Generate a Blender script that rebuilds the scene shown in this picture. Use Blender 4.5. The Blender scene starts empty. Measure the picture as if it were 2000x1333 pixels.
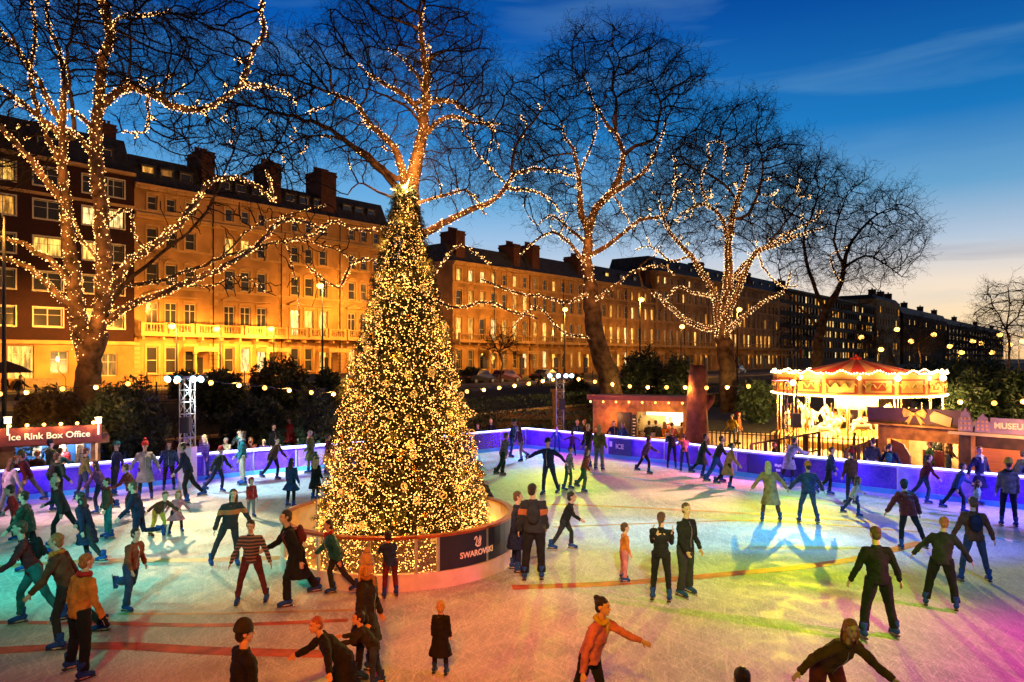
import bpy, bmesh, math, random
import numpy as np
from mathutils import Vector, Matrix, Euler, kdtree, noise
R = math.radians
rnd = random.Random(7)
rng = np.random.default_rng(7)
SC = bpy.context.scene
COL = SC.collection

# ------------------------------------------------------------------ camera, exposure
FPX = 1450.0; HZ = 700.0; CZ = 4.5
cam = bpy.data.cameras.new("camera"); camo = bpy.data.objects.new("camera", cam); COL.objects.link(camo)
camo.location = (0, 0, CZ); camo.rotation_euler = (R(90), 0, 0)
cam.sensor_width = 36.0; cam.lens = 36.0*FPX/2000.0
cam.shift_y = (HZ-666.5)/2000.0
cam.clip_start = 0.1; cam.clip_end = 4000
SC.camera = camo
SC.view_settings.view_transform = 'Standard'; SC.view_settings.look = 'None'
SC.view_settings.exposure = 0.0; SC.view_settings.gamma = 1.0
SC.cycles.use_denoising = True
SC.cycles.sample_clamp_indirect = 4.0
SC.cycles.sample_clamp_direct = 0.0
SC.cycles.max_bounces = 5; SC.cycles.diffuse_bounces = 2; SC.cycles.glossy_bounces = 3
SC.cycles.transparent_max_bounces = 8; SC.cycles.transmission_bounces = 4
SC.cycles.caustics_reflective = False; SC.cycles.caustics_refractive = False

def lin(c):
    return tuple(((v/255)/12.92 if v/255 <= .04045 else ((v/255+.055)/1.055)**2.4) for v in c)

# ------------------------------------------------------------------ world: dusk sky
W = bpy.data.worlds.new("World"); SC.world = W; W.use_nodes = True
nt = W.node_tree; nt.nodes.clear(); N = nt.nodes.new; L = nt.links.new
out = N('ShaderNodeOutputWorld')
tc = N('ShaderNodeTexCoord'); sep = N('ShaderNodeSeparateXYZ'); L(tc.outputs['Generated'], sep.inputs[0])
def ramp(stops):
    r = N('ShaderNodeValToRGB'); e = r.color_ramp.elements
    while len(e) < len(stops): e.new(.5)
    for el, (p, c) in zip(e, stops): el.position = p; el.color = (*lin(c), 1)
    L(sep.outputs['Z'], r.inputs[0]); return r
rampL = ramp([(0.0, (215,200,205)), (.06, (210,208,228)), (.13, (180,206,235)), (.20, (112,178,228)), (.28, (42,138,212)), (.40, (4,88,178)), (.62, (0,18,45))])
rampR = ramp([(0.0, (255,206,146)), (.05, (255,226,184)), (.09, (244,226,206)), (.14, (182,200,220)), (.20, (104,164,208)), (.28, (20,118,190)), (.42, (0,70,152)), (.62, (0,18,45))])
mx = N('ShaderNodeMapRange'); L(sep.outputs['X'], mx.inputs[0]); mx.inputs[1].default_value = -.15; mx.inputs[2].default_value = .5
mix = N('ShaderNodeMix'); mix.data_type = 'RGBA'; L(mx.outputs[0], mix.inputs[0]); L(rampL.outputs[0], mix.inputs[6]); L(rampR.outputs[0], mix.inputs[7])
# thin streaks of cloud
mp = N('ShaderNodeMapping'); L(tc.outputs['Generated'], mp.inputs[0]); mp.inputs['Scale'].default_value = (2.2, 2.2, 17); mp.inputs['Rotation'].default_value = (0, R(5), 0)
nz = N('ShaderNodeTexNoise'); L(mp.outputs[0], nz.inputs[0]); nz.inputs['Scale'].default_value = 1.7; nz.inputs['Detail'].default_value = 5; nz.inputs['Distortion'].default_value = .4
mr = N('ShaderNodeMapRange'); L(nz.outputs['Fac'], mr.inputs[0]); mr.inputs[1].default_value = .52; mr.inputs[2].default_value = .75; mr.inputs[4].default_value = .24
cl = N('ShaderNodeMix'); cl.data_type = 'RGBA'; L(mr.outputs[0], cl.inputs[0]); L(mix.outputs[2], cl.inputs[6]); cl.inputs[7].default_value = (*lin((120,175,210)), 1)
mpd = N('ShaderNodeMapping'); L(tc.outputs['Generated'], mpd.inputs[0]); mpd.inputs['Scale'].default_value = (1.6, 1.6, 26); mpd.inputs['Location'].default_value = (3.3, 1, .5)
nzd = N('ShaderNodeTexNoise'); L(mpd.outputs[0], nzd.inputs[0]); nzd.inputs['Scale'].default_value = 1.5; nzd.inputs['Detail'].default_value = 4
mrd = N('ShaderNodeMapRange'); L(nzd.outputs['Fac'], mrd.inputs[0]); mrd.inputs[1].default_value = .56; mrd.inputs[2].default_value = .7; mrd.inputs[4].default_value = .5
low = N('ShaderNodeMapRange'); L(sep.outputs['Z'], low.inputs[0]); low.inputs[1].default_value = .17; low.inputs[2].default_value = .08
mul = N('ShaderNodeMath'); mul.operation = 'MULTIPLY'; L(mrd.outputs[0], mul.inputs[0]); L(low.outputs[0], mul.inputs[1])
cd = N('ShaderNodeMix'); cd.data_type = 'RGBA'; L(mul.outputs[0], cd.inputs[0]); L(cl.outputs[2], cd.inputs[6]); cd.inputs[7].default_value = (*lin((120,110,130)), 1)
bg1 = N('ShaderNodeBackground'); L(cd.outputs[2], bg1.inputs[0])
# the eastern half of the sky, behind the viewer, is already night
night = N('ShaderNodeMapRange'); L(sep.outputs['Y'], night.inputs[0]); night.inputs[1].default_value = -.25; night.inputs[2].default_value = .35; night.inputs[3].default_value = .1; night.inputs[4].default_value = 1.0; L(night.outputs[0], bg1.inputs[1])
sky = N('ShaderNodeTexSky'); sky.sky_type = 'NISHITA'; sky.sun_disc = False; sky.sun_elevation = R(-4); sky.sun_rotation = R(38)
bg2 = N('ShaderNodeBackground'); L(sky.outputs[0], bg2.inputs[0]); bg2.inputs[1].default_value = .05
add = N('ShaderNodeAddShader'); L(bg1.outputs[0], add.inputs[0]); L(bg2.outputs[0], add.inputs[1]); L(add.outputs[0], out.inputs[0])

# afterglow: the last, very weak light from where the sun has set
sl = bpy.data.lights.new("afterglow_sun", 'SUN'); sl.energy = .06; sl.angle = R(12); sl.color = (1, .62, .4)
so = bpy.data.objects.new("afterglow_sun", sl); COL.objects.link(so); so.rotation_euler = (R(84), 0, R(142))

# ------------------------------------------------------------------ coordinates
def X_(px, Y): return (px-1000)/FPX*Y
def Z_(py, Y): return CZ-(py-HZ)/FPX*Y
def P(px, py, Y): return Vector((X_(px, Y), Y, Z_(py, Y)))
def G(px, py, z=0.0):
    Y = (CZ-z)*FPX/(py-HZ); return Vector((X_(px, Y), Y, z))

# ------------------------------------------------------------------ materials
MATS = {}
def mat(name, col=(.5,.5,.5), rough=.6, metal=0.0, emit=None, es=0.0, var=.15, vs=3.0, bump=0.0, bs=30.0, spec=.5, sample=True, coat=0.0):
    if name in MATS: return MATS[name]
    m = bpy.data.materials.new(name); m.use_nodes = True; t = m.node_tree; b = t.nodes['Principled BSDF']
    b.inputs['Roughness'].default_value = rough; b.inputs['Metallic'].default_value = metal
    b.inputs['Specular IOR Level'].default_value = spec; b.inputs['Coat Weight'].default_value = coat
    b.inputs['Base Color'].default_value = (*col, 1)
    if var > 0 and not emit:
        tc = t.nodes.new('ShaderNodeTexCoord'); n = t.nodes.new('ShaderNodeTexNoise'); n.inputs['Scale'].default_value = vs; n.inputs['Detail'].default_value = 6
        t.links.new(tc.outputs['Object'], n.inputs[0])
        r = t.nodes.new('ShaderNodeValToRGB'); e = r.color_ramp.elements
        e[0].position = .3; e[0].color = tuple(max(0, c*(1-var*2)) for c in col)+(1,)
        e[1].position = .7; e[1].color = tuple(min(1, c*(1+var*1.6)) for c in col)+(1,)
        t.links.new(n.outputs['Fac'], r.inputs[0]); t.links.new(r.outputs[0], b.inputs['Base Color'])
        if bump > 0:
            n2 = t.nodes.new('ShaderNodeTexNoise'); n2.inputs['Scale'].default_value = bs; n2.inputs['Detail'].default_value = 5
            t.links.new(tc.outputs['Object'], n2.inputs[0]); bp = t.nodes.new('ShaderNodeBump'); bp.inputs['Strength'].default_value = bump
            bp.inputs['Distance'].default_value = .02
            t.links.new(n2.outputs['Fac'], bp.inputs['Height']); t.links.new(bp.outputs[0], b.inputs['Normal'])
    if emit:
        b.inputs['Emission Color'].default_value = (*emit, 1); b.inputs['Emission Strength'].default_value = es
        if not sample: m.cycles.emission_sampling = 'NONE'
    MATS[name] = m; return m

def stripes(name, c1, c2, scale=6.0, axis='Z', rough=.85):
    if name in MATS: return MATS[name]
    m = mat(name, c1, rough, var=0); t = m.node_tree; b = t.nodes['Principled BSDF']
    tc = t.nodes.new('ShaderNodeTexCoord'); w = t.nodes.new('ShaderNodeTexWave'); w.bands_direction = axis; w.inputs['Scale'].default_value = scale
    w.inputs['Distortion'].default_value = .4; t.links.new(tc.outputs['Object'], w.inputs[0])
    r = t.nodes.new('ShaderNodeValToRGB'); r.color_ramp.interpolation = 'CONSTANT'; e = r.color_ramp.elements
    e[0].position = 0; e[0].color = (*c1, 1); e[1].position = .6; e[1].color = (*c2, 1)
    t.links.new(w.outputs['Fac'], r.inputs[0]); t.links.new(r.outputs[0], b.inputs['Base Color']); return m

def brick(name, c1, c2, mortar, scale=4.0):
    if name in MATS: return MATS[name]
    m = mat(name, c1, .9, var=0); t = m.node_tree; b = t.nodes['Principled BSDF']
    tc = t.nodes.new('ShaderNodeTexCoord'); mp = t.nodes.new('ShaderNodeMapping'); mp.inputs['Rotation'].default_value = (R(-90), 0, 0)
    t.links.new(tc.outputs['Object'], mp.inputs[0])
    k = t.nodes.new('ShaderNodeTexBrick'); t.links.new(mp.outputs[0], k.inputs[0]); k.inputs['Scale'].default_value = scale
    k.inputs['Color1'].default_value = (*c1, 1); k.inputs['Color2'].default_value = (*c2, 1); k.inputs['Mortar'].default_value = (*mortar, 1); k.inputs['Mortar Size'].default_value = .012
    n = t.nodes.new('ShaderNodeTexNoise'); n.inputs['Scale'].default_value = .6; n.inputs['Detail'].default_value = 5; t.links.new(tc.outputs['Object'], n.inputs[0])
    mm = t.nodes.new('ShaderNodeMix'); mm.data_type = 'RGBA'; mm.blend_type = 'MULTIPLY'; mm.inputs[0].default_value = .8
    rr = t.nodes.new('ShaderNodeValToRGB'); rr.color_ramp.elements[0].position = .3; rr.color_ramp.elements[0].color = (.5,.5,.5,1); rr.color_ramp.elements[1].position = .7
    t.links.new(n.outputs['Fac'], rr.inputs[0]); t.links.new(k.outputs[0], mm.inputs[6]); t.links.new(rr.outputs[0], mm.inputs[7]); t.links.new(mm.outputs[2], b.inputs['Base Color'])
    return m

# ------------------------------------------------------------------ mesh builder
class MB:
    def __init__(s): s.v = []; s.f = []; s.mi = []; s.m = 0
    def add(s, vs, fs):
        o = len(s.v); s.v.extend([tuple(x) for x in vs]); s.f.extend([tuple(i+o for i in f) for f in fs]); s.mi.extend([s.m]*len(fs)); return s
    def box(s, x0, x1, y0, y1, z0, z1, M=None):
        vs = [(x0,y0,z0),(x1,y0,z0),(x1,y1,z0),(x0,y1,z0),(x0,y0,z1),(x1,y0,z1),(x1,y1,z1),(x0,y1,z1)]
        if M is not None: vs = [M @ Vector(v) for v in vs]
        return s.add(vs, [(0,3,2,1),(4,5,6,7),(0,1,5,4),(1,2,6,5),(2,3,7,6),(3,0,4,7)])
    def quad(s, a, b, c, d): return s.add([a,b,c,d], [(0,1,2,3)])
    def beam(s, a, b, w, h=None, up=(0,0,1)):
        a = Vector(a); b = Vector(b); h = h or w; d = (b-a); ln = d.length
        if ln < 1e-6: return s
        d.normalize(); u = Vector(up)
        if abs(d.dot(u)) > .98: u = Vector((1,0,0))
        sd = d.cross(u).normalized(); u = sd.cross(d).normalized(); vs = []
        for p in (a, b):
            for (i, j) in ((-1,-1),(1,-1),(1,1),(-1,1)): vs.append(p+sd*i*w/2+u*j*h/2)
        return s.add(vs, [(0,1,2,3),(7,6,5,4),(0,4,5,1),(1,5,6,2),(2,6,7,3),(3,7,4,0)])
    def tube(s, pts, rad, n=8, caps=True, side=None, flat=1.0):
        pts = [Vector(p) for p in pts]; k = len(pts)
        if not hasattr(rad, '__len__'): rad = [rad]*k
        rings = []; prev = side
        for i, p in enumerate(pts):
            d = (pts[min(i+1,k-1)]-pts[max(i-1,0)])
            if d.length < 1e-9: d = Vector((0,0,1))
            d.normalize()
            if prev is None: prev = Vector((1,0,0)) if abs(d.x) < .9 else Vector((0,1,0))
            u = (Vector(prev)-d*Vector(prev).dot(d))
            if u.length < 1e-6: u = d.orthogonal()
            u.normalize(); w = d.cross(u); prev = u
            r = rad[i]; ra, rb = (r if hasattr(r, '__len__') else (r, r*flat))
            rings.append([p+u*math.cos(2*math.pi*j/n)*ra+w*math.sin(2*math.pi*j/n)*rb for j in range(n)])
        vs = [v for r_ in rings for v in r_]; fs = []
        for i in range(k-1):
            for j in range(n):
                a = i*n+j; b = i*n+(j+1) % n; fs.append((a, b, b+n, a+n))
        if caps: fs.append(tuple(reversed(range(n)))); fs.append(tuple((k-1)*n+j for j in range(n)))
        return s.add(vs, fs)
    def lathe(s, prof, n=16, c=(0,0,0), caps=True, a0=0.0, a1=2*math.pi):
        full = abs(a1-a0-2*math.pi) < 1e-6; m = n if full else n+1; vs = []
        for (r, z) in prof:
            for j in range(m):
                a = a0+(a1-a0)*j/n; vs.append((c[0]+r*math.cos(a), c[1]+r*math.sin(a), c[2]+z))
        fs = []
        for i in range(len(prof)-1):
            for j in range(n):
                a = i*m+j; b = i*m+((j+1) % m if full else j+1); fs.append((a, b, b+m, a+m))
        if caps and full:
            if prof[0][0] > 1e-4: fs.append(tuple(reversed(range(m))))
            if prof[-1][0] > 1e-4: fs.append(tuple((len(prof)-1)*m+j for j in range(m)))
        return s.add(vs, fs)
    def ell(s, c, r, n=10, m=7, M=None):
        c = Vector(c); r = r if hasattr(r, '__len__') else (r, r, r); vs = [(0,0,1)]
        for i in range(1, m):
            a = math.pi*i/m
            for j in range(n):
                b = 2*math.pi*j/n; vs.append((math.sin(a)*math.cos(b), math.sin(a)*math.sin(b), math.cos(a)))
        vs.append((0,0,-1)); fs = []
        for j in range(n): fs.append((0, 1+j, 1+(j+1) % n))
        for i in range(m-2):
            for j in range(n):
                a = 1+i*n+j; b = 1+i*n+(j+1) % n; fs.append((a, a+n, b+n, b))
        l = len(vs)-1
        for j in range(n): fs.append((l, 1+(m-2)*n+(j+1) % n, 1+(m-2)*n+j))
        q = [Vector((v[0]*r[0], v[1]*r[1], v[2]*r[2])) for v in vs]
        if M is not None: q = [M @ x for x in q]
        return s.add([c+x for x in q], fs)
    def mesh(s, name, smooth=False):
        me = bpy.data.meshes.new(name); me.from_pydata(s.v, [], s.f)
        if smooth: me.polygons.foreach_set('use_smooth', [True]*len(me.polygons))
        if any(s.mi): me.polygons.foreach_set('material_index', s.mi)
        me.update(); return me
    def build(s, name, m=None, parent=None, smooth=False, loc=None):
        me = s.mesh(name, smooth)
        for x in (m if isinstance(m, (list, tuple)) else [m] if m else []): me.materials.append(x)
        return put(me, name, parent, loc)

def put(me, name, parent=None, loc=None):
    o = bpy.data.objects.new(name, me); COL.objects.link(o); o.parent = parent
    if loc is not None: o.location = loc
    return o
def tag(o, label=None, cat=None, group=None, kind=None):
    if label: o['label'] = label
    if cat: o['category'] = cat
    if group: o['group'] = group
    if kind: o['kind'] = kind
    return o
def thing(name, label, cat, loc=(0,0,0), rz=0.0, group=None):
    o = bpy.data.objects.new(name, None); COL.objects.link(o); o.location = loc; o.rotation_euler = (0,0,rz)
    o.empty_display_size = .2
    return tag(o, label, cat, group)
def struct(o): o['kind'] = 'structure'; return o

def np_mesh(name, V, F, smooth=False):
    """V (n,3), F (m,k) with k fixed"""
    me = bpy.data.meshes.new(name); V = np.ascontiguousarray(V, dtype=np.float32); F = np.ascontiguousarray(F, dtype=np.int32); k = F.shape[1]
    me.vertices.add(len(V)); me.vertices.foreach_set('co', V.ravel())
    me.loops.add(F.size); me.loops.foreach_set('vertex_index', F.ravel())
    me.polygons.add(len(F)); me.polygons.foreach_set('loop_start', np.arange(0, F.size, k, dtype=np.int32))
    me.polygons.foreach_set('loop_total', np.full(len(F), k, dtype=np.int32))
    if smooth: me.polygons.foreach_set('use_smooth', np.ones(len(F), dtype=bool))
    me.update(calc_edges=True); return me
def octas(C, r):
    C = np.asarray(C); r = np.broadcast_to(np.asarray(r, dtype=float), (len(C),))
    D = np.array([(1,0,0),(-1,0,0),(0,1,0),(0,-1,0),(0,0,1),(0,0,-1)], float)
    F = np.array([(0,2,4),(2,1,4),(1,3,4),(3,0,4),(2,0,5),(1,2,5),(3,1,5),(0,3,5)])
    V = (C[:,None,:]+D[None]*r[:,None,None]).reshape(-1,3)
    FF = (F[None]+6*np.arange(len(C))[:,None,None]).reshape(-1,3)
    return V, FF
def prisms(P0, P1, R0, R1, n=3):
    P0 = np.asarray(P0, float); P1 = np.asarray(P1, float); d = P1-P0; ln = np.linalg.norm(d, axis=1, keepdims=True); d = d/np.maximum(ln, 1e-6)
    h = np.where(np.abs(d[:,2:3]) < .9, np.array([[0,0,1.]]), np.array([[1.,0,0]])); u = np.cross(d, h); u /= np.linalg.norm(u, axis=1, keepdims=True); w = np.cross(d, u)
    V = []
    for j in range(n):
        a = 2*math.pi*j/n; o = u*math.cos(a)+w*math.sin(a); V.append(P0+o*R0[:,None]); V.append(P1+o*R1[:,None])
    V = np.stack(V, 1).reshape(-1,3); F = []
    for j in range(n):
        a = 2*j; b = 2*((j+1) % n); F.append((a, b, b+1, a+1))
    F = np.array(F); FF = (F[None]+2*n*np.arange(len(P0))[:,None,None]).reshape(-1,4)
    return V, FF

TXT = {}
def text_mesh(s, size, ext=.01, off=0.0, align='CENTER'):
    key = (s, size, ext, off)
    if key in TXT: return TXT[key].copy()
    c = bpy.data.curves.new('lettering', 'FONT'); c.body = s; c.size = size; c.extrude = ext; c.offset = off; c.align_x = align; c.align_y = 'CENTER'; c.resolution_u = 4
    o = bpy.data.objects.new('lettering', c); COL.objects.link(o)
    me = bpy.data.meshes.new_from_object(o.evaluated_get(bpy.context.evaluated_depsgraph_get()))
    bpy.data.objects.remove(o); TXT[key] = me; return me.copy()
def lamp(name, loc, energy, col, r=.05, parent=None, spot=None, aim=None, blend=.6):
    l = bpy.data.lights.new(name, 'SPOT' if spot else 'POINT'); l.energy = energy; l.color = col; l.shadow_soft_size = r
    o = bpy.data.objects.new(name, l); COL.objects.link(o); o.location = loc
    if spot: l.spot_size = R(spot); l.spot_blend = blend; o.rotation_euler = (Vector(aim)-Vector(loc)).to_track_quat('-Z', 'Y').to_euler()
    if parent is not None: o.parent = parent
    return o

# ------------------------------------------------------------------ rink lights: truss spots, plus unseen floods added behind and beside, fitted to ice colours
TOWER_L = Vector((X_(338, 25.0), 25.0, 0)); TOWER_M = Vector((X_(1097, 38), 38, 0)); TOWER_R = Vector((X_(1545, 29.6), 29.6, 0))
RINK_LIGHTS = [
    # name, location, energy, colour, cone, aim, radius
    ('fitted_flood', (-2.21, -2, 9), 3415, (1.00, 0.00, 0.00), 40, (-3.05, 11.06, 0), 0.25),
    ('fitted_flood', (-0.55, -2, 9), 2996, (1.00, 0.54, 0.00), 40, (-0.76, 11.06, 0), 0.25),
    ('fitted_flood', (1.1, -2, 9), 368, (1.00, 0.00, 0.00), 40, (1.53, 11.06, 0), 0.25),
    ('fitted_flood', (-0.68, -2, 9), 2486, (1.00, 0.10, 0.00), 30, (-0.94, 13.59, 0), 0.25),
    ('fitted_flood', (1.35, -2, 9), 1153, (1.00, 0.30, 0.00), 30, (1.88, 13.59, 0), 0.25),
    ('fitted_flood', (3.38, -2, 9), 1576, (0.55, 1.00, 0.05), 30, (4.69, 13.59, 0), 0.25),
    ('fitted_flood', (-6.95, -2, 10), 521, (0.22, 1.00, 0.50), 24, (-10.25, 16.52, 0), 0.25),
    ('fitted_flood', (-4.63, -2, 10), 3379, (0.22, 1.00, 0.50), 24, (-6.84, 16.52, 0), 0.25),
    ('fitted_flood', (0.39, -2, 10), 3105, (1.00, 0.33, 0.00), 24, (0.57, 16.52, 0), 0.25),
    ('fitted_flood', (1.93, -2, 10), 1272, (0.55, 1.00, 0.05), 24, (2.85, 16.52, 0), 0.25),
    ('fitted_flood', (3.86, -2, 10), 6990, (0.55, 1.00, 0.05), 24, (5.7, 16.52, 0), 0.25),
    ('fitted_flood', (7.34, -2, 10), 1327, (0.55, 0.91, 1.00), 24, (10.82, 16.52, 0), 0.25),
    ('fitted_flood', (-6.68, -2, 10), 5013, (0.22, 0.99, 1.00), 20, (-11.42, 19.48, 0), 0.25),
    ('fitted_flood', (-4.72, -2, 10), 6087, (0.00, 0.83, 1.00), 20, (-8.06, 19.48, 0), 0.25),
    ('fitted_flood', (1.18, -2, 10), 4941, (0.73, 0.98, 1.00), 20, (2.01, 19.48, 0), 0.25),
    ('fitted_flood', (3.14, -2, 10), 2528, (0.55, 1.00, 0.05), 20, (5.37, 19.48, 0), 0.25),
    ('fitted_flood', (5.11, -2, 10), 1551, (0.55, 1.00, 0.05), 20, (8.73, 19.48, 0), 0.25),
    ('fitted_flood', (6.68, -2, 10), 4231, (0.00, 0.04, 1.00), 20, (11.42, 19.48, 0), 0.25),
    ('fitted_flood', (0.91, -2, 11), 3169, (0.00, 0.74, 1.00), 18, (1.58, 22.89, 0), 0.25),
    ('fitted_flood', (3.19, -2, 11), 3291, (0.00, 0.80, 1.00), 18, (5.53, 22.89, 0), 0.25),
    ('fitted_flood', (5.46, -2, 11), 3371, (0.00, 0.58, 1.00), 18, (9.47, 22.89, 0), 0.25),
    ('fitted_flood', (19, 16, 6), 5654, (0.00, 0.09, 1.00), 30, (8.36, 18.64, 0), 0.1),
    ('fitted_flood', (19, 17, 6), 14730, (0.00, 0.46, 1.00), 16, (5.22, 18.91, 0), 0.1),
    ('fitted_flood', (18, 7, 7), 7980, (1.00, 0.08, 0.40), 30, (5.82, 11.25, 0), 0.1),
    ('fitted_flood', (-17, 12, 6), 3215, (0.00, 1.00, 0.71), 38, (-9.11, 15.54, 0), 0.1),
    ('fitted_flood', (-17, 14, 7), 1793, (1.00, 0.00, 0.00), 24, (-7.7, 17.17, 0), 0.1),
    ('fitted_flood', (-18, 17, 6), 4612, (1.00, 0.49, 0.56), 34, (-12.41, 22.5, 0), 0.1),
    ('fitted_flood', (19, 17, 6), 6462, (0.29, 0.25, 1.00), 44, (13.42, 22.89, 0), 0.1),
    ('fitted_flood', (-11.41, 24.5, 4.2), 1240, (1.00, 0.72, 0.46), 70, (-10.5, 21.75, 0), 0.1),
    ('fitted_flood', (-11.41, 24.5, 4.2), 1799, (0.49, 0.85, 1.00), 60, (-8.64, 26.1, 0), 0.1),
    ('fitted_flood', (-11.41, 24.5, 4.2), 375, (0.79, 0.92, 1.00), 70, (-15.84, 26.1, 0), 0.1),
    ('fitted_flood', (-11.41, 24.5, 4.2), 3031, (1.00, 0.79, 0.39), 40, (-7.54, 19.19, 0), 0.1),
    ('fitted_flood', (-11.41, 24.5, 4.2), 9862, (0.80, 1.00, 0.88), 40, (-9.43, 31.07, 0), 0.1),
    ('fitted_flood', (2.54, 37.5, 4.1), 1808, (0.00, 1.00, 0.48), 60, (-1.1, 31.83, 0), 0.1),
    ('fitted_flood', (2.54, 37.5, 4.1), 2414, (0.00, 0.00, 1.00), 50, (0.69, 33.46, 0), 0.1),
    ('fitted_flood', (2.54, 37.5, 4.1), 1257, (1.00, 0.00, 0.00), 60, (2.85, 31.83, 0), 0.1),
    ('fitted_flood', (2.54, 37.5, 4.1), 3460, (0.64, 1.00, 0.00), 34, (1.04, 25.1, 0), 0.1),
    ('fitted_flood', (2.54, 37.5, 4.1), 1585, (0.00, 1.00, 0.00), 50, (5.48, 28.37, 0), 0.1),
    ('fitted_flood', (11.13, 29.2, 4.2), 3241, (1.00, 0.22, 0.27), 90, (8.6, 29, 0), 0.1),
    ('fitted_flood', (11.13, 29.2, 4.2), 6625, (1.00, 0.47, 0.31), 34, (3.88, 22.5, 0), 0.1),
    ('fitted_flood', (11.13, 29.2, 4.2), 825, (0.00, 1.00, 0.00), 60, (9, 21.05, 0), 0.1),
    ('floodlight_yellow', (11.13, 29.2, 4.2), 5200, (1, 0.7, 0.04), 62, (4, 8, 0), .06),
    ('added_flood_heather', (18, 9, 7), 3000, (1, 0.03, 0.55), 34, (9, 11, 0), .06),
]
for (n_, l_, e_, c_, s_, a_, r_) in RINK_LIGHTS: lamp(n_, l_, e_*1.28, tuple(min(1.2, max(0.0, v*1.12-.12*sum(c_)/3)) for v in c_), r_, spot=s_, aim=a_, blend=.9)
# ================================================================== GROUND
U = Vector((.6387, .7695, 0)); NF = Vector((.7695, -.6387, 0)); F0 = Vector((-33.8, 70, 0)); STREET = 1.9
FANG = math.atan2(U.y, U.x)
def tpx(px):                      # pixel column -> distance along the row of facades, metres
    k = (px-1000)/FPX; return (70*k+33.8)/(.83-k)*1.2996
def along(s, d, z=0.0): p = F0+U*s+NF*d; return Vector((p.x, p.y, z))
def gz(x, y):
    d = (x-F0.x)*NF.x+(y-F0.y)*NF.y
    t = min(1, max(0, (38-d)/12)); t = t*t*(3-2*t); return -.4+t*2.1
def ground_sheet():
    # in facade coordinates: s along, d outwards
    S = np.concatenate([np.linspace(-400, -60, 18), np.linspace(-50, 250, 151), np.linspace(270, 2600, 40)]); D = np.concatenate([np.linspace(-900, -40, 10), np.linspace(-30, 120, 151), np.linspace(140, 400, 8)])
    V = []
    for d in D:
        for s in S:
            p = along(s, d); z = gz(p.x, p.y); 
            V.append((p.x, p.y, z+(.04*noise.noise(Vector((p.x*.5, p.y*.5, 0))) if 26 < d < 70 else 0)))
    n = len(S); F = [(j*n+i, (j+1)*n+i, (j+1)*n+i+1, j*n+i+1) for j in range(len(D)-1) for i in range(n-1)]
    o = put(np_mesh('ground', np.array(V), np.array(F)), 'ground'); o.data.materials.append(mat('soil', (.022,.02,.013), .95, var=.4, vs=1.5, bump=.8, bs=8)); struct(o)
ground_sheet()
m_asph = mat('asphalt', (.05,.05,.05), .75, var=.25, vs=.6, bump=.3, bs=60)
m_pave = mat('paving_stone', (.22,.2,.17), .85, var=.2, vs=1.2, bump=.3, bs=20)
def strip(name, s0, s1, d0, d1, z, m, h=.0):
    b = MB(); a = [along(s0, d0, z), along(s1, d0, z), along(s1, d1, z), along(s0, d1, z)]
    if h: b.add([p-Vector((0,0,h)) for p in a]+a, [(4,5,6,7)[::-1], (0,1,5,4)[::-1], (2,3,7,6)[::-1], (1,2,6,5)[::-1], (3,0,4,7)[::-1]])
    else: b.quad(*a[::-1])
    return struct(b.build(name, m))
strip('road', -150, 900, 4.5, 18.5, 1.76, m_asph)
strip('pavement', -150, 900, 0, 4.4, 1.9, m_pave, .3)
strip('pavement', -150, 900, 18.6, 25.4, 1.9, m_pave, .3)
b = MB()
for i in range(60):
    s = -60+i*6; b.quad(along(s, 11.45, 1.765), along(s+3, 11.45, 1.765), along(s+3, 11.6, 1.765), along(s, 11.6, 1.765))
struct(b.build('road_marking', mat('road_paint', (.7,.7,.65), .7)))

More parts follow.
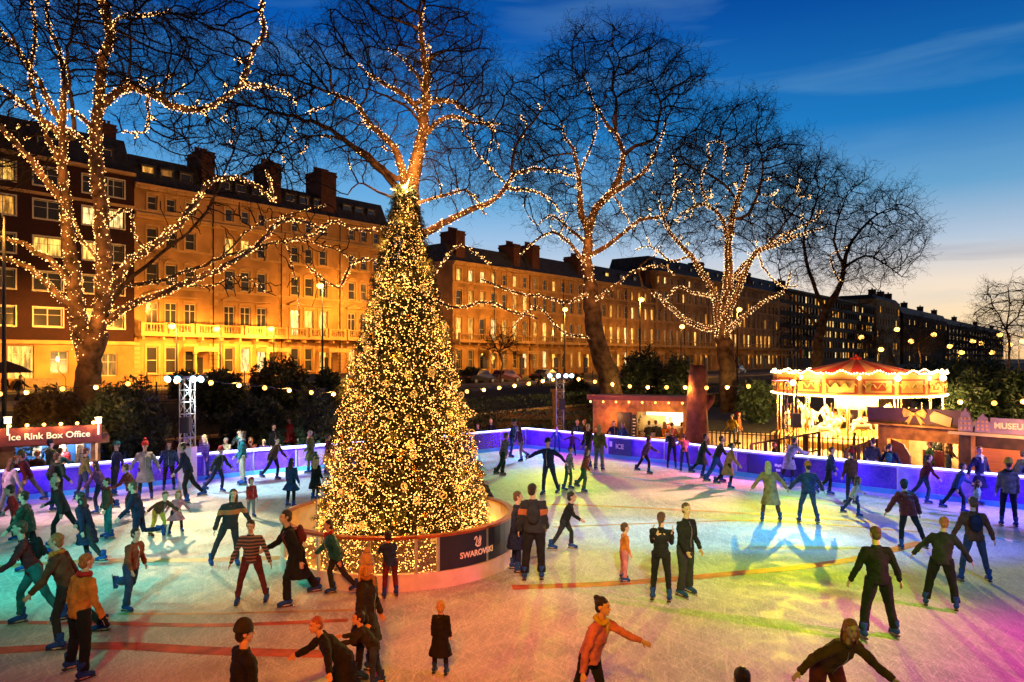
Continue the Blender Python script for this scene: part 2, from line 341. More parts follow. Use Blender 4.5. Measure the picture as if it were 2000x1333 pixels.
# ------------------------------------------------------------------ ice
def ice_material():
    m = bpy.data.materials.new('ice'); m.use_nodes = True; t = m.node_tree; b = t.nodes['Principled BSDF']; N = t.nodes.new; Lk = t.links.new
    tc = N('ShaderNodeTexCoord')
    def noise_(scale, det=8, dist=0, sc=(1,1,1), rot=0):
        m0 = N('ShaderNodeMapping'); m0.inputs['Rotation'].default_value = (0,0,rot); Lk(tc.outputs['Object'], m0.inputs[0]); mp = N('ShaderNodeMapping'); mp.inputs['Scale'].default_value = sc; Lk(m0.outputs[0], mp.inputs[0])
        n = N('ShaderNodeTexNoise'); n.inputs['Scale'].default_value = scale; n.inputs['Detail'].default_value = det; n.inputs['Distortion'].default_value = dist; Lk(mp.outputs[0], n.inputs[0]); return n.outputs['Fac']
    def mrange(s, a, b_, c=0., d=1.):
        r = N('ShaderNodeMapRange'); Lk(s, r.inputs[0]); r.inputs[1].default_value = a; r.inputs[2].default_value = b_; r.inputs[3].default_value = c; r.inputs[4].default_value = d; return r.outputs[0]
    def mixc(f, a, b_):
        x = N('ShaderNodeMix'); x.data_type = 'RGBA'
        Lk(f, x.inputs[0])
        for s, i in ((a, 6), (b_, 7)):
            if isinstance(s, tuple): x.inputs[i].default_value = (*s, 1)
            else: Lk(s, x.inputs[i])
        return x.outputs[2]
    c = mixc(mrange(noise_(.35, 6, .6), .35, .7), (.36,.4,.42), (.6,.64,.64))
    c = mixc(mrange(noise_(1.3, 8, 1.2), .45, .75, 0, .45), c, (.75,.78,.76))
    # skate cuts: long curving fine scratches in many directions
    for q, (sc, rot, di) in enumerate((((.5, 8, 1), .75, 1.8), ((.5, 9, 1), 1.45, 1.2), ((.6, 10, 1), 1.15, 1.6), ((.4, 8, 1), -.8, 1.4), ((.5, 9, 1), -1.25, 1.5), ((.4, 7, 1), 1.75, 1.2))):
        c = mixc(mrange(noise_(1.6+q*.5, 2, di, sc, rot), .60+.01*(q % 2), .612+.01*(q % 2), 0, .27), c, (.93,.95,.93))
        c = mixc(mrange(noise_(2.1+q*.5, 2, di, sc, rot+.4), .655, .66, 0, .3), c, (.22,.26,.28))
    # shaved snow lying in drifts
    dr = mrange(noise_(.55, 5, .8), .5, .62, 0, 1); sp_ = mrange(noise_(34, 4, .2), .5, .6, 0, .6)
    mm = N('ShaderNodeMath'); mm.operation = 'MULTIPLY'; Lk(dr, mm.inputs[0]); Lk(sp_, mm.inputs[1]); c = mixc(mm.outputs[0], c, (.92,.93,.93))
    c = mixc(mrange(noise_(60, 3, .2), .62, .7, 0, .35), c, (.95,.95,.95))
    Lk(c, b.inputs['Base Color'])
    Lk(mrange(noise_(2.2, 7, 1.0), .35, .7, .5, .85), b.inputs['Roughness'])
    b.inputs['IOR'].default_value = 1.31; b.inputs['Specular IOR Level'].default_value = .22
    bp = N('ShaderNodeBump'); bp.inputs['Strength'].default_value = .35; bp.inputs['Distance'].default_value = .01
    Lk(noise_(38, 6, .5), bp.inputs['Height']); Lk(bp.outputs[0], b.inputs['Normal'])
    return m
# top-of-board outline, from the left, round the back, to the right
BP = [(-24,15),(-19,19.2),(-15.2,22),(-12.1,24.9),(-9.5,27.3),(-6.9,29.1),(-4.2,31.2),(-1.7,33.3),(.66,35.5),(3.3,33.0),(4.8,31.4),(6.2,30.2),(7.2,28.6),(8.2,27.1),(10.1,25.3),(12.1,23.3),(13.6,21.8),(14.9,20.6),(18,17.6),(21,14)]
BP = [(x*1.05, y*1.05) for x, y in BP]
ice_o = MB(); vs = [(x, y, 0) for x, y in BP]+[(21,-3,0),(-24,-3,0)]
ice_o.add(vs, [tuple(range(len(vs)-1, -1, -1))])
ice_b = ice_o.build('ice_rink', ice_material()); struct(ice_b)
# the raised deck the rink stands on
b = MB(); n = len(BP); b.add([(x*1.02, y*1.01+.1, z) for z in (-.45, -.01) for x, y in BP], [(i, i+1, i+1+n, i+n) for i in range(n-1)]); struct(b.build('rink_deck', mat('deck_edge', (.03,.03,.05), .7)))
# orange and red bands drawn just above the ice
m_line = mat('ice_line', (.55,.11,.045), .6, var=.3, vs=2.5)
def ice_line(pts, w, m=m_line, z=.004):
    # smooth through points
    P_ = [G(*p) for p in pts]; Q = []
    for i in range(len(P_)-1):
        p0 = P_[max(i-1,0)]; p1 = P_[i]; p2 = P_[i+1]; p3 = P_[min(i+2, len(P_)-1)]
        for k in range(8):
            t = k/8; Q.append(.5*((2*p1)+(p2-p0)*t+(2*p0-5*p1+4*p2-p3)*t*t+(3*p1-p0-3*p2+p3)*t**3))
    Q.append(P_[-1]); b = MB(); vs = []
    for i, p in enumerate(Q):
        d = (Q[min(i+1, len(Q)-1)]-Q[max(i-1, 0)]).normalized(); s_ = Vector((-d.y, d.x, 0))
        vs += [p+s_*w/2+Vector((0,0,z)), p-s_*w/2+Vector((0,0,z))]
    b.add(vs, [(2*i, 2*i+1, 2*i+3, 2*i+2) for i in range(len(Q)-1)]); struct(b.build('ice_line', m))
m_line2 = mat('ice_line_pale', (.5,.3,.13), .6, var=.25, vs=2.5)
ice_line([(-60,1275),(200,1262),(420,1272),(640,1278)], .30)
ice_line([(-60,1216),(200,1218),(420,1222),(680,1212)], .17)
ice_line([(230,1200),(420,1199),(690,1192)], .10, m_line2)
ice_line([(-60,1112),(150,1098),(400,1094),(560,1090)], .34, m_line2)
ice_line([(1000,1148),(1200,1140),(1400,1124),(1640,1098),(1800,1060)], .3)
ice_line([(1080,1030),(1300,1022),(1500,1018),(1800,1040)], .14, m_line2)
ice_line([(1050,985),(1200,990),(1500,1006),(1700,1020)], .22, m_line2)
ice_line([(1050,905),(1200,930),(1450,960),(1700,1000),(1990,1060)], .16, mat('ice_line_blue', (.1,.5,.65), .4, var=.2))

# ================================================================== FACADES
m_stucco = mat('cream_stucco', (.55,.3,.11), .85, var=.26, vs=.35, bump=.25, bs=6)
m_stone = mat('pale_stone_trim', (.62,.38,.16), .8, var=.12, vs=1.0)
m_slate = mat('slate_roof', (.035,.035,.045), .7, var=.3, vs=2.0, bump=.5, bs=9)
m_brickR = brick('dark_red_brick', (.06,.012,.012), (.035,.009,.01), (.03,.014,.012), 3.2)
m_chim = brick('chimney_brick', (.17,.06,.035), (.12,.04,.03), (.1,.06,.04), 4)
m_white = mat('white_window_paint', (.75,.68,.55), .5, var=.05)
m_black = mat('black_iron', (.015,.015,.017), .5, var=0)
m_pot = mat('terracotta', (.3,.1,.05), .85)
def pane_mat(name, col, es, rough=.2, base=(.05,.05,.06)):
    m = mat(name, base, rough, emit=col, es=es, sample=False) if es > 0 else mat(name, base, .12, var=.0, spec=.8)
    if es > 0:   # curtains and furniture inside break up the light
        t = m.node_tree; b = t.nodes['Principled BSDF']; tc = t.nodes.new('ShaderNodeTexCoord'); n = t.nodes.new('ShaderNodeTexNoise'); n.inputs['Scale'].default_value = 1.6; n.inputs['Detail'].default_value = 3
        g = t.nodes.new('ShaderNodeNewGeometry'); mp_ = t.nodes.new('ShaderNodeMapping'); mp_.inputs['Scale'].default_value = (2.6, 2.6, .55); t.links.new(g.outputs['Position'], mp_.inputs[0]); t.links.new(mp_.outputs[0], n.inputs[0])
        w = t.nodes.new('ShaderNodeMapRange'); w.inputs[1].default_value = .35; w.inputs[2].default_value = .65; w.inputs[3].default_value = es*.2; w.inputs[4].default_value = es*1.35
        t.links.new(n.outputs['Fac'], w.inputs[0]); t.links.new(w.outputs[0], b.inputs['Emission Strength'])
    return m
m_lit = [pane_mat('lit_window_warm', (1,.5,.09), 1.7), pane_mat('lit_window_pale', (1,.66,.24), 1.8), pane_mat('lit_window_amber', (1,.42,.06), 1.1), pane_mat('lit_window_dim', (.8,.3,.05), .35)]
m_dark = pane_mat('dark_window', None, 0)
WCACHE = {}
def window_meshes(w, h, kind):
    key = (round(w,2), round(h,2), kind)
    if key in WCACHE: return WCACHE[key]
    b = MB(); f = .07; fd = .06
    b.box(0, f, 0, fd, 0, h); b.box(w-f, w, 0, fd, 0, h); b.box(f, w-f, 0, fd, 0, f); b.box(f, w-f, 0, fd, h-f, h)
    if kind == 'sash': b.box(f, w-f, -.01, fd-.01, h*.5-.03, h*.5+.03)
    if kind == 'case': b.box(w*.5-.04, w*.5+.04, -.01, fd-.01, f, h-f); b.box(f, w-f, 0, fd-.012, h*.62, h*.62+.04)
    if kind == 'french':
        b.box(w*.5-.04, w*.5+.04, -.01, fd-.01, f, h-f); b.box(f, w-f, -.005, fd-.01, h*.74, h*.74+.06)
    fr = b.mesh('window')
    p = MB(); p.box(f, w-f, .02, .035, f, h-f); pm = p.mesh('pane'); WCACHE[key] = (fr, pm); return fr, pm
PM = {}
def window(root, x, z, w, h, kind='sash', lit=None, fm=None, y=.18):
    fr, pm = window_meshes(w, h, kind)
    pmat = m_dark if lit is None else m_lit[lit]; fm = fm or m_white
    def mm(me, m):
        k = (me.name, m.name)
        if k not in PM: q = me.copy(); q.materials.append(m); PM[k] = q
        return PM[k]
    o = put(mm(fr, fm), 'window', root, (x, y, z)); put(mm(pm, pmat), 'pane', o)
    return o
def wall_grid(b, x0, x1, z0, z1, ops, depth=.28):
    xs = sorted({x0, x1, *[o[0] for o in ops], *[o[0]+o[2] for o in ops]}); zs = sorted({z0, z1, *[o[1] for o in ops], *[o[1]+o[3] for o in ops]})
    def inside(x, z): return any(o[0]-1e-5 < x < o[0]+o[2]+1e-5 and o[1]-1e-5 < z < o[1]+o[3]+1e-5 for o in ops)
    for j in range(len(zs)-1):
        i = 0
        while i < len(xs)-1:
            if inside((xs[i]+xs[i+1])/2, (zs[j]+zs[j+1])/2): i += 1; continue
            k = i
            while k+1 < len(xs)-1 and not inside((xs[k+1]+xs[k+2])/2, (zs[j]+zs[j+1])/2): k += 1
            b.quad((xs[i],0,zs[j]), (xs[k+1],0,zs[j]), (xs[k+1],0,zs[j+1]), (xs[i],0,zs[j+1])); i = k+1
    for (x, z, w, h) in [o[:4] for o in ops]:
        D = depth
        b.quad((x,0,z),(x,D,z),(x,D,z+h),(x,0,z+h)); b.quad((x+w,0,z),(x+w,0,z+h),(x+w,D,z+h),(x+w,D,z))
        b.quad((x,0,z),(x+w,0,z),(x+w,D,z),(x,D,z)); b.quad((x,0,z+h),(x,D,z+h),(x+w,D,z+h),(x+w,0,z+h))
        b.quad((x,D,z),(x+w,D,z),(x+w,D,z+h),(x,D,z+h))
def shell(b, x0, x1, z0, z1, D):
    b.quad((x0,0,z0),(x0,0,z1),(x0,D,z1),(x0,D,z0)); b.quad((x1,0,z0),(x1,D,z0),(x1,D,z1),(x1,0,z1)); b.quad((x0,D,z0),(x0,D,z1),(x1,D,z1),(x1,D,z0)); b.quad((x0,0,z1),(x1,0,z1),(x1,D,z1),(x0,D,z1))
def chimney(root, x, y, z, w, d, h, pots=5):
    y -= .9; h += .5; x += w*.15; w *= .7; d *= .8
    b = MB(); b.box(x, x+w, y, y+d, z, z+h); b.box(x-.1, x+w+.1, y-.1, y+d+.1, z+h-.45, z+h-.2); b.box(x-.06, x+w+.06, y-.06, y+d+.06, z+h, z+h+.12)
    c = b.build('chimney', m_chim, root)
    for i in range(pots):
        q = MB(); q.lathe([(.14, 0), (.12, .5), (.16, .52), (.16, .6)], 8); q.build('chimney_pot', m_pot, c, loc=(x+w*(i+.5)/pots, y+d/2, z+h+.12))
def mansard(root, L_, z, h, D, x0=0, inset=1.7):
    b = MB(); x1 = x0+L_
    b.add([(x0,.35,z),(x1,.35,z),(x1,D,z),(x0,D,z),(x0+.2,inset,z+h),(x1-.2,inset,z+h),(x1-.2,D-1,z+h),(x0+.2,D-1,z+h)], [(0,1,5,4),(1,2,6,5),(2,3,7,6),(3,0,4,7),(4,5,6,7)])
    return b.build('roof', m_slate, root)
def dormer(root, x, z, lit=None, w=1.1, h=1.5, y=.9):
    b = MB(); b.box(x-.12, x+w+.12, y-.1, y+2.0, z-.1, z-.02); b.box(x-.12, x, y-.05, y+2, z, z+h); b.box(x+w, x+w+.12, y-.05, y+2, z, z+h)
    b.box(x-.2, x+w+.2, y-.15, y+2.2, z+h, z+h+.14); b.box(x, x+w, y+.2, y+2, z, z+h-.01)
    d = b.build('dormer', mat('lead_dormer', (.06,.055,.06), .6), root); window(d, x, z, w, h, 'sash', lit, y=y+.05)
def balustrade(root, x0, x1, z, y, h=.95, n=None):
    n = n or max(3, int((x1-x0)/.28)); b = MB(); b.box(x0, x1, y-.12, y+.12, z, z+.13); b.box(x0, x1, y-.14, y+.14, z+h-.14, z+h)
    for i in range(n):
        x = x0+(x1-x0)*(i+.5)/n; b.lathe([(.05, .13), (.095, .3), (.05, .52), (.07, h-.14)], 6, (x, y, z), caps=False)
    for x in (x0, x1): b.box(x-.16, x+.16, y-.16, y+.16, z, z+h+.08)
    return b.build('balustrade', m_stone, root)

def terrace(label, s0, L_, bays, zs, roof_h, litp, seed, group=None, cols=None, dorm=True, chims=(), detail=2, lits=None, gap=None):
    """zs: list of (sill z, height, width, style) from the ground floor up, local to street level"""
    r = random.Random(seed); root = thing('terraced_house', label, 'terraced houses' if L_ > 12 else 'house', along(s0, 0, STREET), FANG, group)
    H = zs[-1][0]+zs[-1][1]+1.1; ops = []; wins = []
    cols = cols or [(i+.5)*L_/bays for i in range(bays)]
    for fi, (z, h, w, st) in enumerate(zs):
        for ci, cx in enumerate(cols):
            ops.append((cx-w/2, z, w, h)); lit = None
            key = (fi, ci)
            if lits is not None and key in lits: lit = lits[key]
            elif lits is None or litp > 0:
                if r.random() < litp*(1.25 if fi < 2 else .7): lit = r.choice([0,0,1,2,2,3])
            wins.append((cx-w/2, z, w, h, st, lit, fi))
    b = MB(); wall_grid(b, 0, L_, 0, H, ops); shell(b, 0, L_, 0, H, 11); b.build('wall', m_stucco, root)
    for (x, z, w, h, st, lit, fi) in wins: window(root, x, z, w, h, {'sash':'sash','arch':'sash','ped':'french','door':'french'}[st], lit)
    # horizontal mouldings
    t = MB()
    zf = [zs[i][0]-.35 for i in range(1, len(zs))]
    for i, z in enumerate(zf): t.box(-.02, L_+.02, -.14-.04*(i == 0), -.002, z, z+.22)
    t.box(-.05, L_+.05, -.55, -.002, H-.35, H-.12); t.box(-.03, L_+.03, -.35, -.003, H-.62, H-.352)
    if len(zs) > 4: t.box(-.05, L_+.05, -.6, -.004, zs[4][0]-.75, zs[4][0]-.5); t.box(-.03, L_+.03, -.35, -.005, zs[4][0]-1.0, zs[4][0]-.752)
    n = int(L_/.8)
    for i in range(n):
        x = (i+.5)*L_/n; t.box(x-.1, x+.1, -.42, -.006, H-.62, H-.355)
    for (x, z, w, h, st, lit, fi) in wins:
        if detail < 1: break
        t.box(x-.2, x-.02, -.07, -.0015, z-.02, z+h+.14); t.box(x+w+.02, x+w+.2, -.07, -.0015, z-.02, z+h+.14); t.box(x-.2, x+w+.2, -.1, -.0012, z+h+.142, z+h+.32); t.box(x-.25, x+w+.25, -.16, -.001, z-.16, z-.03)
        if st == 'ped':
            t.box(x-.4, x+w+.4, -.4, -.0035, z+h+.5, z+h+.62)
            if detail > 1 and int(x*3) % 2: t.add([(x-.4,-.38,z+h+.62),(x+w+.4,-.38,z+h+.62),(x+w/2,-.38,z+h+1.05),(x-.4,-.01,z+h+.62),(x+w+.4,-.01,z+h+.62),(x+w/2,-.01,z+h+1.05)], [(0,1,2),(0,2,5,3),(1,4,5,2)])
        if st == 'arch': t.tube([(x+w/2+(w/2+.12)*math.cos(a), -.05, z+h+.05+.42*math.sin(a)) for a in [math.pi*k/8 for k in range(9)]], .09, 5)
    # rusticated ground floor bands and quoins
    if detail > 1:
        for k in range(9):
            for x in (0.0, L_-.5): t.box(x, x+.5, -.06, -.0007, .4+k*.42, .4+k*.42+.3)
            for x in (0.0, L_-.42): t.box(x, x+.42, -.05, -.0007, 4.9+k*1.0, 4.9+k*1.0+.6)
    t.build('moulding', m_stone, root)
    # drainpipes
    for x in [L_*.985]+([L_*.5] if L_ > 14 else []):
        q = MB(); q.tube([(x,-.12,.2),(x,-.12,H-.7)], .06, 6); q.build('drainpipe', m_black, root)
    # first-floor balcony
    zb = zs[1][0]-.15; bb = MB(); bb.box(0.05, L_-.05, -1.3, -.16, zb-.3, zb-.02)
    for i in range(int(L_/1.9)+1):
        x = .3+i*1.9; bb.box(x, x+.22, -1.0, -.18, zb-.62, zb-.305)
    bb.build('balcony_slab', m_stone, root)
    if detail > 1:
        k = max(1, round(L_/7.7)); seg = L_/k/3
        for i in range(k*3): balustrade(root, i*seg+.25, (i+1)*seg-.25, zb-.02, -1.12)
    elif detail == 1:
        balustrade(root, .2, L_-.2, zb-.02, -1.12, n=int(L_/.5))
    else: balustrade(root, .2, L_-.2, zb-.02, -1.12, n=int(L_/1.0))
    # porches
    k = max(1, round(L_/7.7))
    for i in range(k):
        x = (i+.62)*L_/k; pb = MB(); pb.box(x-.2, x+2.6, -2.2, -.17, 3.25, 3.7)
        for cx in (x, x+2.4): pb.lathe([(.2,.15),(.17,.3),(.15,2.95),(.22,3.0),(.22,3.2)], 10, (cx, -2.0, 0)); pb.box(cx-.24, cx+.24, -2.24, -1.76, 0, .15)
        pb.box(x-.1, x+2.5, -2.2, -.2, .0, .12)
        po = pb.build('porch', m_stone, root); d = MB(); d.box(x+.7, x+1.75, -.12, -.03, .12, 2.7); d.build('door', mat('painted_door', (.02,.02,.025), .35), po)
    # roof
    if roof_h:
        mansard(root, L_, H-.1, roof_h, 11)
        if dorm:
            for ci, cx in enumerate(cols[::2] if detail < 2 else cols): dormer(root, cx-.55, H+.35, (r.choice([None, None, 2, 0]) if lits is None else lits.get((9, ci))), h=min(1.5, roof_h-.9))
    for (x, w, h) in chims: chimney(root, x, 1.6, H+.3, w, 3.8, h, max(3, int(w/.35)))
    # iron area railings by the pavement
    return root
def facade_floor(y300, top):   # heights measured at the column x = 300 of the photograph
    z = lambda y: CZ+(HZ-y)/20.7-STREET
    return z(y300), z(top)-z(y300)
ZS = [(1.15, 2.5, 1.05, 'sash'), (5.1, 2.8, 1.15, 'ped'), (9.55, 2.0, 1.05, 'arch'), (13.2, 1.65, .98, 'sash'), (16.6, 1.25, .85, 'sash')]
sA = tpx(262)
c1 = [tpx(x)-sA for x in (300, 340, 382)]; 
Lh = (tpx(764)-sA)/4
def cols3(k): return [Lh*.17+.35, Lh*.42+.2, Lh*.69]
hl = 'cream stucco house '
terrace(hl+'touching the dark brick block, with a balustraded balcony', sA, Lh, 3, ZS, 3.0, 0, 3, 'cream stucco terrace', cols3(0), lits={(0,1):None,(9,0):2,(9,1):3,(9,2):None}, chims=((Lh-1.2, 2.0, 3.6),))
terrace(hl+'behind the shrubs, second along from the brick block', sA+Lh+.02, Lh-.02, 3, ZS, 2.7, 0, 4, 'cream stucco terrace', cols3(1), lits={(0,1):1,(0,2):1,(3,0):0,(3,1):0,(9,0):None}, chims=((Lh-1.5, 2.2, 4.0),))
terrace(hl+'behind the tall street lamp, with lit first floor windows', sA+2*Lh+.02, Lh-.02, 3, ZS, 2.7, 0, 5, 'cream stucco terrace', cols3(2), lits={(1,0):1,(1,1):0,(1,2):0,(0,2):0,(9,0):None}, chims=((Lh-2.6, 3.0, 4.4),))
terrace(hl+'at the corner end of its row, beside the Christmas tree', sA+3*Lh+.02, Lh-.02, 3, ZS, 3.0, 0, 6, 'cream stucco terrace', cols3(3), lits={(0,0):0,(1,2):0,(2,1):3}, chims=())

# dark red brick block
def brick_block():
    s0 = tpx(-190); L_ = tpx(261)-s0; root = thing('apartment_block', 'dark red brick apartment block over a cream ground floor, white framed windows', 'apartment block', along(s0, .15, STREET), FANG)
    cx = [tpx(x)-s0 for x in (-150, -85, 5, 93, 184, 222)]; ws = [1.7, 1.7, 1.7, 2.2, 2.0, 1.7]; rows = [5.3, 8.35, 11.3, 14.4, 17.2]; ops = []; win = []
    lit = {(3,4):1,(3,5):1,(2,3):0,(3,2):2,(4,2):0,(4,3):None,(1,4):None,(0,4):0,(2,4):0,(3,0):0,(1,1):0,(1,3):None}
    for ri, z in enumerate(rows):
        for ci, (c, w) in enumerate(zip(cx, ws)):
            h = 1.55; ops.append((c-w/2, z, w, h)); win.append((c-w/2, z, w, h, lit.get((ri, ci))))
    b = MB(); wall_grid(b, 0, L_, 3.9, 19.6, ops); shell(b, 0, L_, 0, 19.6, 12); b.build('wall', m_brickR, root)
    for (x, z, w, h, l) in win:
        window(root, x, z, w, h, 'case', l)
        t = MB(); q = .12; t.box(x-q, x-.003, -.05, .1, z-q, z+h+q); t.box(x+w+.003, x+w+q, -.05, .1, z-q, z+h+q); t.box(x, x+w, -.05, .1, z+h+.003, z+h+q); t.box(x, x+w, -.09, .1, z-q, z-.003); t.build('window_surround', m_white, root)
    b = MB(); g = [(tpx(40)-s0-.95, .9, 1.9, 2.75), (tpx(115)-s0-.7, 1.3, 1.4, 1.9), (tpx(210)-s0-.7, 1.0, 1.5, 2.0), (tpx(-90)-s0, 1.0, 1.5, 2.0)]
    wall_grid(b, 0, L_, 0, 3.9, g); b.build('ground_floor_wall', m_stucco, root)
    window(root, g[0][0], g[0][1], g[0][2], g[0][3], 'french', 0)
    for q in g[1:]: window(root, *q, 'case', 3 if q is g[2] else None)
    t = MB(); t.box(0, L_, -.22, -.002, 3.8, 4.0); t.box(0, L_, -.12, -.002, 4.002, 4.12); t.box(0, L_, -.16, -.002, 16.35, 16.6); t.box(0, L_, -.4, -.002, 19.3, 19.6); t.build('band_course', m_stone, root)
    st = MB()
    for i in range(5): st.box(g[0][0]+.4, g[0][0]+3.4, -1.0-.32*(5-i), -.16, i*.18, (i+1)*.18-.001)
    st.build('entrance_steps', mat('step_stone', (.35,.27,.18), .8), root)
    for dx in (.4, 3.4):
        r_ = MB(); r_.tube([(g[0][0]+dx, -.5, 1.8), (g[0][0]+dx, -2.6, .95)], .03, 6); r_.tube([(g[0][0]+dx, -2.6, .95), (g[0][0]+dx, -2.6, 0)], .03, 6); r_.build('handrail', m_black, root)
    w = MB(); w.lathe([(.08,0),(.14,.1),(.12,.35),(.02,.45)], 8); w.build('wall_lantern', mat('lantern_glass', (.8,.6,.3), emit=(1,.7,.3), es=5), root, loc=(g[0][0]+3.6, -.25, 2.3))
    mansard(root, L_, 19.5, 3.4, 12)
    for x in (tpx(100)-s0, tpx(205)-s0, tpx(20)-s0): dormer(root, x-.8, 19.9, None, w=1.7, h=1.7)
    chimney(root, L_-2.6, 3, 22.4, 2.2, 3, 1.3, 4)
brick_block()
# railings in front of the cream terrace (area railings)
def railing(label, a, b_, z, h=1.15, step=.16, wall=0.0, name='iron_railing', m=None, spear=True, cat='railing', n=3, r=.014):
    a = Vector(a); b_ = Vector(b_); d = b_-a; ln = d.length; root = thing(name, label, cat, (a.x, a.y, z), math.atan2(d.y, d.x)); m = m or m_black
    if wall: w = MB(); w.box(0, ln, -.15, .15, -.3, wall); w.build('plinth_wall', m_stone, root)
    t = MB(); t.box(0, ln, -.02, .02, wall+h-.12, wall+h-.08); t.box(0, ln, -.02, .02, wall+.1, wall+.14); t.build('rail', m, root)
    t = MB(); k = int(ln/step)
    P0 = []; 
    for i in range(k): x = (i+.5)*ln/k; t.tube([(x,0,wall), (x,0,wall+h-.02), (x,0,wall+h+.1)], [r, r, .003] if spear else [r, r, r], n, caps=False)
    t.build('baluster', m, root)
    root.children[-1]['kind'] = 'stuff' if k > 100 else ''
    t = MB()
    for i in range(int(ln/3.2)+1): x = min(ln, i*3.2); t.box(x-.04, x+.04, -.04, .04, wall-.02, wall+h+.08); t.ell((x, 0, wall+h+.14), .07, 6, 5)
    t.build('post', m, root); return root
railing('black iron area railings in front of the cream stucco terrace', along(sA, 2.6, 0), along(tpx(760), 2.6, 0), 1.9, step=.22)
railing('black garden railings along the street, left of the decorated tree', along(-18, 25.8, 0), along(17, 25.8, 0), 1.75, step=.2)
railing('black garden railings along the street, between the decorated tree and leaning plane tree', along(26, 25.8, 0), along(58, 25.8, 0), 1.75, step=.22)

# the long far range
Z2 = [(1.1, 2.6, 1.15, 'sash'), (5.2, 3.0, 1.2, 'arch'), (9.9, 2.1, 1.1, 'sash'), (13.3, 1.6, 1.0, 'sash')]
Z3 = [(1.1, 2.6, 1.15, 'sash'), (5.2, 3.0, 1.2, 'arch'), (10.0, 2.2, 1.1, 'ped'), (14.0, 1.8, 1.0, 'sash'), (17.4, 1.3, .9, 'sash')]
sB = tpx(884)
rr_ = [(sB, 17, 7, Z2, 2.6, .5, 'behind the small bare street tree, with tall chimneys'), (sB+17.1, 17, 7, Z2, 2.8, .4, 'directly left of the leaning plane tree trunk'), (sB+34.2, 22, 9, Z2, 3, .62, 'directly right of the leaning plane tree trunk, arched windows glowing'),
       (sB+56.3, 24, 9, Z3, 3, .25, 'between leaning tree and spiral lit tree, mostly dark'), (sB+80.4, 26, 10, Z3, 3, .45, 'behind the spiral lit plane tree'), (sB+106.5, 24, 9, Z3, 3.2, .5, 'next to the dark office block')]
for i, (s, l, n, zz, rh, lp, lb) in enumerate(rr_):
    terrace('far cream stucco houses '+lb, s, l, n, zz, rh, lp, 20+i, 'far cream terrace houses', dorm=i > 1, chims=((1.0, 2.6, 3.4), (l-3.4, 2.2, 3.0)) if i < 2 else ((l-3, 2.4, 2.8),), detail=1 if i < 3 else 0)
def office():
    s0 = tpx(1524); L_ = tpx(1708)-s0; H = 20.8; root = thing('office_block', 'long dark modern office block with rows of lit ribbon windows', 'office block', along(s0, 0, STREET), FANG)
    ops = []; n = 34; r = random.Random(5); b = MB()
    for z in (2.6, 5.8, 9.0, 12.2, 15.4, 18.3):
        for i in range(n): ops.append(((i+.12)*L_/n, z, L_/n*.76, 1.9))
    wall_grid(b, 0, L_, 0, H, ops, .5); shell(b, 0, L_, 0, H, 20); b.build('wall', mat('dark_concrete', (.05,.045,.04), .8), root)
    big = [o for o in ops]; r.shuffle(big)
    lit = sorted(big[:95]); rest = big[95:]
    for o in lit: window(root, *o, 'case', r.choice([0, 1, 3, 2]), m_black, y=.3)
    b = MB()
    for o in rest: b.box(o[0], o[0]+o[2], .3, .34, o[1], o[1]+o[3])
    q = b.build('window_glazing', m_dark, root); q['kind'] = 'stuff'
    b = MB(); b.box(-.3, L_+.3, -.6, 20, H, H+.6); b.box(8, L_-8, 6, 14, H+.6, H+1.4); b.build('roof', m_slate, root)
office()
def plain_block(label, x0, x1, H, m, seed, litp=.15, name='townhouse', roof=1.5, floors=5):
    s0 = tpx(x0); L_ = tpx(x1)-s0; root = thing(name, label, 'building', along(s0, 0, STREET), FANG); r = random.Random(seed); ops = []; n = max(3, min(20, int(L_/4)))
    for f in range(floors):
        for i in range(n): ops.append(((i+.3)*L_/n, 1.5+f*(H-2)/floors, L_/n*.4, (H-2)/floors*.55))
    b = MB(); wall_grid(b, 0, L_, 0, H, ops); shell(b, 0, L_, 0, H, 14); b.build('wall', m, root)
    for o in ops: window(root, *o, 'sash', r.choice([0,2,1]) if r.random() < litp else None)
    mansard(root, L_, H, roof, 14)
    for i in range(3): chimney(root, L_*(i+.5)/3, 3, H+roof-.4, 2.5, 3, 2.2, 5)
plain_block('pale rendered townhouse beyond the dark office block', 1712, 1758, 24.5, m_stucco, 1, .2)
plain_block('distant dark brick mansion block low on the skyline', 1764, 1850, 21, m_brickR, 2, .12, 'mansion_block', 3)
plain_block('farthest brick range meeting the street trees at the skyline', 1852, 1960, 20, m_brickR, 3, .12, 'mansion_block', 3)
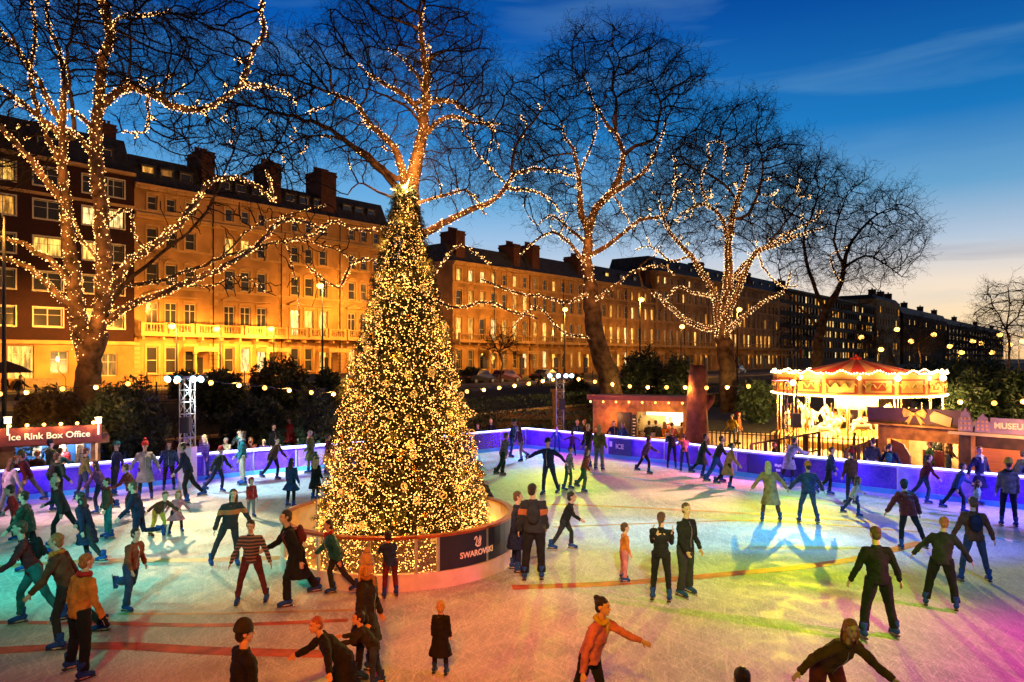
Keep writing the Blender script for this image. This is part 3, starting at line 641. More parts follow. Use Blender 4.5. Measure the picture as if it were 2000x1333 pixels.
# ================================================================== TREES
m_bark = mat('plane_bark', (.17,.1,.055), .9, var=.4, vs=2.5, bump=1.0, bs=9)
m_twig = mat('twig_bark', (.016,.011,.009), .95, var=.2, vs=3)
m_fairy = mat('fairy_bulb', (.9,.7,.4), .4, emit=(1, .5, .15), es=6, sample=False)
m_fairy2 = mat('fairy_bulb_pale', (.9,.8,.6), .4, emit=(1, .56, .22), es=5, sample=False)
def grow(seed, limbs, blobs, natt, step=.55, infl=7.0, kill=1.0, iters=70):
    """limbs: list of (points, r0, r1, lit, parent join handled by nearest); blobs: [(centre, radii)]"""
    g = np.random.default_rng(seed); pos = []; par = []; rad = []; lit = []
    for li, (pts, r0, r1, lt) in enumerate(limbs):
        r0 *= .76; r1 *= .8; pts = [Vector(p) for p in pts]; Q = []
        for i in range(len(pts)-1):
            p0 = pts[max(i-1,0)]; p1 = pts[i]; p2 = pts[i+1]; p3 = pts[min(i+2, len(pts)-1)]; k = max(1, int((p2-p1).length/step))
            for j in range(k):
                t = j/k; Q.append(.5*((2*p1)+(p2-p0)*t+(2*p0-5*p1+4*p2-p3)*t*t+(3*p1-p0-3*p2+p3)*t**3))
        Q.append(pts[-1]); n = len(Q)
        if pos:
            d = [(Vector(q)-Q[0]).length for q in pos]; prev = int(np.argmin(d)); 
        else: prev = -1
        for i, q in enumerate(Q):
            jit = Vector(g.normal(0, .035, 3)) if i else Vector((0,0,0))
            if i == 0 and prev >= 0 and (Vector(pos[prev])-q).length < .3: continue
            pos.append(tuple(q+jit)); par.append(prev); rad.append(r0+(r1-r0)*(i/(n-1))**.8); lit.append(lt); prev = len(pos)-1
    n0 = len(pos)
    vol = np.array([b[1][0]*b[1][1]*b[1][2] for b in blobs]); cnt = (vol/vol.sum()*natt).astype(int); A = []
    for (c, r), k in zip(blobs, cnt):
        u = g.normal(size=(k,3)); u /= np.linalg.norm(u, axis=1, keepdims=True); A.append(np.array(c)+u*np.array(r)*(g.random((k,1))**.42))
    A = np.concatenate(A); alive = np.ones(len(A), bool)
    for it in range(iters):
        kd = kdtree.KDTree(len(pos))
        for i, p in enumerate(pos): kd.insert(p, i)
        kd.balance(); acc = {}
        for ai in np.nonzero(alive)[0]:
            co, i, d = kd.find(A[ai])
            if d < kill: alive[ai] = False; continue
            if d > infl: continue
            v = (A[ai]-np.array(co))/d; acc[i] = acc.get(i, 0)+v
        if not acc: break
        for i, v in acc.items():
            l = np.linalg.norm(v)
            if l < .1: continue
            v = v/l+g.normal(0, .22, 3)
            if par[i] >= 0:
                w = np.array(pos[i])-np.array(pos[par[i]]); w = w/max(1e-6, np.linalg.norm(w)); v = v+w*.35
            v /= np.linalg.norm(v); pos.append(tuple(np.array(pos[i])+v*step)); par.append(i); rad.append(0); lit.append(False)
    pos = np.array(pos); par = np.array(par); n = len(pos); nch = np.zeros(n, int)
    for i in range(n):
        if par[i] >= 0: nch[par[i]] += 1
    acc = np.zeros(n); order = range(n-1, -1, -1); rr = np.array(rad, float); e = 2.4
    for i in order:
        if i >= n0: rr[i] = max(.034, acc[i]**(1/e)) if acc[i] > 0 else .026
        if par[i] >= 0 and par[i] != -1 and i >= n0: acc[par[i]] += (rr[i]*1.02)**e
    for i in range(n0, n):      # never thicker than what carries it
        if par[i] >= 0: rr[i] = min(rr[i], rr[par[i]]*.92+.002)
    return pos, par, rr, np.array(lit), n0, nch
def sprays(g, P0, D0, L1=1.5, nsub=3, w=.011, droop=0.0):
    """curving twigs with side twigs; returns segments"""
    segs = []; p = P0.copy(); d = D0.copy(); M = len(p); ln = L1*(.6+.7*g.random((M,1))); K = 4; subs = []
    for k in range(K):
        q = p+d*ln/K; r0 = w*(1-.18*k); segs.append((p, q, np.full(M, r0), np.full(M, r0*.85)))
        for _ in range(nsub if k else 1):
            s = d*.5+g.normal(0, .75, (M,3)); s /= np.linalg.norm(s, axis=1, keepdims=True); subs.append((q, s))
        p = q; d = d+g.normal(0, .33, (M,3)); d[:,2] -= droop; d /= np.linalg.norm(d, axis=1, keepdims=True)
    for (q, s) in subs:
        a = q; l2 = L1*.42*(.4+.8*g.random((M,1))); dd = s
        for k in range(2):
            c = a+dd*l2/2; segs.append((a, c, np.full(M, w*.62), np.full(M, w*.4))); a = c; dd = dd+g.normal(0, .4, (M,3)); dd /= np.linalg.norm(dd, axis=1, keepdims=True)
    return [np.concatenate(x) for x in zip(*segs)]
def bare_tree(label, seed, limbs, blobs, natt=1500, L1=1.5, w=.012, per=2, nsub=2, glow=0, lights=0.0, bulb_r=.04, spiral=False, name='plane_tree', cat='tree', group=None, step=.55, kill=1.0, infl=7.0, fmat=None, lightlabel=None, minr=.03, halo=0.0, litextra=0.0):
    w *= 1.0; per = per if name == 'plane_tree' else per; bulb_r *= .74; lights *= 1.15; natt = int(natt*1.6); kill *= .74; step *= .85; infl *= .9
    g = np.random.default_rng(seed+1000); pos, par, rr, lit, n0, nch = grow(seed, limbs, blobs, natt, step, infl, kill)
    base = Vector(limbs[0][0][0]); root = thing(name, label, cat, base, 0, group); off = np.array(base)
    big = [i for i in range(len(pos)) if par[i] >= 0 and (i < n0 or rr[i] > .07)]; small = [i for i in range(len(pos)) if par[i] >= 0 and not (i < n0 or rr[i] > .07)]
    def chains(idx, sides):
        ids = set(idx); ch = {}
        for i in idx: ch.setdefault(int(par[i]), []).append(i)
        b = MB(); done = set()
        for i in sorted(idx):
            if i in done: continue
            c = [int(par[i]), i]; done.add(i)
            while True:
                nx = [k for k in ch.get(c[-1], []) if k not in done]
                if not nx: break
                k = max(nx, key=lambda q: rr[q]); c.append(k); done.add(k)
            r = [float(rr[q]) for q in c]; r[0] = min(r[0], r[1]*1.15)
            b.tube([Vector(pos[q])-base for q in c], r, sides, caps=False)
        return b
    b = chains(big, 10)
    # bark lumps
    vv = []
    for v in b.v:
        p = Vector(v); vv.append(p+noise.noise_vector(p*1.3)*.05)
    b.v = [tuple(v) for v in vv]; b.build('trunk', m_bark, root, smooth=True)
    if small:
        V, F = prisms(pos[par[small]]-off, pos[small]-off, np.minimum(rr[par[small]], rr[small]*1.25), rr[small], 4)
        # twigs
    tips = np.array([i for i in range(len(pos)) if par[i] >= 0 and rr[i] < .06 and (i >= n0 or i % 3 == 0)])
    VV, FF = ([V], [F]) if small else ([], [])
    cnt = len(V) if small else 0
    for rep in range(per):
        d = pos[tips]-pos[par[tips]]; d /= np.maximum(1e-6, np.linalg.norm(d, axis=1, keepdims=True)); d = d+g.normal(0, .7, d.shape); d /= np.linalg.norm(d, axis=1, keepdims=True)
        S = sprays(g, pos[tips]-off, d, L1, nsub, w); v, f = prisms(*S, n=3); VV.append(v); FF.append(f+cnt); cnt += len(v)
    me = np_mesh('crown', np.concatenate(VV), np.concatenate(FF)); me.materials.append(m_twig); put(me, 'crown', root)
    if lights > 0:
        C = []; 
        for i in range(len(pos)):
            if par[i] < 0 or not (lit[i] or (litextra > 0 and i >= n0 and rr[i] > minr and g.random() < litextra and pos[i][2] < 19)): continue
            a = pos[par[i]]; c = pos[i]; ln = np.linalg.norm(c-a); r = max(rr[i], .03)
            k = lights*ln*(1.0+2.2*min(r, .6)); k = int(k)+(g.random() < k % 1)
            d = (c-a)/ln; u = np.cross(d, (.3,.5,.81)); u /= np.linalg.norm(u); w_ = np.cross(d, u)
            for q in range(k):
                t = g.random(); an = g.random()*6.283
                if spiral: t = q/k; an = q*2.399 if False else (q/7.0)*6.283; 
                C.append(a+(c-a)*t+(u*math.cos(an)+w_*math.sin(an))*(r*1.06+.03)+g.normal(0, .015, 3))
        C = np.array(C)+g.normal(0, .02, (len(C), 3)); V, F = octas(C-off, bulb_r*(.55+1.0*g.random(len(C))**1.6)); me = np_mesh('fairy_lights', V, F); me.materials.append(fmat or m_fairy)
        o = put(me, 'fairy_lights', None, base); tag(o, lightlabel, 'fairy lights', None, 'stuff')
        if glow:
            ids = [i for i in range(n0) if lit[i] and rr[i] > .12]
            for i in ids[::max(1, len(ids)//22)]: q = pos[i]; lamp('fairy_glow', (q[0]-off[0], q[1]-off[1]-rr[i]-.7, q[2]-off[2]), glow, (1,.36,.08), .3, root)
    return root, pos, par, rr
def ll(pts, Y):  # pixel polyline, with depth given as constant, list or (start, end)
    n = len(pts); out = []
    for i, p in enumerate(pts):
        y = p[2]+Y if len(p) > 2 else Y; out.append(P(p[0], p[1], y))
    return out
def blob(px, py, Y, rx, ry, rz): return (tuple(P(px, py, Y)), (rx*Y/FPX, rz, ry*Y/FPX))

# --- T1, the big lit tree on the left
Y1 = 40.0
T1 = [
 (ll([(168,835),(170,760),(178,700),(188,650)], Y1), .95, .72, False),
 (ll([(172,700),(160,655),(150,600),(143,540),(133,470),(128,400),(122,340),(122,270),(124,215)], Y1), .68, .22, True),
 (ll([(124,215),(124,150),(116,100,1),(95,50,1),(90,-20,1)], Y1), .22, .08, True),
 (ll([(185,660),(200,600,-.5),(203,520,-.8),(200,440,-1),(190,340,-1),(188,260,-1),(192,190,-1),(200,120,-1),(215,70,-1),(205,20,-1),(190,-40,-1)], Y1), .62, .25, True),
 (ll([(200,600,-.5),(245,520,-1),(300,480,-2),(345,440,-3),(380,400,-3),(410,355,-3),(455,345,-3),(505,365,-3),(535,395,-3),(520,330,-3)], Y1), .3, .08, True),
 (ll([(190,640),(250,600,-1),(310,575,-2),(370,550,-2),(440,520,-3),(510,470,-3),(560,430,-3),(640,450,-3)], Y1), .28, .08, True),
 (ll([(188,215,-1),(240,175,-2),(290,180,-3),(340,208,-4),(390,212,-4),(440,190,-4),(475,160,-4),(490,110,-4),(515,65,-4),(510,20,-4),(508,-30,-4)], Y1), .3, .1, True),
 (ll([(475,165,-4),(520,170,-4),(560,180,-4),(580,205,-4)], Y1), .1, .04, True),
 (ll([(285,185,-3),(292,225,-3),(285,262,-3),(262,262,-3),(240,258,-3)], Y1), .1, .05, True),
 (ll([(143,560),(110,520,-1),(70,490,-2),(30,470,-2),(-20,462,-2)], Y1), .25, .1, True),
 (ll([(150,610),(105,570,-1),(60,525,-2),(10,505,-2),(-40,500,-2)], Y1), .28, .1, True),
 (ll([(128,400),(85,345,-1),(40,290,-2),(0,245,-3),(-40,225,-3)], Y1), .28, .12, True),
 (ll([(122,270),(85,235),(40,200),(0,170),(-40,150)], Y1), .24, .12, True),
 (ll([(118,240),(70,150),(30,95),(0,60),(-30,30)], Y1), .2, .1, True),
 (ll([(120,330),(85,250),(60,150),(70,60),(60,-20)], Y1+1), .2, .08, True),
 (ll([(145,270),(140,190,1),(130,110,1),(150,40,1),(155,-30,1)], Y1), .16, .07, False),
 (ll([(188,270,-1),(160,230,-1),(128,215)], Y1), .15, .12, True),
 (ll([(190,330,-1),(160,270,-1),(130,255)], Y1), .15, .12, True),
 (ll([(215,75,-1),(235,32,-1),(285,30,-2),(330,20,-2)], Y1), .12, .05, True),
 (ll([(200,440,-1),(250,410,-2),(262,460,-2),(290,490,-2)], Y1), .14, .05, True),
 (ll([(203,520,-1),(160,470,-2),(145,430,-2),(125,420,-2)], Y1), .12, .06, True),
]
B1 = [blob(60, 70, Y1, 170, 130, 4.5), blob(230, 60, Y1, 190, 120, 4.5), blob(330, 120, Y1-3, 150, 110, 3.5), blob(460, 100, Y1-3, 110, 120, 3), blob(350, 230, Y1-3, 140, 80, 2.5), blob(0, 200, Y1, 100, 170, 4), blob(230, -60, Y1, 260, 120, 5)]
bare_tree('huge forked plane tree wrapped in warm fairy lights beside the box office kiosk', 1, T1, B1, 1900, L1=1.15, w=.010, per=2, nsub=2, lights=19, bulb_r=.033, glow=20, litextra=.3, minr=.04, lightlabel='warm fairy lights winding up the forked plane tree beside the box office', step=.45, kill=.8, infl=5)

# --- T2, behind the Christmas tree
Y2 = 44.0
T2 = [
 (ll([(803,800),(803,700),(803,600),(803,500),(803,420),(800,370)], Y2), .85, .72, False),
 (ll([(800,370),(810,330),(822,280),(826,235),(832,190),(834,150),(828,110),(822,60),(826,15)], Y2), .62, .1, True),
 (ll([(795,375),(785,330),(770,290),(745,262),(718,240),(700,210),(670,190),(640,180)], Y2), .4, .1, True),
 (ll([(826,240),(810,205),(780,180),(750,165),(720,145),(700,128)], Y2+1), .28, .08, True),
 (ll([(832,190),(815,150),(795,120),(775,105),(755,95)], Y2+1), .2, .06, True),
 (ll([(834,150),(840,110),(838,85)], Y2), .16, .06, True),
 (ll([(828,270),(860,235),(890,228),(920,240),(955,245),(965,260)], Y2), .25, .06, True),
 (ll([(832,200),(870,198),(900,210),(930,230),(970,255)], Y2), .22, .06, True),
 (ll([(790,380),(740,330,1),(680,280,2),(630,245,2),(560,225,3),(470,205,3),(410,200,3)], Y2), .32, .06, False),
 (ll([(775,350),(700,290,2),(640,265,2),(590,270,2),(540,300,2)], Y2), .2, .05, False),
 (ll([(800,400),(860,385),(910,370),(935,395),(950,420)], Y2-1), .14, .05, True),
 (ll([(805,470),(850,445,-1),(905,415,-1),(950,400,-1),(990,365,-2),(1005,340,-2),(1060,330,-2),(1120,345,-2)], Y2), .34, .06, True),
 (ll([(990,370,-2),(1040,372,-2),(1085,400,-2),(1100,440,-2)], Y2), .14, .04, True),
 (ll([(1000,345,-2),(1005,290,-2),(1040,240,-2),(1075,190,-2)], Y2), .16, .04, False),
 (ll([(800,400),(740,375),(700,358),(680,380)], Y2-1), .14, .04, False),
 (ll([(826,250),(800,215,1),(760,190,2),(700,170,3)], Y2), .14, .05, False),
 (ll([(800,440),(700,450,-2),(650,430,-2),(610,460,-2),(560,470,-3)], Y2), .14, .05, True),
 (ll([(1000,372,-2),(960,330,-2),(925,290,-2),(905,240,-2)], Y2), .08, .04, True),
 (ll([(805,520),(700,510,-3),(660,560,-3),(600,520,-3)], Y2), .12, .05, True),
 (ll([(806,560),(880,600,-3),(950,590,-3),(1000,608,-3),(1050,620,-3)], Y2), .14, .05, True),
 (ll([(806,580),(860,520,-2),(900,480,-2),(960,520,-2)], Y2), .12, .05, True),
]
B2 = [blob(790, 60, Y2, 150, 95, 4.5), blob(860, 140, Y2, 130, 110, 4), blob(660, 130, Y2, 130, 90, 4), blob(560, 200, Y2, 130, 110, 4), blob(520, 300, Y2+1, 110, 90, 3.5), blob(700, 260, Y2, 110, 70, 3.5), blob(930, 220, Y2, 110, 110, 4), blob(900, 340, Y2-1, 90, 80, 3), blob(760, 20, Y2, 130, 60, 4), blob(1010, 300, Y2-1, 60, 70, 3)]
bare_tree('broad plane tree rising straight behind the Christmas tree star, limbs wound with lights', 2, T2, B2, 2100, L1=1.3, w=.0115, per=2, nsub=2, lights=17, bulb_r=.032, glow=18, litextra=.3, minr=.04, lightlabel='fairy lights along the limbs of the plane tree behind the Christmas tree', step=.5, kill=.9, infl=5.5)

for q_ in ((800,395),(808,350),(815,300)): v_ = P(q_[0], q_[1], Y2-1.6); lamp('fairy_glow', v_, 260, (1,.4,.08), .3)
# --- T3 the leaning tree
Y3 = 56.0
T3 = [
 (ll([(1197,790),(1190,740),(1172,690),(1160,640),(1158,600),(1153,560)], Y3), 1.15, .72, False),
 (ll([(1153,560),(1148,520),(1148,480),(1152,440),(1170,400),(1195,375),(1215,325),(1218,300),(1200,260),(1180,235),(1165,205)], Y3), .62, .12, True),
 (ll([(1150,450),(1135,420),(1132,370),(1128,330),(1120,290),(1105,270),(1095,240)], Y3), .4, .08, True),
 (ll([(1215,310),(1240,285),(1275,275),(1285,240),(1290,200),(1270,150)], Y3+1), .22, .05, False),
 (ll([(1185,385),(1225,360),(1265,330),(1285,290),(1300,240)], Y3-1), .3, .07, True),
 (ll([(1200,260),(1203,210),(1195,160),(1210,120),(1190,80)], Y3), .2, .05, False),
 (ll([(1132,340),(1150,300),(1165,250),(1160,200),(1140,150)], Y3), .14, .05, True),
 (ll([(1150,520),(1115,480,-1),(1080,455,-2),(1045,470,-2),(1015,500,-2)], Y3), .24, .06, True),
 (ll([(1148,480),(1110,445,1),(1075,420,1),(1050,440,1),(1030,420,1)], Y3), .2, .05, True),
 (ll([(1154,570),(1110,590,-2),(1060,580,-2),(1000,570,-3),(940,545,-3)], Y3), .2, .06, True),
 (ll([(1156,590),(1200,560,-2),(1240,530,-2),(1290,520,-2),(1320,540,-2)], Y3), .22, .06, True),
 (ll([(1150,500),(1200,470,-1),(1250,430,-1),(1300,420,-1),(1320,360,-1),(1315,300,-1)], Y3), .26, .06, True),
 (ll([(1190,370),(1215,410,-1),(1235,450,-1)], Y3), .1, .05, True),
 (ll([(1120,300),(1060,310),(1010,340)], Y3), .1, .04, False),
 (ll([(1165,660),(1100,650,-2),(1050,600,-2),(1000,640,-3)], Y3), .12, .05, True),
]
B3 = [blob(1190, 120, Y3, 130, 75, 5), blob(1110, 170, Y3, 90, 70, 4.5), blob(1280, 170, Y3, 110, 90, 4.5), blob(1070, 260, Y3, 80, 90, 4.5), blob(1200, 240, Y3, 130, 90, 4), blob(1310, 250, Y3, 70, 120, 4), blob(1060, 350, Y3, 80, 70, 4), blob(1260, 350, Y3, 120, 70, 4), blob(1150, 430, Y3, 110, 60, 3.5)]
bare_tree('leaning plane tree with a thick bare dark trunk behind the small food hut', 3, T3, B3, 2100, L1=1.5, w=.014, per=2, nsub=2, lights=13, bulb_r=.036, glow=14, litextra=.5, minr=.036, fmat=m_fairy2, lightlabel='pale fairy lights on the leaning plane tree behind the food hut', step=.6, kill=1.05, infl=6)

# --- T4 the spiral-lit tree
Y4 = 60.0
T4 = [
 (ll([(1425,805),(1422,750),(1417,690),(1412,660)], Y4), 1.0, .8, False),
 (ll([(1412,660),(1416,620),(1420,580),(1422,530),(1424,480),(1430,430),(1440,390),(1455,350),(1460,320)], Y4), .75, .14, True),
 (ll([(1408,660),(1402,610),(1392,570),(1370,530),(1350,500),(1320,470),(1300,440),(1290,400)], Y4), .5, .1, True),
 (ll([(1416,620),(1440,570),(1455,530),(1480,490),(1510,480),(1560,460),(1610,445)], Y4-1), .4, .07, True),
 (ll([(1420,560),(1450,520,1),(1500,480,1),(1550,450,1),(1590,430,1),(1608,410,1)], Y4), .3, .06, True),
 (ll([(1424,480),(1410,430),(1380,400),(1350,405),(1320,430)], Y4), .28, .08, True),
 (ll([(1430,430),(1460,420),(1480,380),(1490,330),(1480,280)], Y4), .2, .06, False),
 (ll([(1405,640),(1370,640,-1),(1340,625,-2),(1310,600,-3),(1275,570,-4)], Y4), .3, .14, True),
 (ll([(1275,570,-4),(1255,560,-4),(1250,520,-4),(1280,500,-4)], Y4), .14, .06, False),
 (ll([(1418,650),(1450,620,-2),(1490,590,-2),(1530,570,-2),(1545,530,-2)], Y4), .3, .07, True),
 (ll([(1380,400),(1370,350),(1385,310),(1384,280),(1415,280),(1412,330)], Y4), .14, .05, True),
 (ll([(1440,390),(1400,350),(1340,320),(1330,280),(1360,250)], Y4+1), .16, .05, False),
 (ll([(1392,580),(1350,570,-2),(1320,560,-2),(1300,590,-2)], Y4), .16, .06, True),
 (ll([(1480,490),(1495,530,-2),(1530,560,-2),(1560,560,-2)], Y4), .12, .05, True),
 (ll([(1350,500),(1310,510),(1270,480),(1240,490)], Y4), .14, .05, True),
 (ll([(1500,480),(1530,440),(1560,400),(1580,360)], Y4+1), .14, .05, False),
]
B4 = [blob(1430, 270, Y4, 90, 90, 5), blob(1470, 330, Y4, 110, 90, 5), blob(1370, 330, Y4, 90, 80, 5), blob(1530, 340, Y4+1, 80, 80, 4.5), blob(1400, 430, Y4, 130, 70, 4.5), blob(1540, 430, Y4, 90, 70, 4), blob(1300, 420, Y4, 70, 70, 4)]
bare_tree('plane tree with a trunk tightly ringed by spiral lights, left of the carousel', 4, T4, B4, 2000, L1=1.5, w=.0145, per=2, nsub=2, lights=18, bulb_r=.036, glow=14, litextra=.5, minr=.036, spiral=True, fmat=m_fairy2, lightlabel='spiral rings of pale lights around the plane tree left of the carousel', step=.6, kill=1.05, infl=6)

# --- T5 the last of the row, mostly unlit
Y5 = 78.0
T5 = [
 (ll([(1592,745),(1596,700),(1602,650),(1612,610),(1630,580)], Y5), .9, .5, False),
 (ll([(1630,580),(1645,550),(1650,510),(1665,470),(1700,430),(1730,410)], Y5), .42, .08, False),
 (ll([(1650,520),(1690,500),(1720,510),(1760,540)], Y5), .2, .06, False),
 (ll([(1612,610),(1590,560),(1575,510),(1570,460),(1590,410),(1600,370)], Y5), .35, .08, False),
 (ll([(1648,520),(1630,470),(1640,420),(1655,380)], Y5), .24, .06, False),
 (ll([(1640,550),(1620,500),(1645,490),(1655,480)], Y5-1), .14, .06, True),
 (ll([(1608,630),(1650,600),(1700,590),(1720,560)], Y5), .16, .05, False),
 (ll([(1600,640),(1560,600),(1530,560),(1520,520)], Y5), .2, .06, False),
]
B5 = [blob(1660, 430, Y5, 120, 75, 5.5), blob(1600, 370, Y5, 90, 60, 5.5), blob(1730, 470, Y5, 80, 80, 5), blob(1740, 410, Y5, 60, 40, 4), blob(1640, 520, Y5, 110, 50, 5), blob(1550, 470, Y5, 60, 80, 4.5)]
bare_tree('last plane tree of the row, wide unlit crown against the sunset sky', 5, T5, B5, 1500, L1=1.9, w=.017, per=2, nsub=2, lights=10, bulb_r=.04, fmat=m_fairy2, lightlabel='short run of pale lights in the last plane tree of the row', step=.75, kill=1.3, infl=8)
# --- dark unlit plane behind T1/T2, fills the twigs over the roofs
Y6 = 52.0
T6 = [(ll([(182,800),(180,700),(184,640)], Y6), .5, .4, False), (ll([(184,640),(240,560),(310,500),(390,430),(440,340),(470,250)], Y6), .24, .05, False), (ll([(240,560),(330,545),(430,505),(520,480),(600,470),(700,510)], Y6), .18, .05, True), (ll([(390,430),(420,380),(380,300),(340,230)], Y6), .12, .04, False), (ll([(440,350),(500,330),(550,270),(570,210)], Y6), .12, .04, False), (ll([(320,545),(400,560),(470,540),(520,570)], Y6), .08, .04, True), (ll([(560,478),(580,560),(585,620)], Y6), .06, .03, True), (ll([(430,505),(500,440),(560,420),(640,400)], Y6), .1, .04, True), (ll([(600,470),(620,560),(610,600)], Y6), .06, .03, False)]
B6 = [blob(400, 240, Y6, 130, 90, 4), blob(540, 230, Y6, 110, 100, 4), blob(470, 330, Y6, 130, 60, 4), blob(430, 420, Y6, 120, 60, 3.5), blob(570, 470, Y6, 120, 60, 3.5), blob(480, 560, Y6, 90, 40, 3)]
bare_tree('slimmer unlit plane tree directly behind the huge forked one, fine twigs veiling the terrace', 6, T6, B6, 1100, L1=1.3, w=.0105, per=0, nsub=1, lights=9, bulb_r=.03, lightlabel='thin warm light strings drooping in front of the cream terrace', step=.6, kill=1.2, infl=6)
def street_tree(px, by, ty, Y, rx, label, seed, lights=0, ll_=None, group='bare street trees to the right of the plane trees'):
    h = by-ty; lim = [(ll([(px,by),(px+3,by-h*.3),(px-2,by-h*.5)], Y), .012*h*Y/FPX+.05, .1, False), (ll([(px-2,by-h*.5),(px-rx*.4,by-h*.7),(px-rx*.6,by-h*.85)], Y), .09, .04, False), (ll([(px-2,by-h*.5),(px+rx*.4,by-h*.68),(px+rx*.6,by-h*.8)], Y), .09, .04, False), (ll([(px-2,by-h*.5),(px+4,by-h*.8),(px,by-h*.93)], Y), .09, .03, False)]
    s = Y/60; bare_tree(label, seed, lim, [blob(px, by-h*.68, Y, rx, h*.33, rx*Y/FPX)], 260, L1=1.1*s, w=.012*s, per=2, nsub=2, name='street_tree', group=group, step=.5*s, kill=.8*s, infl=8*s, lights=lights, lightlabel=ll_)
street_tree(978, 745, 632, 62, 38, 'small bare street tree in front of the far cream houses', 31, group=None)
street_tree(1968, 742, 545, 60, 62, 'round headed bare tree cut by the edge of the frame', 32)
street_tree(1885, 742, 625, 95, 50, 'bare street tree in front of the farthest brick range', 33)
street_tree(1795, 735, 620, 120, 48, 'bare street tree below the distant mansion block', 34)
street_tree(1690, 735, 625, 110, 42, 'bare street tree in front of the dark office block', 35)
street_tree(1560, 740, 600, 95, 46, 'bare street tree between the spiral lit tree and the carousel', 36)
street_tree(1930, 742, 640, 80, 44, 'low bare tree over the dark hedges near the museum hut', 37)

# --- cut trunk by the hut
st = thing('tree_stump', 'tall cut off tree trunk, bark tinted as if lit red brown, beside the food hut', 'tree trunk', P(1362, 0, 33.5).xy.to_3d()+Vector((0,0,-.4)))
b = MB(); b.tube([(0,0,0),(.0,0,.5),(.02,0,1.4),(0,0,2.8),(.03,0,4.0),(.05,0,4.55)], [.7,.57,.5,.45,.43,.38], 20)
b.v = [tuple(Vector(v)+noise.noise_vector(Vector(v)*1.8)*.09) for v in b.v]; b.build('trunk', mat('red_lit_bark', (.2,.06,.03), .95, var=.4, vs=2.2, bump=1, bs=8), st, smooth=True)  # reddish light on the trunk is put into the bark colour
b = MB(); b.tube([(.3,0,2.6),(.6,-.1,3.0),(.62,-.1,3.25)], [.2,.16,.14], 9); b.build('branch_stub', MATS['red_lit_bark'], st, smooth=True)

# ------------------------------------------------------------------ shrubs and hedges
LEAFM = {}
def leafy(name, label, c, r, n, size, col, seed, cat='shrub', group=None, box=False, kind=None):
    g = np.random.default_rng(seed)
    if box: C = (g.random((n,3))*2-1); k = g.integers(0, 3, n); C[np.arange(n), k] = np.sign(C[np.arange(n), k])*(.85+.15*g.random(n)); C = C*np.array(r)
    else:
        C = g.normal(size=(n,3)); C /= np.linalg.norm(C, axis=1, keepdims=True); lump = np.array([.78+.3*noise.noise(Vector(c_)*2.2+Vector((seed,0,0))) for c_ in C])[:,None]; C = C*lump*(1-.35*g.random((n,1))**1.5)*np.array(r)*1.15
    C[:,2] = np.maximum(C[:,2], -r[2]*.9)
    u = g.normal(size=(n,3)); u /= np.linalg.norm(u, axis=1, keepdims=True); w = np.cross(u, g.normal(size=(n,3))); w /= np.linalg.norm(w, axis=1, keepdims=True); s = size*(.5+g.random((n,1)))
    V = np.stack([C, C+u*s+w*s*.35, C+u*s*2, C+u*s-w*s*.35], 1).reshape(-1,3); F = np.arange(4*n).reshape(-1,4)
    root = thing(name, label, cat, (c[0], c[1], gz(c[0], c[1])), 0, group) if kind is None else None
    dz = c[2]-gz(c[0], c[1])
    if dz > 0 or True: V[:,2] += dz
    me = np_mesh('foliage', V, F); me.materials.append(col)
    if kind: o = put(me, name, None, (c[0], c[1], gz(c[0], c[1]))); tag(o, label, cat, None, kind); return o
    put(me, 'foliage', root)
    b = MB()
    for k in range(7):
        a = k*.9+seed; b.tube([(math.cos(a)*.1, math.sin(a)*.1, -.1), (math.cos(a)*r[0]*.35, math.sin(a)*r[1]*.35, dz*.6+.2), (math.cos(a)*r[0]*.6, math.sin(a)*r[1]*.6, dz+r[2]*.3)], [.05,.035,.015], 5, caps=False)
    b.build('stem', m_twig, root); return root
m_leafd = mat('dark_evergreen_leaf', (.035,.06,.03), .55, var=.5, vs=1.2)
m_leafo = mat('orange_lit_leaf', (.12,.08,.03), .6, var=.5, vs=1.5)  # orange lamp light is put into this leaf colour
def bush(px, py, Y, rx, ry, label, seed, n=2600, size=.11, col=None, cat='shrub', group='shrubs round the rink'):
    c = P(px, py, Y); g_ = gz(c.x, c.y); tp = c.z+ry*Y/FPX; rz_ = (tp-g_)/2+.1; n = int(n*max(1, rz_/(ry*Y/FPX))); ry = rz_*FPX/Y; c.z = (tp+g_)/2; leafy('shrub', label, c, (rx*Y/FPX, max(.8, rx*Y/FPX*.7), ry*Y/FPX), n, size, col or m_leafd, seed, cat, group)
bush(250, 800, 30, 82, 60, 'big dark rounded evergreen between the lit forked tree and tower', 1, 6500, .1)
bush(95, 800, 31, 78, 38, 'shrub with orange-lit leaf colour directly behind the box office sign', 2, 4200, .1, m_leafo)
bush(430, 760, 42, 50, 35, 'dark shrub on the bank below the cream terrace, right of the light tower', 3, 3200, .13)
bush(545, 735, 44, 62, 34, 'loose leafy shrub rising against the lit ground floor of the terrace', 4, 3200, .14)
bush(620, 800, 34, 40, 34, 'dark shrub beside the Christmas tree on its barrier side', 5, 2200, .12)
bush(505, 805, 35, 70, 25, 'low shrub behind the spectators at the long barrier', 6, 2600, .12)
bush(640, 745, 46, 30, 25, 'dark shrub beneath the tall street lamp', 7, 1600, .14)
bush(1260, 715, 56, 52, 34, 'dark evergreen between the leaning trunk and the cut off trunk', 8, 3600, .16)
bush(1325, 735, 54, 40, 40, 'dark evergreen behind the cut off trunk', 9, 2600, .16)
bush(1480, 775, 56, 45, 30, 'dark shrub left of the carousel canopy', 10, 2400, .15)
bush(1125, 760, 60, 30, 25, 'dark shrub left of the leaning trunk', 11, 1500, .16)
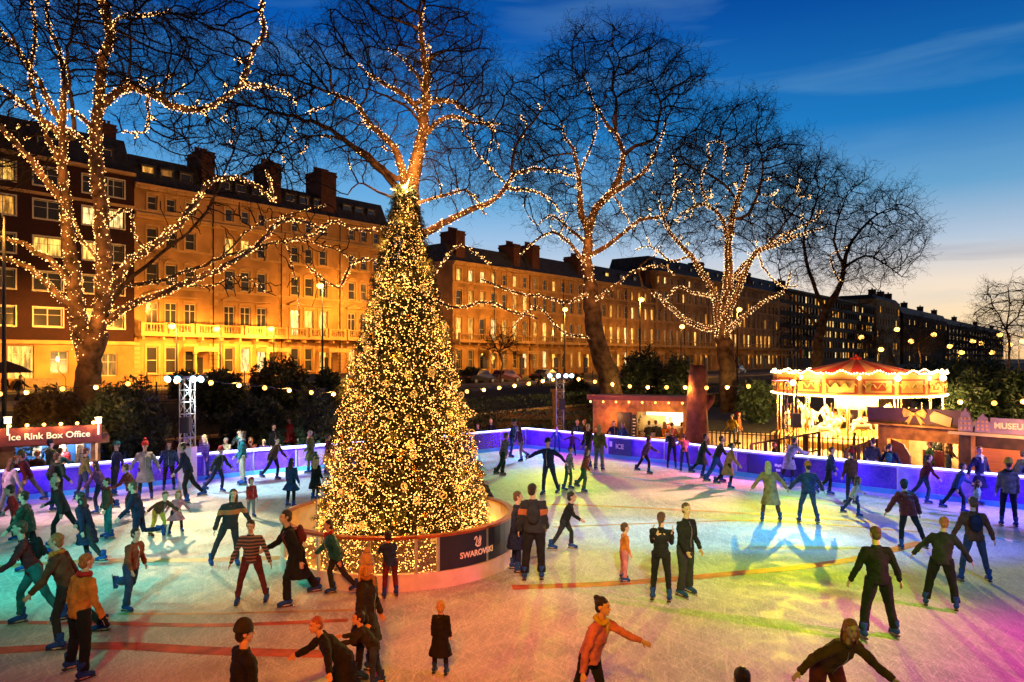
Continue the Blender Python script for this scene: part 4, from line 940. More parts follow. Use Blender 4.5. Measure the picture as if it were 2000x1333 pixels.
bush(1900, 765, 46, 60, 35, 'dark shrub right of the carousel', 12, 3600, .15)
bush(1985, 760, 46, 45, 45, 'dark shrub above the museum hut', 13, 3000, .15)
bush(1880, 720, 70, 120, 22, 'long dark shrub line under the far street lamps', 14, 4200, .2)
bush(920, 735, 80, 28, 16, 'clipped dark shrub right of the Christmas tree by the street', 15, 1200, .2)
bush(360, 740, 48, 30, 14, 'low dark shrub behind the light tower', 16, 1200, .15)
# hedge banks (dark band behind the boards)
def hedge(label, pts, h, seed, z=None):
    a, b_ = Vector(pts[0]), Vector(pts[1]); m = (a+b_)/2; d = b_-a; root = leafy('hedge', label, (m.x, m.y, gz(m.x, m.y)+h/2), (d.length/2, .7, h/2), int(d.length*420), .085, m_leafd, seed, 'hedge', 'clipped hedges behind the rink', box=True)
    root.rotation_euler = (0,0,math.atan2(d.y, d.x)); return root
hedge('clipped hedge behind the boards at the far corner of the rink', ((-1.5, 41.5), (6.8, 39.5)), 2.0, 40)
hedge('clipped hedge behind the boards left of the Christmas tree', ((-12, 34), (-4, 38)), 1.6, 41)
hedge('long clipped hedge at the foot of the street bank', (tuple(along(-26, 38.5).xy), tuple(along(62, 38.5).xy)), 2.3, 43)
hedge('clipped hedge between the Christmas tree and the far corner', ((-8.5, 40.5), (-1.7, 42.5)), 2.0, 42)
# low garden wall at the foot of the bank
w_ = MB(); 
for s in range(1): pass
a = along(-30, 37, -.4); c = along(60, 37, -.4); d = c-a
wt = thing('retaining_wall', 'low dark garden wall at the foot of the street bank', 'wall', a, math.atan2(d.y, d.x)); w_.box(0, d.length, -.2, .2, 0, 1.1); w_.build('wall', m_chim, wt)
w_ = MB(); w_.box(0, d.length, -.27, .27, 1.1, 1.22); w_.build('coping', m_stone, wt)
# stone gate pillar
pb = P(1088, 0, 46); b = MB(); b.box(-.3,.3,-.3,.3,0,2.9); b.box(-.4,.4,-.4,.4,2.9,3.1); b.box(-.34,.34,-.34,.34,0,.3)
o = b.build('stone_pillar', mat('pillar_stone', (.3,.14,.06), .85), None, loc=(pb.x, pb.y, gz(pb.x, pb.y)-.1)); tag(o, 'short orange lit stone pillar behind the middle light tower', 'pillar')
# ================================================================== CHRISTMAS TREE
TC = Vector((-2.55, 16.85, 0))
def xr(z):   # crown radius at height
    zs = [.1,1.0,2.17,3.34,4.5,5.66,6.8,7.7,8.25]; rs = [1.88,2.0,1.76,1.47,1.16,.84,.54,.33,.14]; return float(np.interp(z, zs, rs))*(.90 if z > .6 else .94)
XT = Vector((-2.44, 16.85, 0))
def christmas_tree():
    g = np.random.default_rng(11)
    root = thing('christmas_tree', 'tall conical Christmas tree thick with golden lights inside the round barrier', 'Christmas tree', XT)
    b = MB(); b.tube([(0,0,0),(0,0,4),(0,0,8.2)], [.16,.1,.02], 10); b.build('trunk', m_bark, root)
    # branches
    b = MB()
    for i in range(520):
        z = .5+7.4*(1-math.sqrt(g.random())) if i % 3 else .5+7.4*g.random(); a = g.random()*6.283; r = xr(z)*(.82+.28*g.random()); d = Vector((math.cos(a), math.sin(a), 0))
        b.tube([Vector((0,0,z+.15*r)), d*r*.6+Vector((0,0,z+.02)), d*r+Vector((0,0,z+.06))], [.03,.018,.006], 4, caps=False)
    b.build('branch', m_twig, root); root.children[-1]['kind'] = 'stuff'
    # needles: many sprigs, each a short stem with flat needles
    M = 18500; z = .12+8.1*(1-np.sqrt(1-.985*g.random(M))); z[:1900] = 6.2+2.15*g.random(1900)**.9; a = g.random(M)*6.283; rr = np.array([xr(q) for q in z]); lump = np.array([1+.2*noise.noise(Vector((math.cos(t)*4, math.sin(t)*4, q*2.6)))+.12*noise.noise(Vector((math.cos(t)*9, math.sin(t)*9, q*6))) for t, q in zip(a, z)])
    k = 1-.42*g.random(M)**1.7; r = rr*k*lump; C = np.stack([np.cos(a)*r, np.sin(a)*r, z], 1)
    out_ = np.stack([np.cos(a), np.sin(a), .1+.5*g.normal(size=M)], 1)+g.normal(0, .45, (M,3)); out_ /= np.linalg.norm(out_, axis=1, keepdims=True); ln = (.10+.10*g.random((M,1)))
    VV = []
    side = np.cross(out_, np.array([[0,0,1.]])); side /= np.linalg.norm(side, axis=1, keepdims=True); up = np.cross(side, out_)
    for t in range(5):
        p = C+out_*ln*(t/5)*(1+.6*(np.arange(M) % 9 == 0))[:,None]; 
        for sgn, ax in ((1, side), (-1, side), (1 if t % 2 else -1, up)):
            tip = p+ax*sgn*ln*.34+out_*ln*.3; w = out_*.011; VV.append(np.stack([p-w, p+w, tip], 1))
    V = np.concatenate(VV, 1).reshape(-1,3); F = np.arange(len(V)).reshape(-1,3); me = np_mesh('foliage', V, F); me.materials.append(mat('fir_needles', (.045,.045,.014), .5, var=.5, vs=3)); put(me, 'foliage', root)
    V, F = [], []
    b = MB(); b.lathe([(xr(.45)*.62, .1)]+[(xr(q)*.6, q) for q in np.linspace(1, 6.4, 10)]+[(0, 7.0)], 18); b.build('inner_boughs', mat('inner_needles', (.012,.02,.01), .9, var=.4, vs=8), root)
    # string lights
    M = 19000; z = .12+8.1*(1-np.sqrt(1-.99*g.random(M))); z[:1300] = 6.0+2.3*g.random(1300); a = g.random(M)*6.283; rr = np.array([xr(q) for q in z]); lump = np.array([1+.2*noise.noise(Vector((math.cos(t)*4, math.sin(t)*4, q*2.6)))+.12*noise.noise(Vector((math.cos(t)*9, math.sin(t)*9, q*6))) for t, q in zip(a, z)])
    r = rr*lump*(1.03-.3*g.random(M)**2); C = np.stack([np.cos(a)*r, np.sin(a)*r, z], 1)
    V, F = octas(C, .0085+.008*g.random(M)**2); me = np_mesh('bulb', V, F); me.materials.append(mat('tree_bulb', (.9,.7,.3), .4, emit=(1,.42,.08), es=7.5, sample=False)); o = put(me, 'bulb', root); o['kind'] = 'stuff'
    # baubles: gold wire rings and glass balls
    bb = MB(); bb.ell((0,0,0), .062, 12, 9); bb.lathe([(.018,.055),(.018,.08)], 8); bm = bb.mesh('bauble', True); bm.materials.append(mat('gold_bauble', (.9,.5,.12), .16, 1.0, var=0))
    rb = MB(); pts = [(math.cos(t)*.075, 0, math.sin(t)*.075) for t in np.linspace(0, 6.283, 17)]; rb.tube(pts, .012, 5, caps=False); rb.tube([(p[1], p[0], p[2]) for p in pts], .012, 5, caps=False); rm = rb.mesh('ring_bauble', True); rm.materials.append(mat('lit_ring', (.9,.6,.2), .3, .4, emit=(1,.5,.1), es=.5, sample=False))
    for i in range(120):
        z = .55+7.1*(1-math.sqrt(1-.97*g.random())); a = -math.pi*.5+(g.random()-.5)*4.2; r = xr(z)*(1.02+.05*g.random())
        o = put(bm if i % 2 else rm, 'bauble' if i % 2 else 'ring_bauble', root, (math.cos(a)*r, math.sin(a)*r, z)); o.rotation_euler = (g.random()*3, 0, g.random()*3)
    # crystal star
    s = MB()
    for i in range(16):
        d = Vector((math.sin(i*2.399)*math.sqrt(1-(1-2*(i+.5)/16)**2), math.cos(i*2.399)*math.sqrt(1-(1-2*(i+.5)/16)**2), 1-2*(i+.5)/16)); L_ = .34 if i % 2 else .22; p = d.orthogonal().normalized()*.045; q = d.cross(p).normalized()*.045
        s.add([p, q, -p, -q, d*L_], [(0,1,4),(1,2,4),(2,3,4),(3,0,4)])
    s.ell((0,0,0), .1, 10, 7); s.build('star', mat('star_glow', (1,.8,.4), .2, emit=(1,.62,.15), es=14), root, loc=(0,0,8.28))
    lamp('star_light', (.1, 1.2, 8.7), 60, (1,.42,.08), .3, root); lamp('star_light', (0, -.35, 8.3), 70, (1,.6,.2), .1, root)
    for i in range(14):
        z = .8+i*.52; a = -math.pi/2+(i % 3-1)*.95; r = xr(z)*1.22; lamp('tree_glow', (math.cos(a)*r, math.sin(a)*r, z), 34*(.4+xr(z)/2), (1,.42,.07), .1, root)
    return root
christmas_tree()
# round barrier
RR = 2.56
def ring_pt(th, r, z=0): return Vector((math.sin(th)*r, -math.cos(th)*r, z))
def arc(b, t0, t1, r0, r1, z0, z1, n=None):
    n = n or max(2, int(abs(t1-t0)/.09)); vs = []
    for i in range(n+1):
        t = t0+(t1-t0)*i/n
        for (r, z) in ((r0,z0),(r1,z0),(r1,z1),(r0,z1)): vs.append(ring_pt(t, r, z))
    fs = [(0,3,2,1), (4*n, 4*n+1, 4*n+2, 4*n+3)]
    for i in range(n):
        o = 4*i
        for j in range(4): k = (j+1) % 4; fs.append((o+j, o+k, o+4+k, o+4+j))
    b.add(vs, fs)
m_rail = mat('varnished_rail', (.3,.07,.03), .35, var=.25, vs=4)
m_kick = mat('kick_board', (.7,.62,.6), .5, var=.08)
m_steel = mat('brushed_steel', (.6,.6,.62), .35, .9, var=.1)
m_glass = mat('clear_panel', (.9,.95,.95), .05, var=0); m_glass.node_tree.nodes['Principled BSDF'].inputs['Alpha'].default_value = .07
m_navy = mat('navy_print', (.012,.014,.045), .35, var=0)
m_ivory = mat('ivory_board', (.72,.6,.4), .5, var=.1)
m_print = mat('white_print', (.85,.82,.8), .5, var=0)
rg = thing('round_barrier', 'circular waist high barrier round the Christmas tree with red rail and clear panels', 'barrier', TC)
b = MB(); arc(b, -math.pi, math.pi, RR-.1, RR+.045, 1.0, 1.05, 90); b.build('rail', m_rail, rg)
b = MB(); arc(b, -math.pi, math.pi, RR-.03, RR+.03, 0, .3, 90); b.build('kick_plate', m_kick, rg)
b = MB(); arc(b, -math.pi, math.pi, RR-.06, RR+.045, .302, .33, 90); b.build('ledge', m_kick, rg)
for (t0, t1) in ((-58,-30),(-29,-5),(-4,15),(16.5,25)):
    b = MB(); arc(b, R(t0), R(t1), RR-.006, RR+.006, .335, .995); b.build('clear_panel', m_glass, rg)
for (t0, t1) in ((26,52),(52.5,80)):
    b = MB(); arc(b, R(t0), R(t1), RR-.02, RR+.02, .335, .995); b.build('printed_panel', m_navy, rg)
for (t0, t1) in ((81,115),(116,150),(151,180),(-179,-150),(-149,-120),(-119,-90),(-89,-59)):
    b = MB(); arc(b, R(t0), R(t1), RR-.02, RR+.02, .335, .995); b.build('board_panel', m_ivory if t0 < 0 or t0 > 80 else m_navy, rg)
for t in (-58.5,-29.5,-4.5,15.7,25.5,52.2,80.5,115.5,150.5,-150,-120,-90):
    b = MB(); b.box(-.025,.025,-.03,.03,.3,1.0); o = b.build('post', m_steel, rg, loc=ring_pt(R(t), RR)); o.rotation_euler = (0,0,R(t))
def wrap_text(me, r, th0, z0):
    for v in me.vertices:
        x, y, z = v.co; t = th0+x/r; p = ring_pt(t, r+z); v.co = (p.x, p.y, z0+y)
me = text_mesh("SWAROVSKI", .165, .004, .004); wrap_text(me, RR+.03, R(46), .56); me.materials.append(m_print); put(me, 'lettering', rg)
# swan emblem over the lettering
b = MB()
def sw(pts, w0):
    Q = [Vector((p[0], p[1], 0)) for p in pts]; vs = []
    for i, p in enumerate(Q):
        d = (Q[min(i+1, len(Q)-1)]-Q[max(0, i-1)]).normalized(); s_ = Vector((-d.y, d.x, 0)); w = w0[i] if isinstance(w0, list) else w0; vs += [p+s_*w, p-s_*w]
    b.add(vs, [(2*i, 2*i+2, 2*i+3, 2*i+1) for i in range(len(Q)-1)])
sw([(-.055,.0),(-.04,.06),(-.06,.1),(-.085,.085),(-.09,.06),(-.11,.05)], [.012,.012,.011,.013,.012,.004])
sw([(-.055,.0),(-.075,-.04),(-.03,-.075),(.03,-.07),(.06,-.03)], [.01,.014,.016,.014,.004])
sw([(-.02,-.045),(.03,-.02),(.05,.04),(.05,.1)], [.006,.02,.016,.002]); sw([(-.03,-.02),(.0,.02),(.02,.07),(.02,.11)], [.004,.014,.01,.002])
me = b.mesh('emblem'); 
for v in me.vertices: v.co = v.co*1.15
wrap_text(me, RR+.027, R(46.5), .78); me.materials.append(m_print); put(me, 'emblem', rg)
for i in range(5): # glow inside the ring, from the light strings lying on the deck
    lamp('deck_glow', ring_pt(R(-60+i*62), 2.25, .45), 13, (1,.45,.07), .1, rg)
b = MB(); 
for i in range(260):
    t = rnd.random()*6.283; r = 1.9+.55*rnd.random(); p = ring_pt(t, r, .04+.25*rnd.random()); b.ell(p, .016, 5, 4)
o = b.build('ground_bulb', MATS['tree_bulb'], rg); o['kind'] = 'stuff'
b = MB(); b.lathe([(2.5, -.002), (2.5, .012), (0.01, .014)], 48); b.build('base_cloth', mat('gold_cloth', (.4,.22,.06), .7, var=.3, vs=5), rg)

# ================================================================== RINK BOARDS
def board_mat():
    m = mat('frost_print', (.1,.03,.5), .4, var=0); t = m.node_tree; b = t.nodes['Principled BSDF']; tc = t.nodes.new('ShaderNodeTexCoord')
    v = t.nodes.new('ShaderNodeTexVoronoi'); v.feature = 'DISTANCE_TO_EDGE'; v.inputs['Scale'].default_value = 5; t.links.new(tc.outputs['Object'], v.inputs[0])
    n = t.nodes.new('ShaderNodeTexNoise'); n.inputs['Scale'].default_value = 1.5; n.inputs['Detail'].default_value = 5; t.links.new(tc.outputs['Object'], n.inputs[0])
    r = t.nodes.new('ShaderNodeValToRGB'); e = r.color_ramp.elements; e[0].position = .0; e[0].color = (.4,.25,.9,1); e[1].position = .03; e[1].color = (.07,.02,.5,1); t.links.new(v.outputs[0], r.inputs[0])
    r2 = t.nodes.new('ShaderNodeValToRGB'); e = r2.color_ramp.elements; e[0].position = .4; e[0].color = (.05,.01,.45,1); e[1].position = .7; e[1].color = (.3,.1,.8,1); t.links.new(n.outputs['Fac'], r2.inputs[0])
    x = t.nodes.new('ShaderNodeMix'); x.data_type = 'RGBA'; x.inputs[0].default_value = .62; t.links.new(r.outputs[0], x.inputs[6]); t.links.new(r2.outputs[0], x.inputs[7]); t.links.new(x.outputs[2], b.inputs['Base Color']); return m
m_board = board_mat(); m_board2 = m_board.copy(); r_ = [n for n in m_board2.node_tree.nodes if n.type == 'VALTORGB']; r_[0].color_ramp.elements[1].color = (.34,.2,.8,1); r_[0].color_ramp.elements[0].color = (.9,.85,1,1); r_[1].color_ramp.elements[1].color = (.8,.7,1,1); r_[1].color_ramp.elements[0].color = (.2,.08,.6,1)
for n in m_board2.node_tree.nodes:
    if n.type == 'TEX_VORONOI': n.inputs['Scale'].default_value = 3.1
m_led = mat('led_strip', (.5,.5,1), .4, emit=(.38,.42,1), es=7, sample=True)
m_kickb = mat('kick_strip', (.1,.45,.75), .4, var=.05)
m_clearb = mat('clear_rink_panel', (.3,.15,.85), .15, var=0); m_clearb.node_tree.nodes['Principled BSDF'].inputs['Alpha'].default_value = .42
BH = .96
rb = thing('rink_boards', 'long violet lit barrier of printed and clear panels around the ice', 'rink barrier', (0,0,0))
def seg_box(b, p, q, off0, off1, z0, z1, a=0., c=1.):
    p = Vector((*p,0)); q = Vector((*q,0)); d = q-p; n = Vector((d.y, -d.x, 0)).normalized()  # towards the rink
    s, e = p+d*a, p+d*c; vs = []
    for z in (z0, z1):
        for (pt, o_) in ((s, off0), (e, off0), (e, off1), (s, off1)): v = pt+n*o_; vs.append((v.x, v.y, z))
    b.add(vs, [(0,3,2,1),(4,5,6,7),(0,1,5,4),(1,2,6,5),(2,3,7,6),(3,0,4,7)])
led = MB(); railb = MB(); kick = MB(); npan = 0
for i in range(len(BP)-1):
    p, q = BP[i], BP[i+1]; L_ = math.hypot(q[0]-p[0], q[1]-p[1]); k = max(1, round(L_/2.0))
    seg_box(led, p, q, -.05, .0, BH-.0, BH+.05); seg_box(railb, p, q, -.06, .07, BH-.06, BH-.001); seg_box(kick, p, q, -.04, .05, 0, .16)
    for j in range(k):
        a, c = j/k+.008, (j+1)/k-.008; clear = (5 <= i <= 6 and True) or i == 3 or i == 7
        b = MB(); seg_box(b, p, q, -.012, .012, .165, BH-.065, a, c); b.build('board_panel', m_clearb if clear else (m_board, m_board2, m_board)[npan % 3], rb); npan += 1
        b = MB(); x = p[0]+(q[0]-p[0])*j/k; y = p[1]+(q[1]-p[1])*j/k; b.box(x-.03, x+.03, y-.03, y+.03, 0, BH-.062); b.build('post', m_steel, rb)
led.build('light_strip', m_led, rb); railb.build('rail', mat('white_rail', (.7,.7,.75), .4, var=0), rb); kick.build('kick_strip', m_kickb, rb)
for i in range(2, len(BP)-2):
    p, q = Vector((*BP[i], 0)), Vector((*BP[i+1], 0)); d = (q-p); n = Vector((d.y, -d.x, 0)).normalized(); k = max(1, round(d.length/2.3))
    for j in range(k):
        c = p+d*(j+.5)/k+n*.5; lamp('strip_glow', (c.x, c.y, 1.0), 42, (.17,.05,1), .25, rb)
# navy sign panels fixed to the boards
def board_sign(x0, x1, i, text, name, label, col=None, emb=False):
    p, q = Vector((*BP[i], 0)), Vector((*BP[i+1], 0)); d = q-p; dn = d.normalized()
    def hit(px):
        k = (px-1000)/FPX; t = (k*p.y-p.x)/(d.x-k*d.y); return t*d.length
    a, c = hit(x0), hit(x1); n = Vector((d.y, -d.x, 0)).normalized(); o = p+dn*a+n*.06
    root = thing(name, label, 'sign', (o.x, o.y, 0), math.atan2(d.y, d.x)); b = MB(); b.box(0, c-a, -.01, .01, .17, .9); b.build('panel', col or mat('navy_sign', (.02,.02,.22), .4, var=0), root)
    return root, c-a
root, w = board_sign(1190, 1235, 10, '', 'board_sign', 'navy sign panel reading ICE on the rink barrier')
me = text_mesh('ICE', .3, .005, .006); me.materials.append(m_print); o = put(me, 'lettering', root, (w*.5, -.02, .55)); o.rotation_euler = (R(90), 0, 0)
b = MB(); b.box(.06,.2,-.018,-.012,.52,.76); b.build('emblem', m_print, root)
root, w = board_sign(1461, 1568, 13, '', 'board_sign', 'navy panel with small white marks on the barrier below the truss')
b = MB()
for (x, z, l) in ((.35,.52,.1),(.46,.5,.06),(.53,.52,.06),(.6,.5,.09),(.4,.34,.06),(.47,.34,.09)): b.box(w*.35+x, w*.35+x+l, -.018, -.012, z, z+.09)
b.build('printed_mark', m_print, root)

# ================================================================== LIGHT TOWERS
def tower(label, loc, h, heads, w=.38, m=None, emitc=(.5,.9,1), es=12, speaker=True):
    m = m or m_steel; root = thing('light_tower', label, 'light tower', loc); b = MB(); q = w/2
    for (x, y) in ((-q,-q),(q,-q),(q,q),(-q,q)): b.tube([(x,y,0),(x,y,h)], .024, 6)
    n = int(h/.42)
    for i in range(n):
        z0, z1 = i*h/n, (i+1)*h/n; c = [(-q,-q),(q,-q),(q,q),(-q,q)]
        for j in range(4):
            a, e = c[j], c[(j+1) % 4]
            if i % 2: a, e = e, a
            b.tube([(*a, z0), (*e, z1)], .012, 4); b.tube([(*a, z1), (*e, z1)], .012, 4)
    b.build('truss', m, root); t = MB(); t.box(-q-.08, q+.08, -q-.08, q+.08, -.0, .04); t.build('base_plate', m, root)
    t = MB(); t.tube([(-.75,-.1,h+.05),(.75,-.1,h+.05)], .025, 6); t.build('cross_bar', m, root)
    for (x, c) in heads:
        hd = MB(); hd.tube([(0,.16,0),(0,0,0),(0,-.14,0)], [.07,.11,.12], 10); o = hd.build('lamp_head', m_black, root, loc=(x, -.18, h+.02)); o.rotation_euler = (R(20), 0, 0)
        l = MB(); l.tube([(0,-.142,0),(0,-.15,0)], [.115,.1], 10); l.build('lens', mat('lens_%d_%d_%d' % tuple(int(v*10) for v in c), (.5,.5,.5), .2, emit=c, es=es), o)
    if speaker: s = MB(); s.box(-.16,.16,-.16,.1,0,.55); s.box(-.13,.13,-.175,-.161,.03,.5); s.build('speaker', m_black, root, loc=(.1, -.32, h*.55))
    return root
tower('silver light tower with cyan lamps beside the box office, behind the boards', (TOWER_L.x, TOWER_L.y+1.1, -.4), 4.2, ((-.55,(.3,.95,1)),(-.2,(.2,.9,1)),(.35,(.25,.6,1)),(.6,(.3,.7,1))))
tower('silver light tower with pale blue lamps at the far corner of the rink', (TOWER_M.x, TOWER_M.y+1.4, -.4), 4.0, ((-.55,(.5,.85,1)),(-.1,(.45,.9,1)),(.3,(.5,.75,1)),(.6,(.5,.8,1))))
tr = tower('black light tower with one bright yellow lamp in front of the carousel', (TOWER_R.x, TOWER_R.y+.1, -.4), 3.95, ((0,(1,.85,.3)),), m=m_black, es=30)
b = MB(); b.box(-.3,.3,-.3,.3,0,1.75); o = b.build('tower_cladding', mat('pink_white_board', (.75,.6,.62), .5, var=.05), None, loc=(TOWER_L.x, TOWER_L.y+1.1, -.36)); o.scale = (.8,.8,1); tag(o, 'pale boxed cladding round the foot of the cyan lamp tower', 'cladding')

# ================================================================== FESTOONS
m_fest = mat('festoon_bulb', (1,.8,.5), .4, emit=(1,.36,.04), es=7)
def festoon(label, pts, Y, posts=True):
    P_ = [P(x, y, Y if not isinstance(Y, tuple) else Y[0]+(Y[1]-Y[0])*i/(len(pts)-1)) for i, (x, y) in enumerate(pts)]; root = thing('festoon_lights', label, 'festoon lights', P_[0]); b = MB(); Q = []
    for i in range(len(P_)-1):
        for k in range(4): t = k/4; q = P_[i].lerp(P_[i+1], t); q.z += .12-.1*math.sin(t*math.pi); Q.append(q-P_[0])
    Q.append(P_[-1]-P_[0]+Vector((0,0,.12))); b.tube(Q, .012, 4); b.build('cable', m_black, root)
    for i, p in enumerate(P_):
        s = MB(); s.tube([(0,0,.12),(0,0,.05)], .025, 6); o = s.build('socket', m_black, root, loc=p-P_[0]); l = MB(); l.ell((0,0,0), .085, 10, 8); l.build('bulb', m_fest, o)
        if i % 2 == 0: lamp('bulb_light', p-P_[0]+Vector((0,-.12,-.02)), 95, (1,.45,.1), .06, root)
    return root
festoon('string of round amber bulbs over the shrubs behind the left boards', [(-60,772),(0,770),(52,767),(122,760),(188,757),(250,750)], 28.5)
festoon('string of round amber bulbs from the cyan lamp tower to the Christmas tree', [(345,745),(412,748),(467,753),(517,758),(565,763),(608,767),(652,770),(700,772)], (25, 33))
festoon('string of amber bulbs from the Christmas tree to the far corner tower', [(860,772),(912,765),(945,762),(975,758),(1005,754),(1033,750),(1060,745),(1080,742)], (34, 37))
festoon('string of amber bulbs from the far corner tower past the cut trunk', [(1130,741),(1162,746),(1196,751),(1230,755),(1265,757),(1302,757),(1338,757),(1380,758),(1420,757),(1462,755)], (37, 31.5))
festoon('string of amber bulbs over the museum hut', [(1875,786),(1942,788),(1998,785),(2060,780)], 27)

# ================================================================== STREET LAMPS
m_sod = mat('sodium_lamp', (1,.6,.2), .4, emit=(1,.45,.08), es=10)
def street_lamp(px, py, label, e=4200, z=10.7, group='sodium street lamps', col=(1,.4,.05), Y=None):
    e = e*(1.9 if px < 760 else 2.3 if px < 1450 else 3.0)
    Y = Y or (z-CZ)*FPX/(HZ-py); p = P(px, py, Y); z = p.z; g_ = gz(p.x, p.y); root = thing('street_lamp', label, 'street lamp', (p.x, p.y, g_), 0, group); h = z-g_
    b = MB(); b.lathe([(.17,0),(.16,.9),(.1,1.0),(.085,h*.5),(.055,h-.4)], 10); b.tube([(0,0,h-.4),(0,0,h+.15),(.0,-.3,h+.3),(.0,-.7,h+.28)], .04, 6); b.build('post', m_black, root)
    b = MB(); b.box(-.17,.17,-1.15,-.6,h+.12,h+.3); b.build('lamp_housing', m_black, root); b = MB(); k_ = 1+max(0, (Y-90)/90); b.ell((0,-.88,h+.08), (.3*k_,.36*k_,.26*k_), 12, 8); b.build('lamp_globe', m_sod, root)
    tgt = Vector((p.x, p.y, 0))-NF*max(3, ((p.x-F0.x)*NF.x+(p.y-F0.y)*NF.y)*.9); L_ = lamp('lamp_light', (0,-.88,h-.2), e, col, .12, root, spot=150 if px < 1500 else None, aim=(0,0,-1), blend=.6); L_.rotation_euler = Vector((tgt.x-p.x, tgt.y-p.y+.88, -3.5)).to_track_quat('-Z','Y').to_euler()
street_lamp(630, 562, 'street lamp with amber glow in front of the cream terrace', 5200)
street_lamp(1103, 607, 'street lamp left of the leaning dark trunk', 6500)
street_lamp(1250, 588, 'street lamp right of the leaning dark trunk', 4200)
street_lamp(1440, 607, 'street lamp beside the spiral lit trunk', 6500)
street_lamp(8, 432, 'nearest street lamp glowing orange against the dark brick block', 2600)
street_lamp(1680, 660, 'far street lamp in front of the dark office block', 9000)
street_lamp(1748, 645, 'tall far street lamp right of the dark office block', 7000)
street_lamp(1820, 655, 'far street lamp below the distant mansion block', 7000)
street_lamp(1775, 668, 'small far street lamp, lower of the pair beside the tall far one', 5000, Y=150)
street_lamp(1895, 668, 'small far street lamp near the farthest brick range', 5000, Y=150)
street_lamp(1930, 690, 'lowest far street lamp above the dark shrubs', 3000, Y=110)
street_lamp(1965, 675, 'far street lamp beside the round headed bare tree', 4000, Y=120)
street_lamp(168, 620, 'added fill lamp hidden behind the forked tree trunk', 4200, Y=60)  # unseen fill behind the trunk, added to brighten the facade
street_lamp(345, 640, 'added low fill lamp over the pavement at the brick block corner', 4200, Y=66)  # this and the next two are added fill for the ground floors
street_lamp(430, 645, 'added low fill lamp over the pavement before the second cream house', 3200, Y=71)
street_lamp(535, 645, 'added low fill lamp over the pavement before the third cream house', 3600, Y=76)
street_lamp(742, 590, 'street lamp hidden behind the Christmas tree', 5500)
street_lamp(950, 625, 'street lamp behind the small bare street tree', 6000)
for i_, (x_, y_, Y_, w_) in enumerate(((1716,684,130,'nearest the pale townhouse'),(1850,678,140,'first beyond the pointed kiosk'),(1872,690,120,'lowest beyond the pointed kiosk'),(1912,672,170,'above the museum hut bow end'),(1990,668,120,'last before the frame edge'),(1948,655,190,'highest over the museum sign'),(1600,690,150,'above the carousel canopy'),(1735,700,120,'just over the pointed kiosk roof'))):
    street_lamp(x_, y_, 'small distant amber street lamp, '+w_, 5200, Y=Y_)
street_lamp(1330, 640, 'street lamp seen between the two right hand plane trees', 7500, Y=125)

# ================================================================== HUTS
m_wood = mat('orange_timber', (.42,.17,.05), .7, var=.3, vs=3, bump=.4, bs=12)
m_woodd = mat('dark_timber', (.08,.035,.025), .7, var=.3, vs=3)
m_maroon = mat('maroon_board', (.16,.03,.03), .6, var=.15)
m_plum = mat('plum_board', (.09,.03,.07), .6, var=.15)
m_hutin = mat('hut_lining', (.6,.48,.3), .8, var=.2)
def hut(name, label, A, B, depth, zg, zf, cat='market hut', wallm=None, opening=None, counter=.95, roofm=None, over=.25):
    """A-B front line (facing the rink), floor level zg, eaves zf"""
    A = Vector((A[0], A[1], zg)); B = Vector((B[0], B[1], zg)); d = B-A; W_ = d.length; H = zf-zg; root = thing(name, label, cat, A, math.atan2(d.y, d.x)); wallm = wallm or m_wood
    x0, x1, z0, z1 = opening or (.3, W_-.3, counter+.2, H-.3); b = MB()
    t = .08
    wall_grid(b, 0, W_, 0, H, [(x0, z0, x1-x0, z1-z0)], t)
    # remove the closing back face of the opening so that one looks inside
    b.v = b.v[:-4]; b.f = b.f[:-1]; b.mi = b.mi[:-1]
    b.build('front_wall', wallm, root)
    b = MB(); b.box(0, t, .001, depth, 0, H-.001); b.box(W_-t, W_, .001, depth, 0, H-.001); b.box(t, W_-t, depth-t, depth-.001, 0, H-.001); b.build('side_wall', wallm, root)
    b = MB(); b.box(t+.01, W_-t-.01, depth-t-.03, depth-t-.01, .05, H-.05); b.build('back_lining', m_hutin, root)
    b = MB(); b.box(-over, W_+over, -over, depth+over, H, H+.1); b.build('roof', roofm or m_woodd, root)
    b = MB(); b.box(x0-.05, x1+.05, -.3, .3, z0-.05, z0-.002); b.build('counter', m_wood, root)
    return root, W_, H
# box office
kA = P(-40, 0, 25.6); kB = P(196, 0, 27.6)
root, W_, H = hut('box_office_hut', 'wooden ticket hut reading Ice Rink Box Office under a row of bulbs', (kA.x, kA.y), (kB.x, kB.y), 2.2, -.4, 1.62, opening=(1.0, 3.95, 1.05, 1.75))
b = MB(); b.box(.3, W_+.02, -.36, -.29, H-.18, H+.44); sg = b.build('sign_board', m_maroon, root)
me = text_mesh('Ice Rink Box Office', .315, .006, .005); me.materials.append(mat('cream_glow_letters', (.9,.85,.7), .5, var=0, emit=(1,.85,.55), es=.35, sample=False)); o = put(me, 'lettering', root, (W_*.565, -.375, H+.12)); o.rotation_euler = (R(90), 0, 0)  # letters have a faint glow put in, with no lamp behind
for i in range(7):
    x = .35+i*(W_-.6)/6; l = MB(); l.ell((0,0,0), .06, 8, 6); l.build('bulb', m_fest, root, loc=(x, -.33, H+.52)); 
    if i % 2 == 0: lamp('bulb_light', (x, -.55, H+.55), 45, (1,.5,.12), .05, root)
m_blue = mat('blue_booth_lining', (.05,.22,.6), .5, var=.1)
b = MB(); b.box(1.0, 4.0, 1.9, 1.95, .9, 1.95); b.build('booth_backdrop', m_blue, root)
for x in (1.55, 2.3, 2.95): b = MB(); b.box(x, x+.28, 1.82, 1.86, 1.2, 1.65); b.build('poster', m_ivory, root)
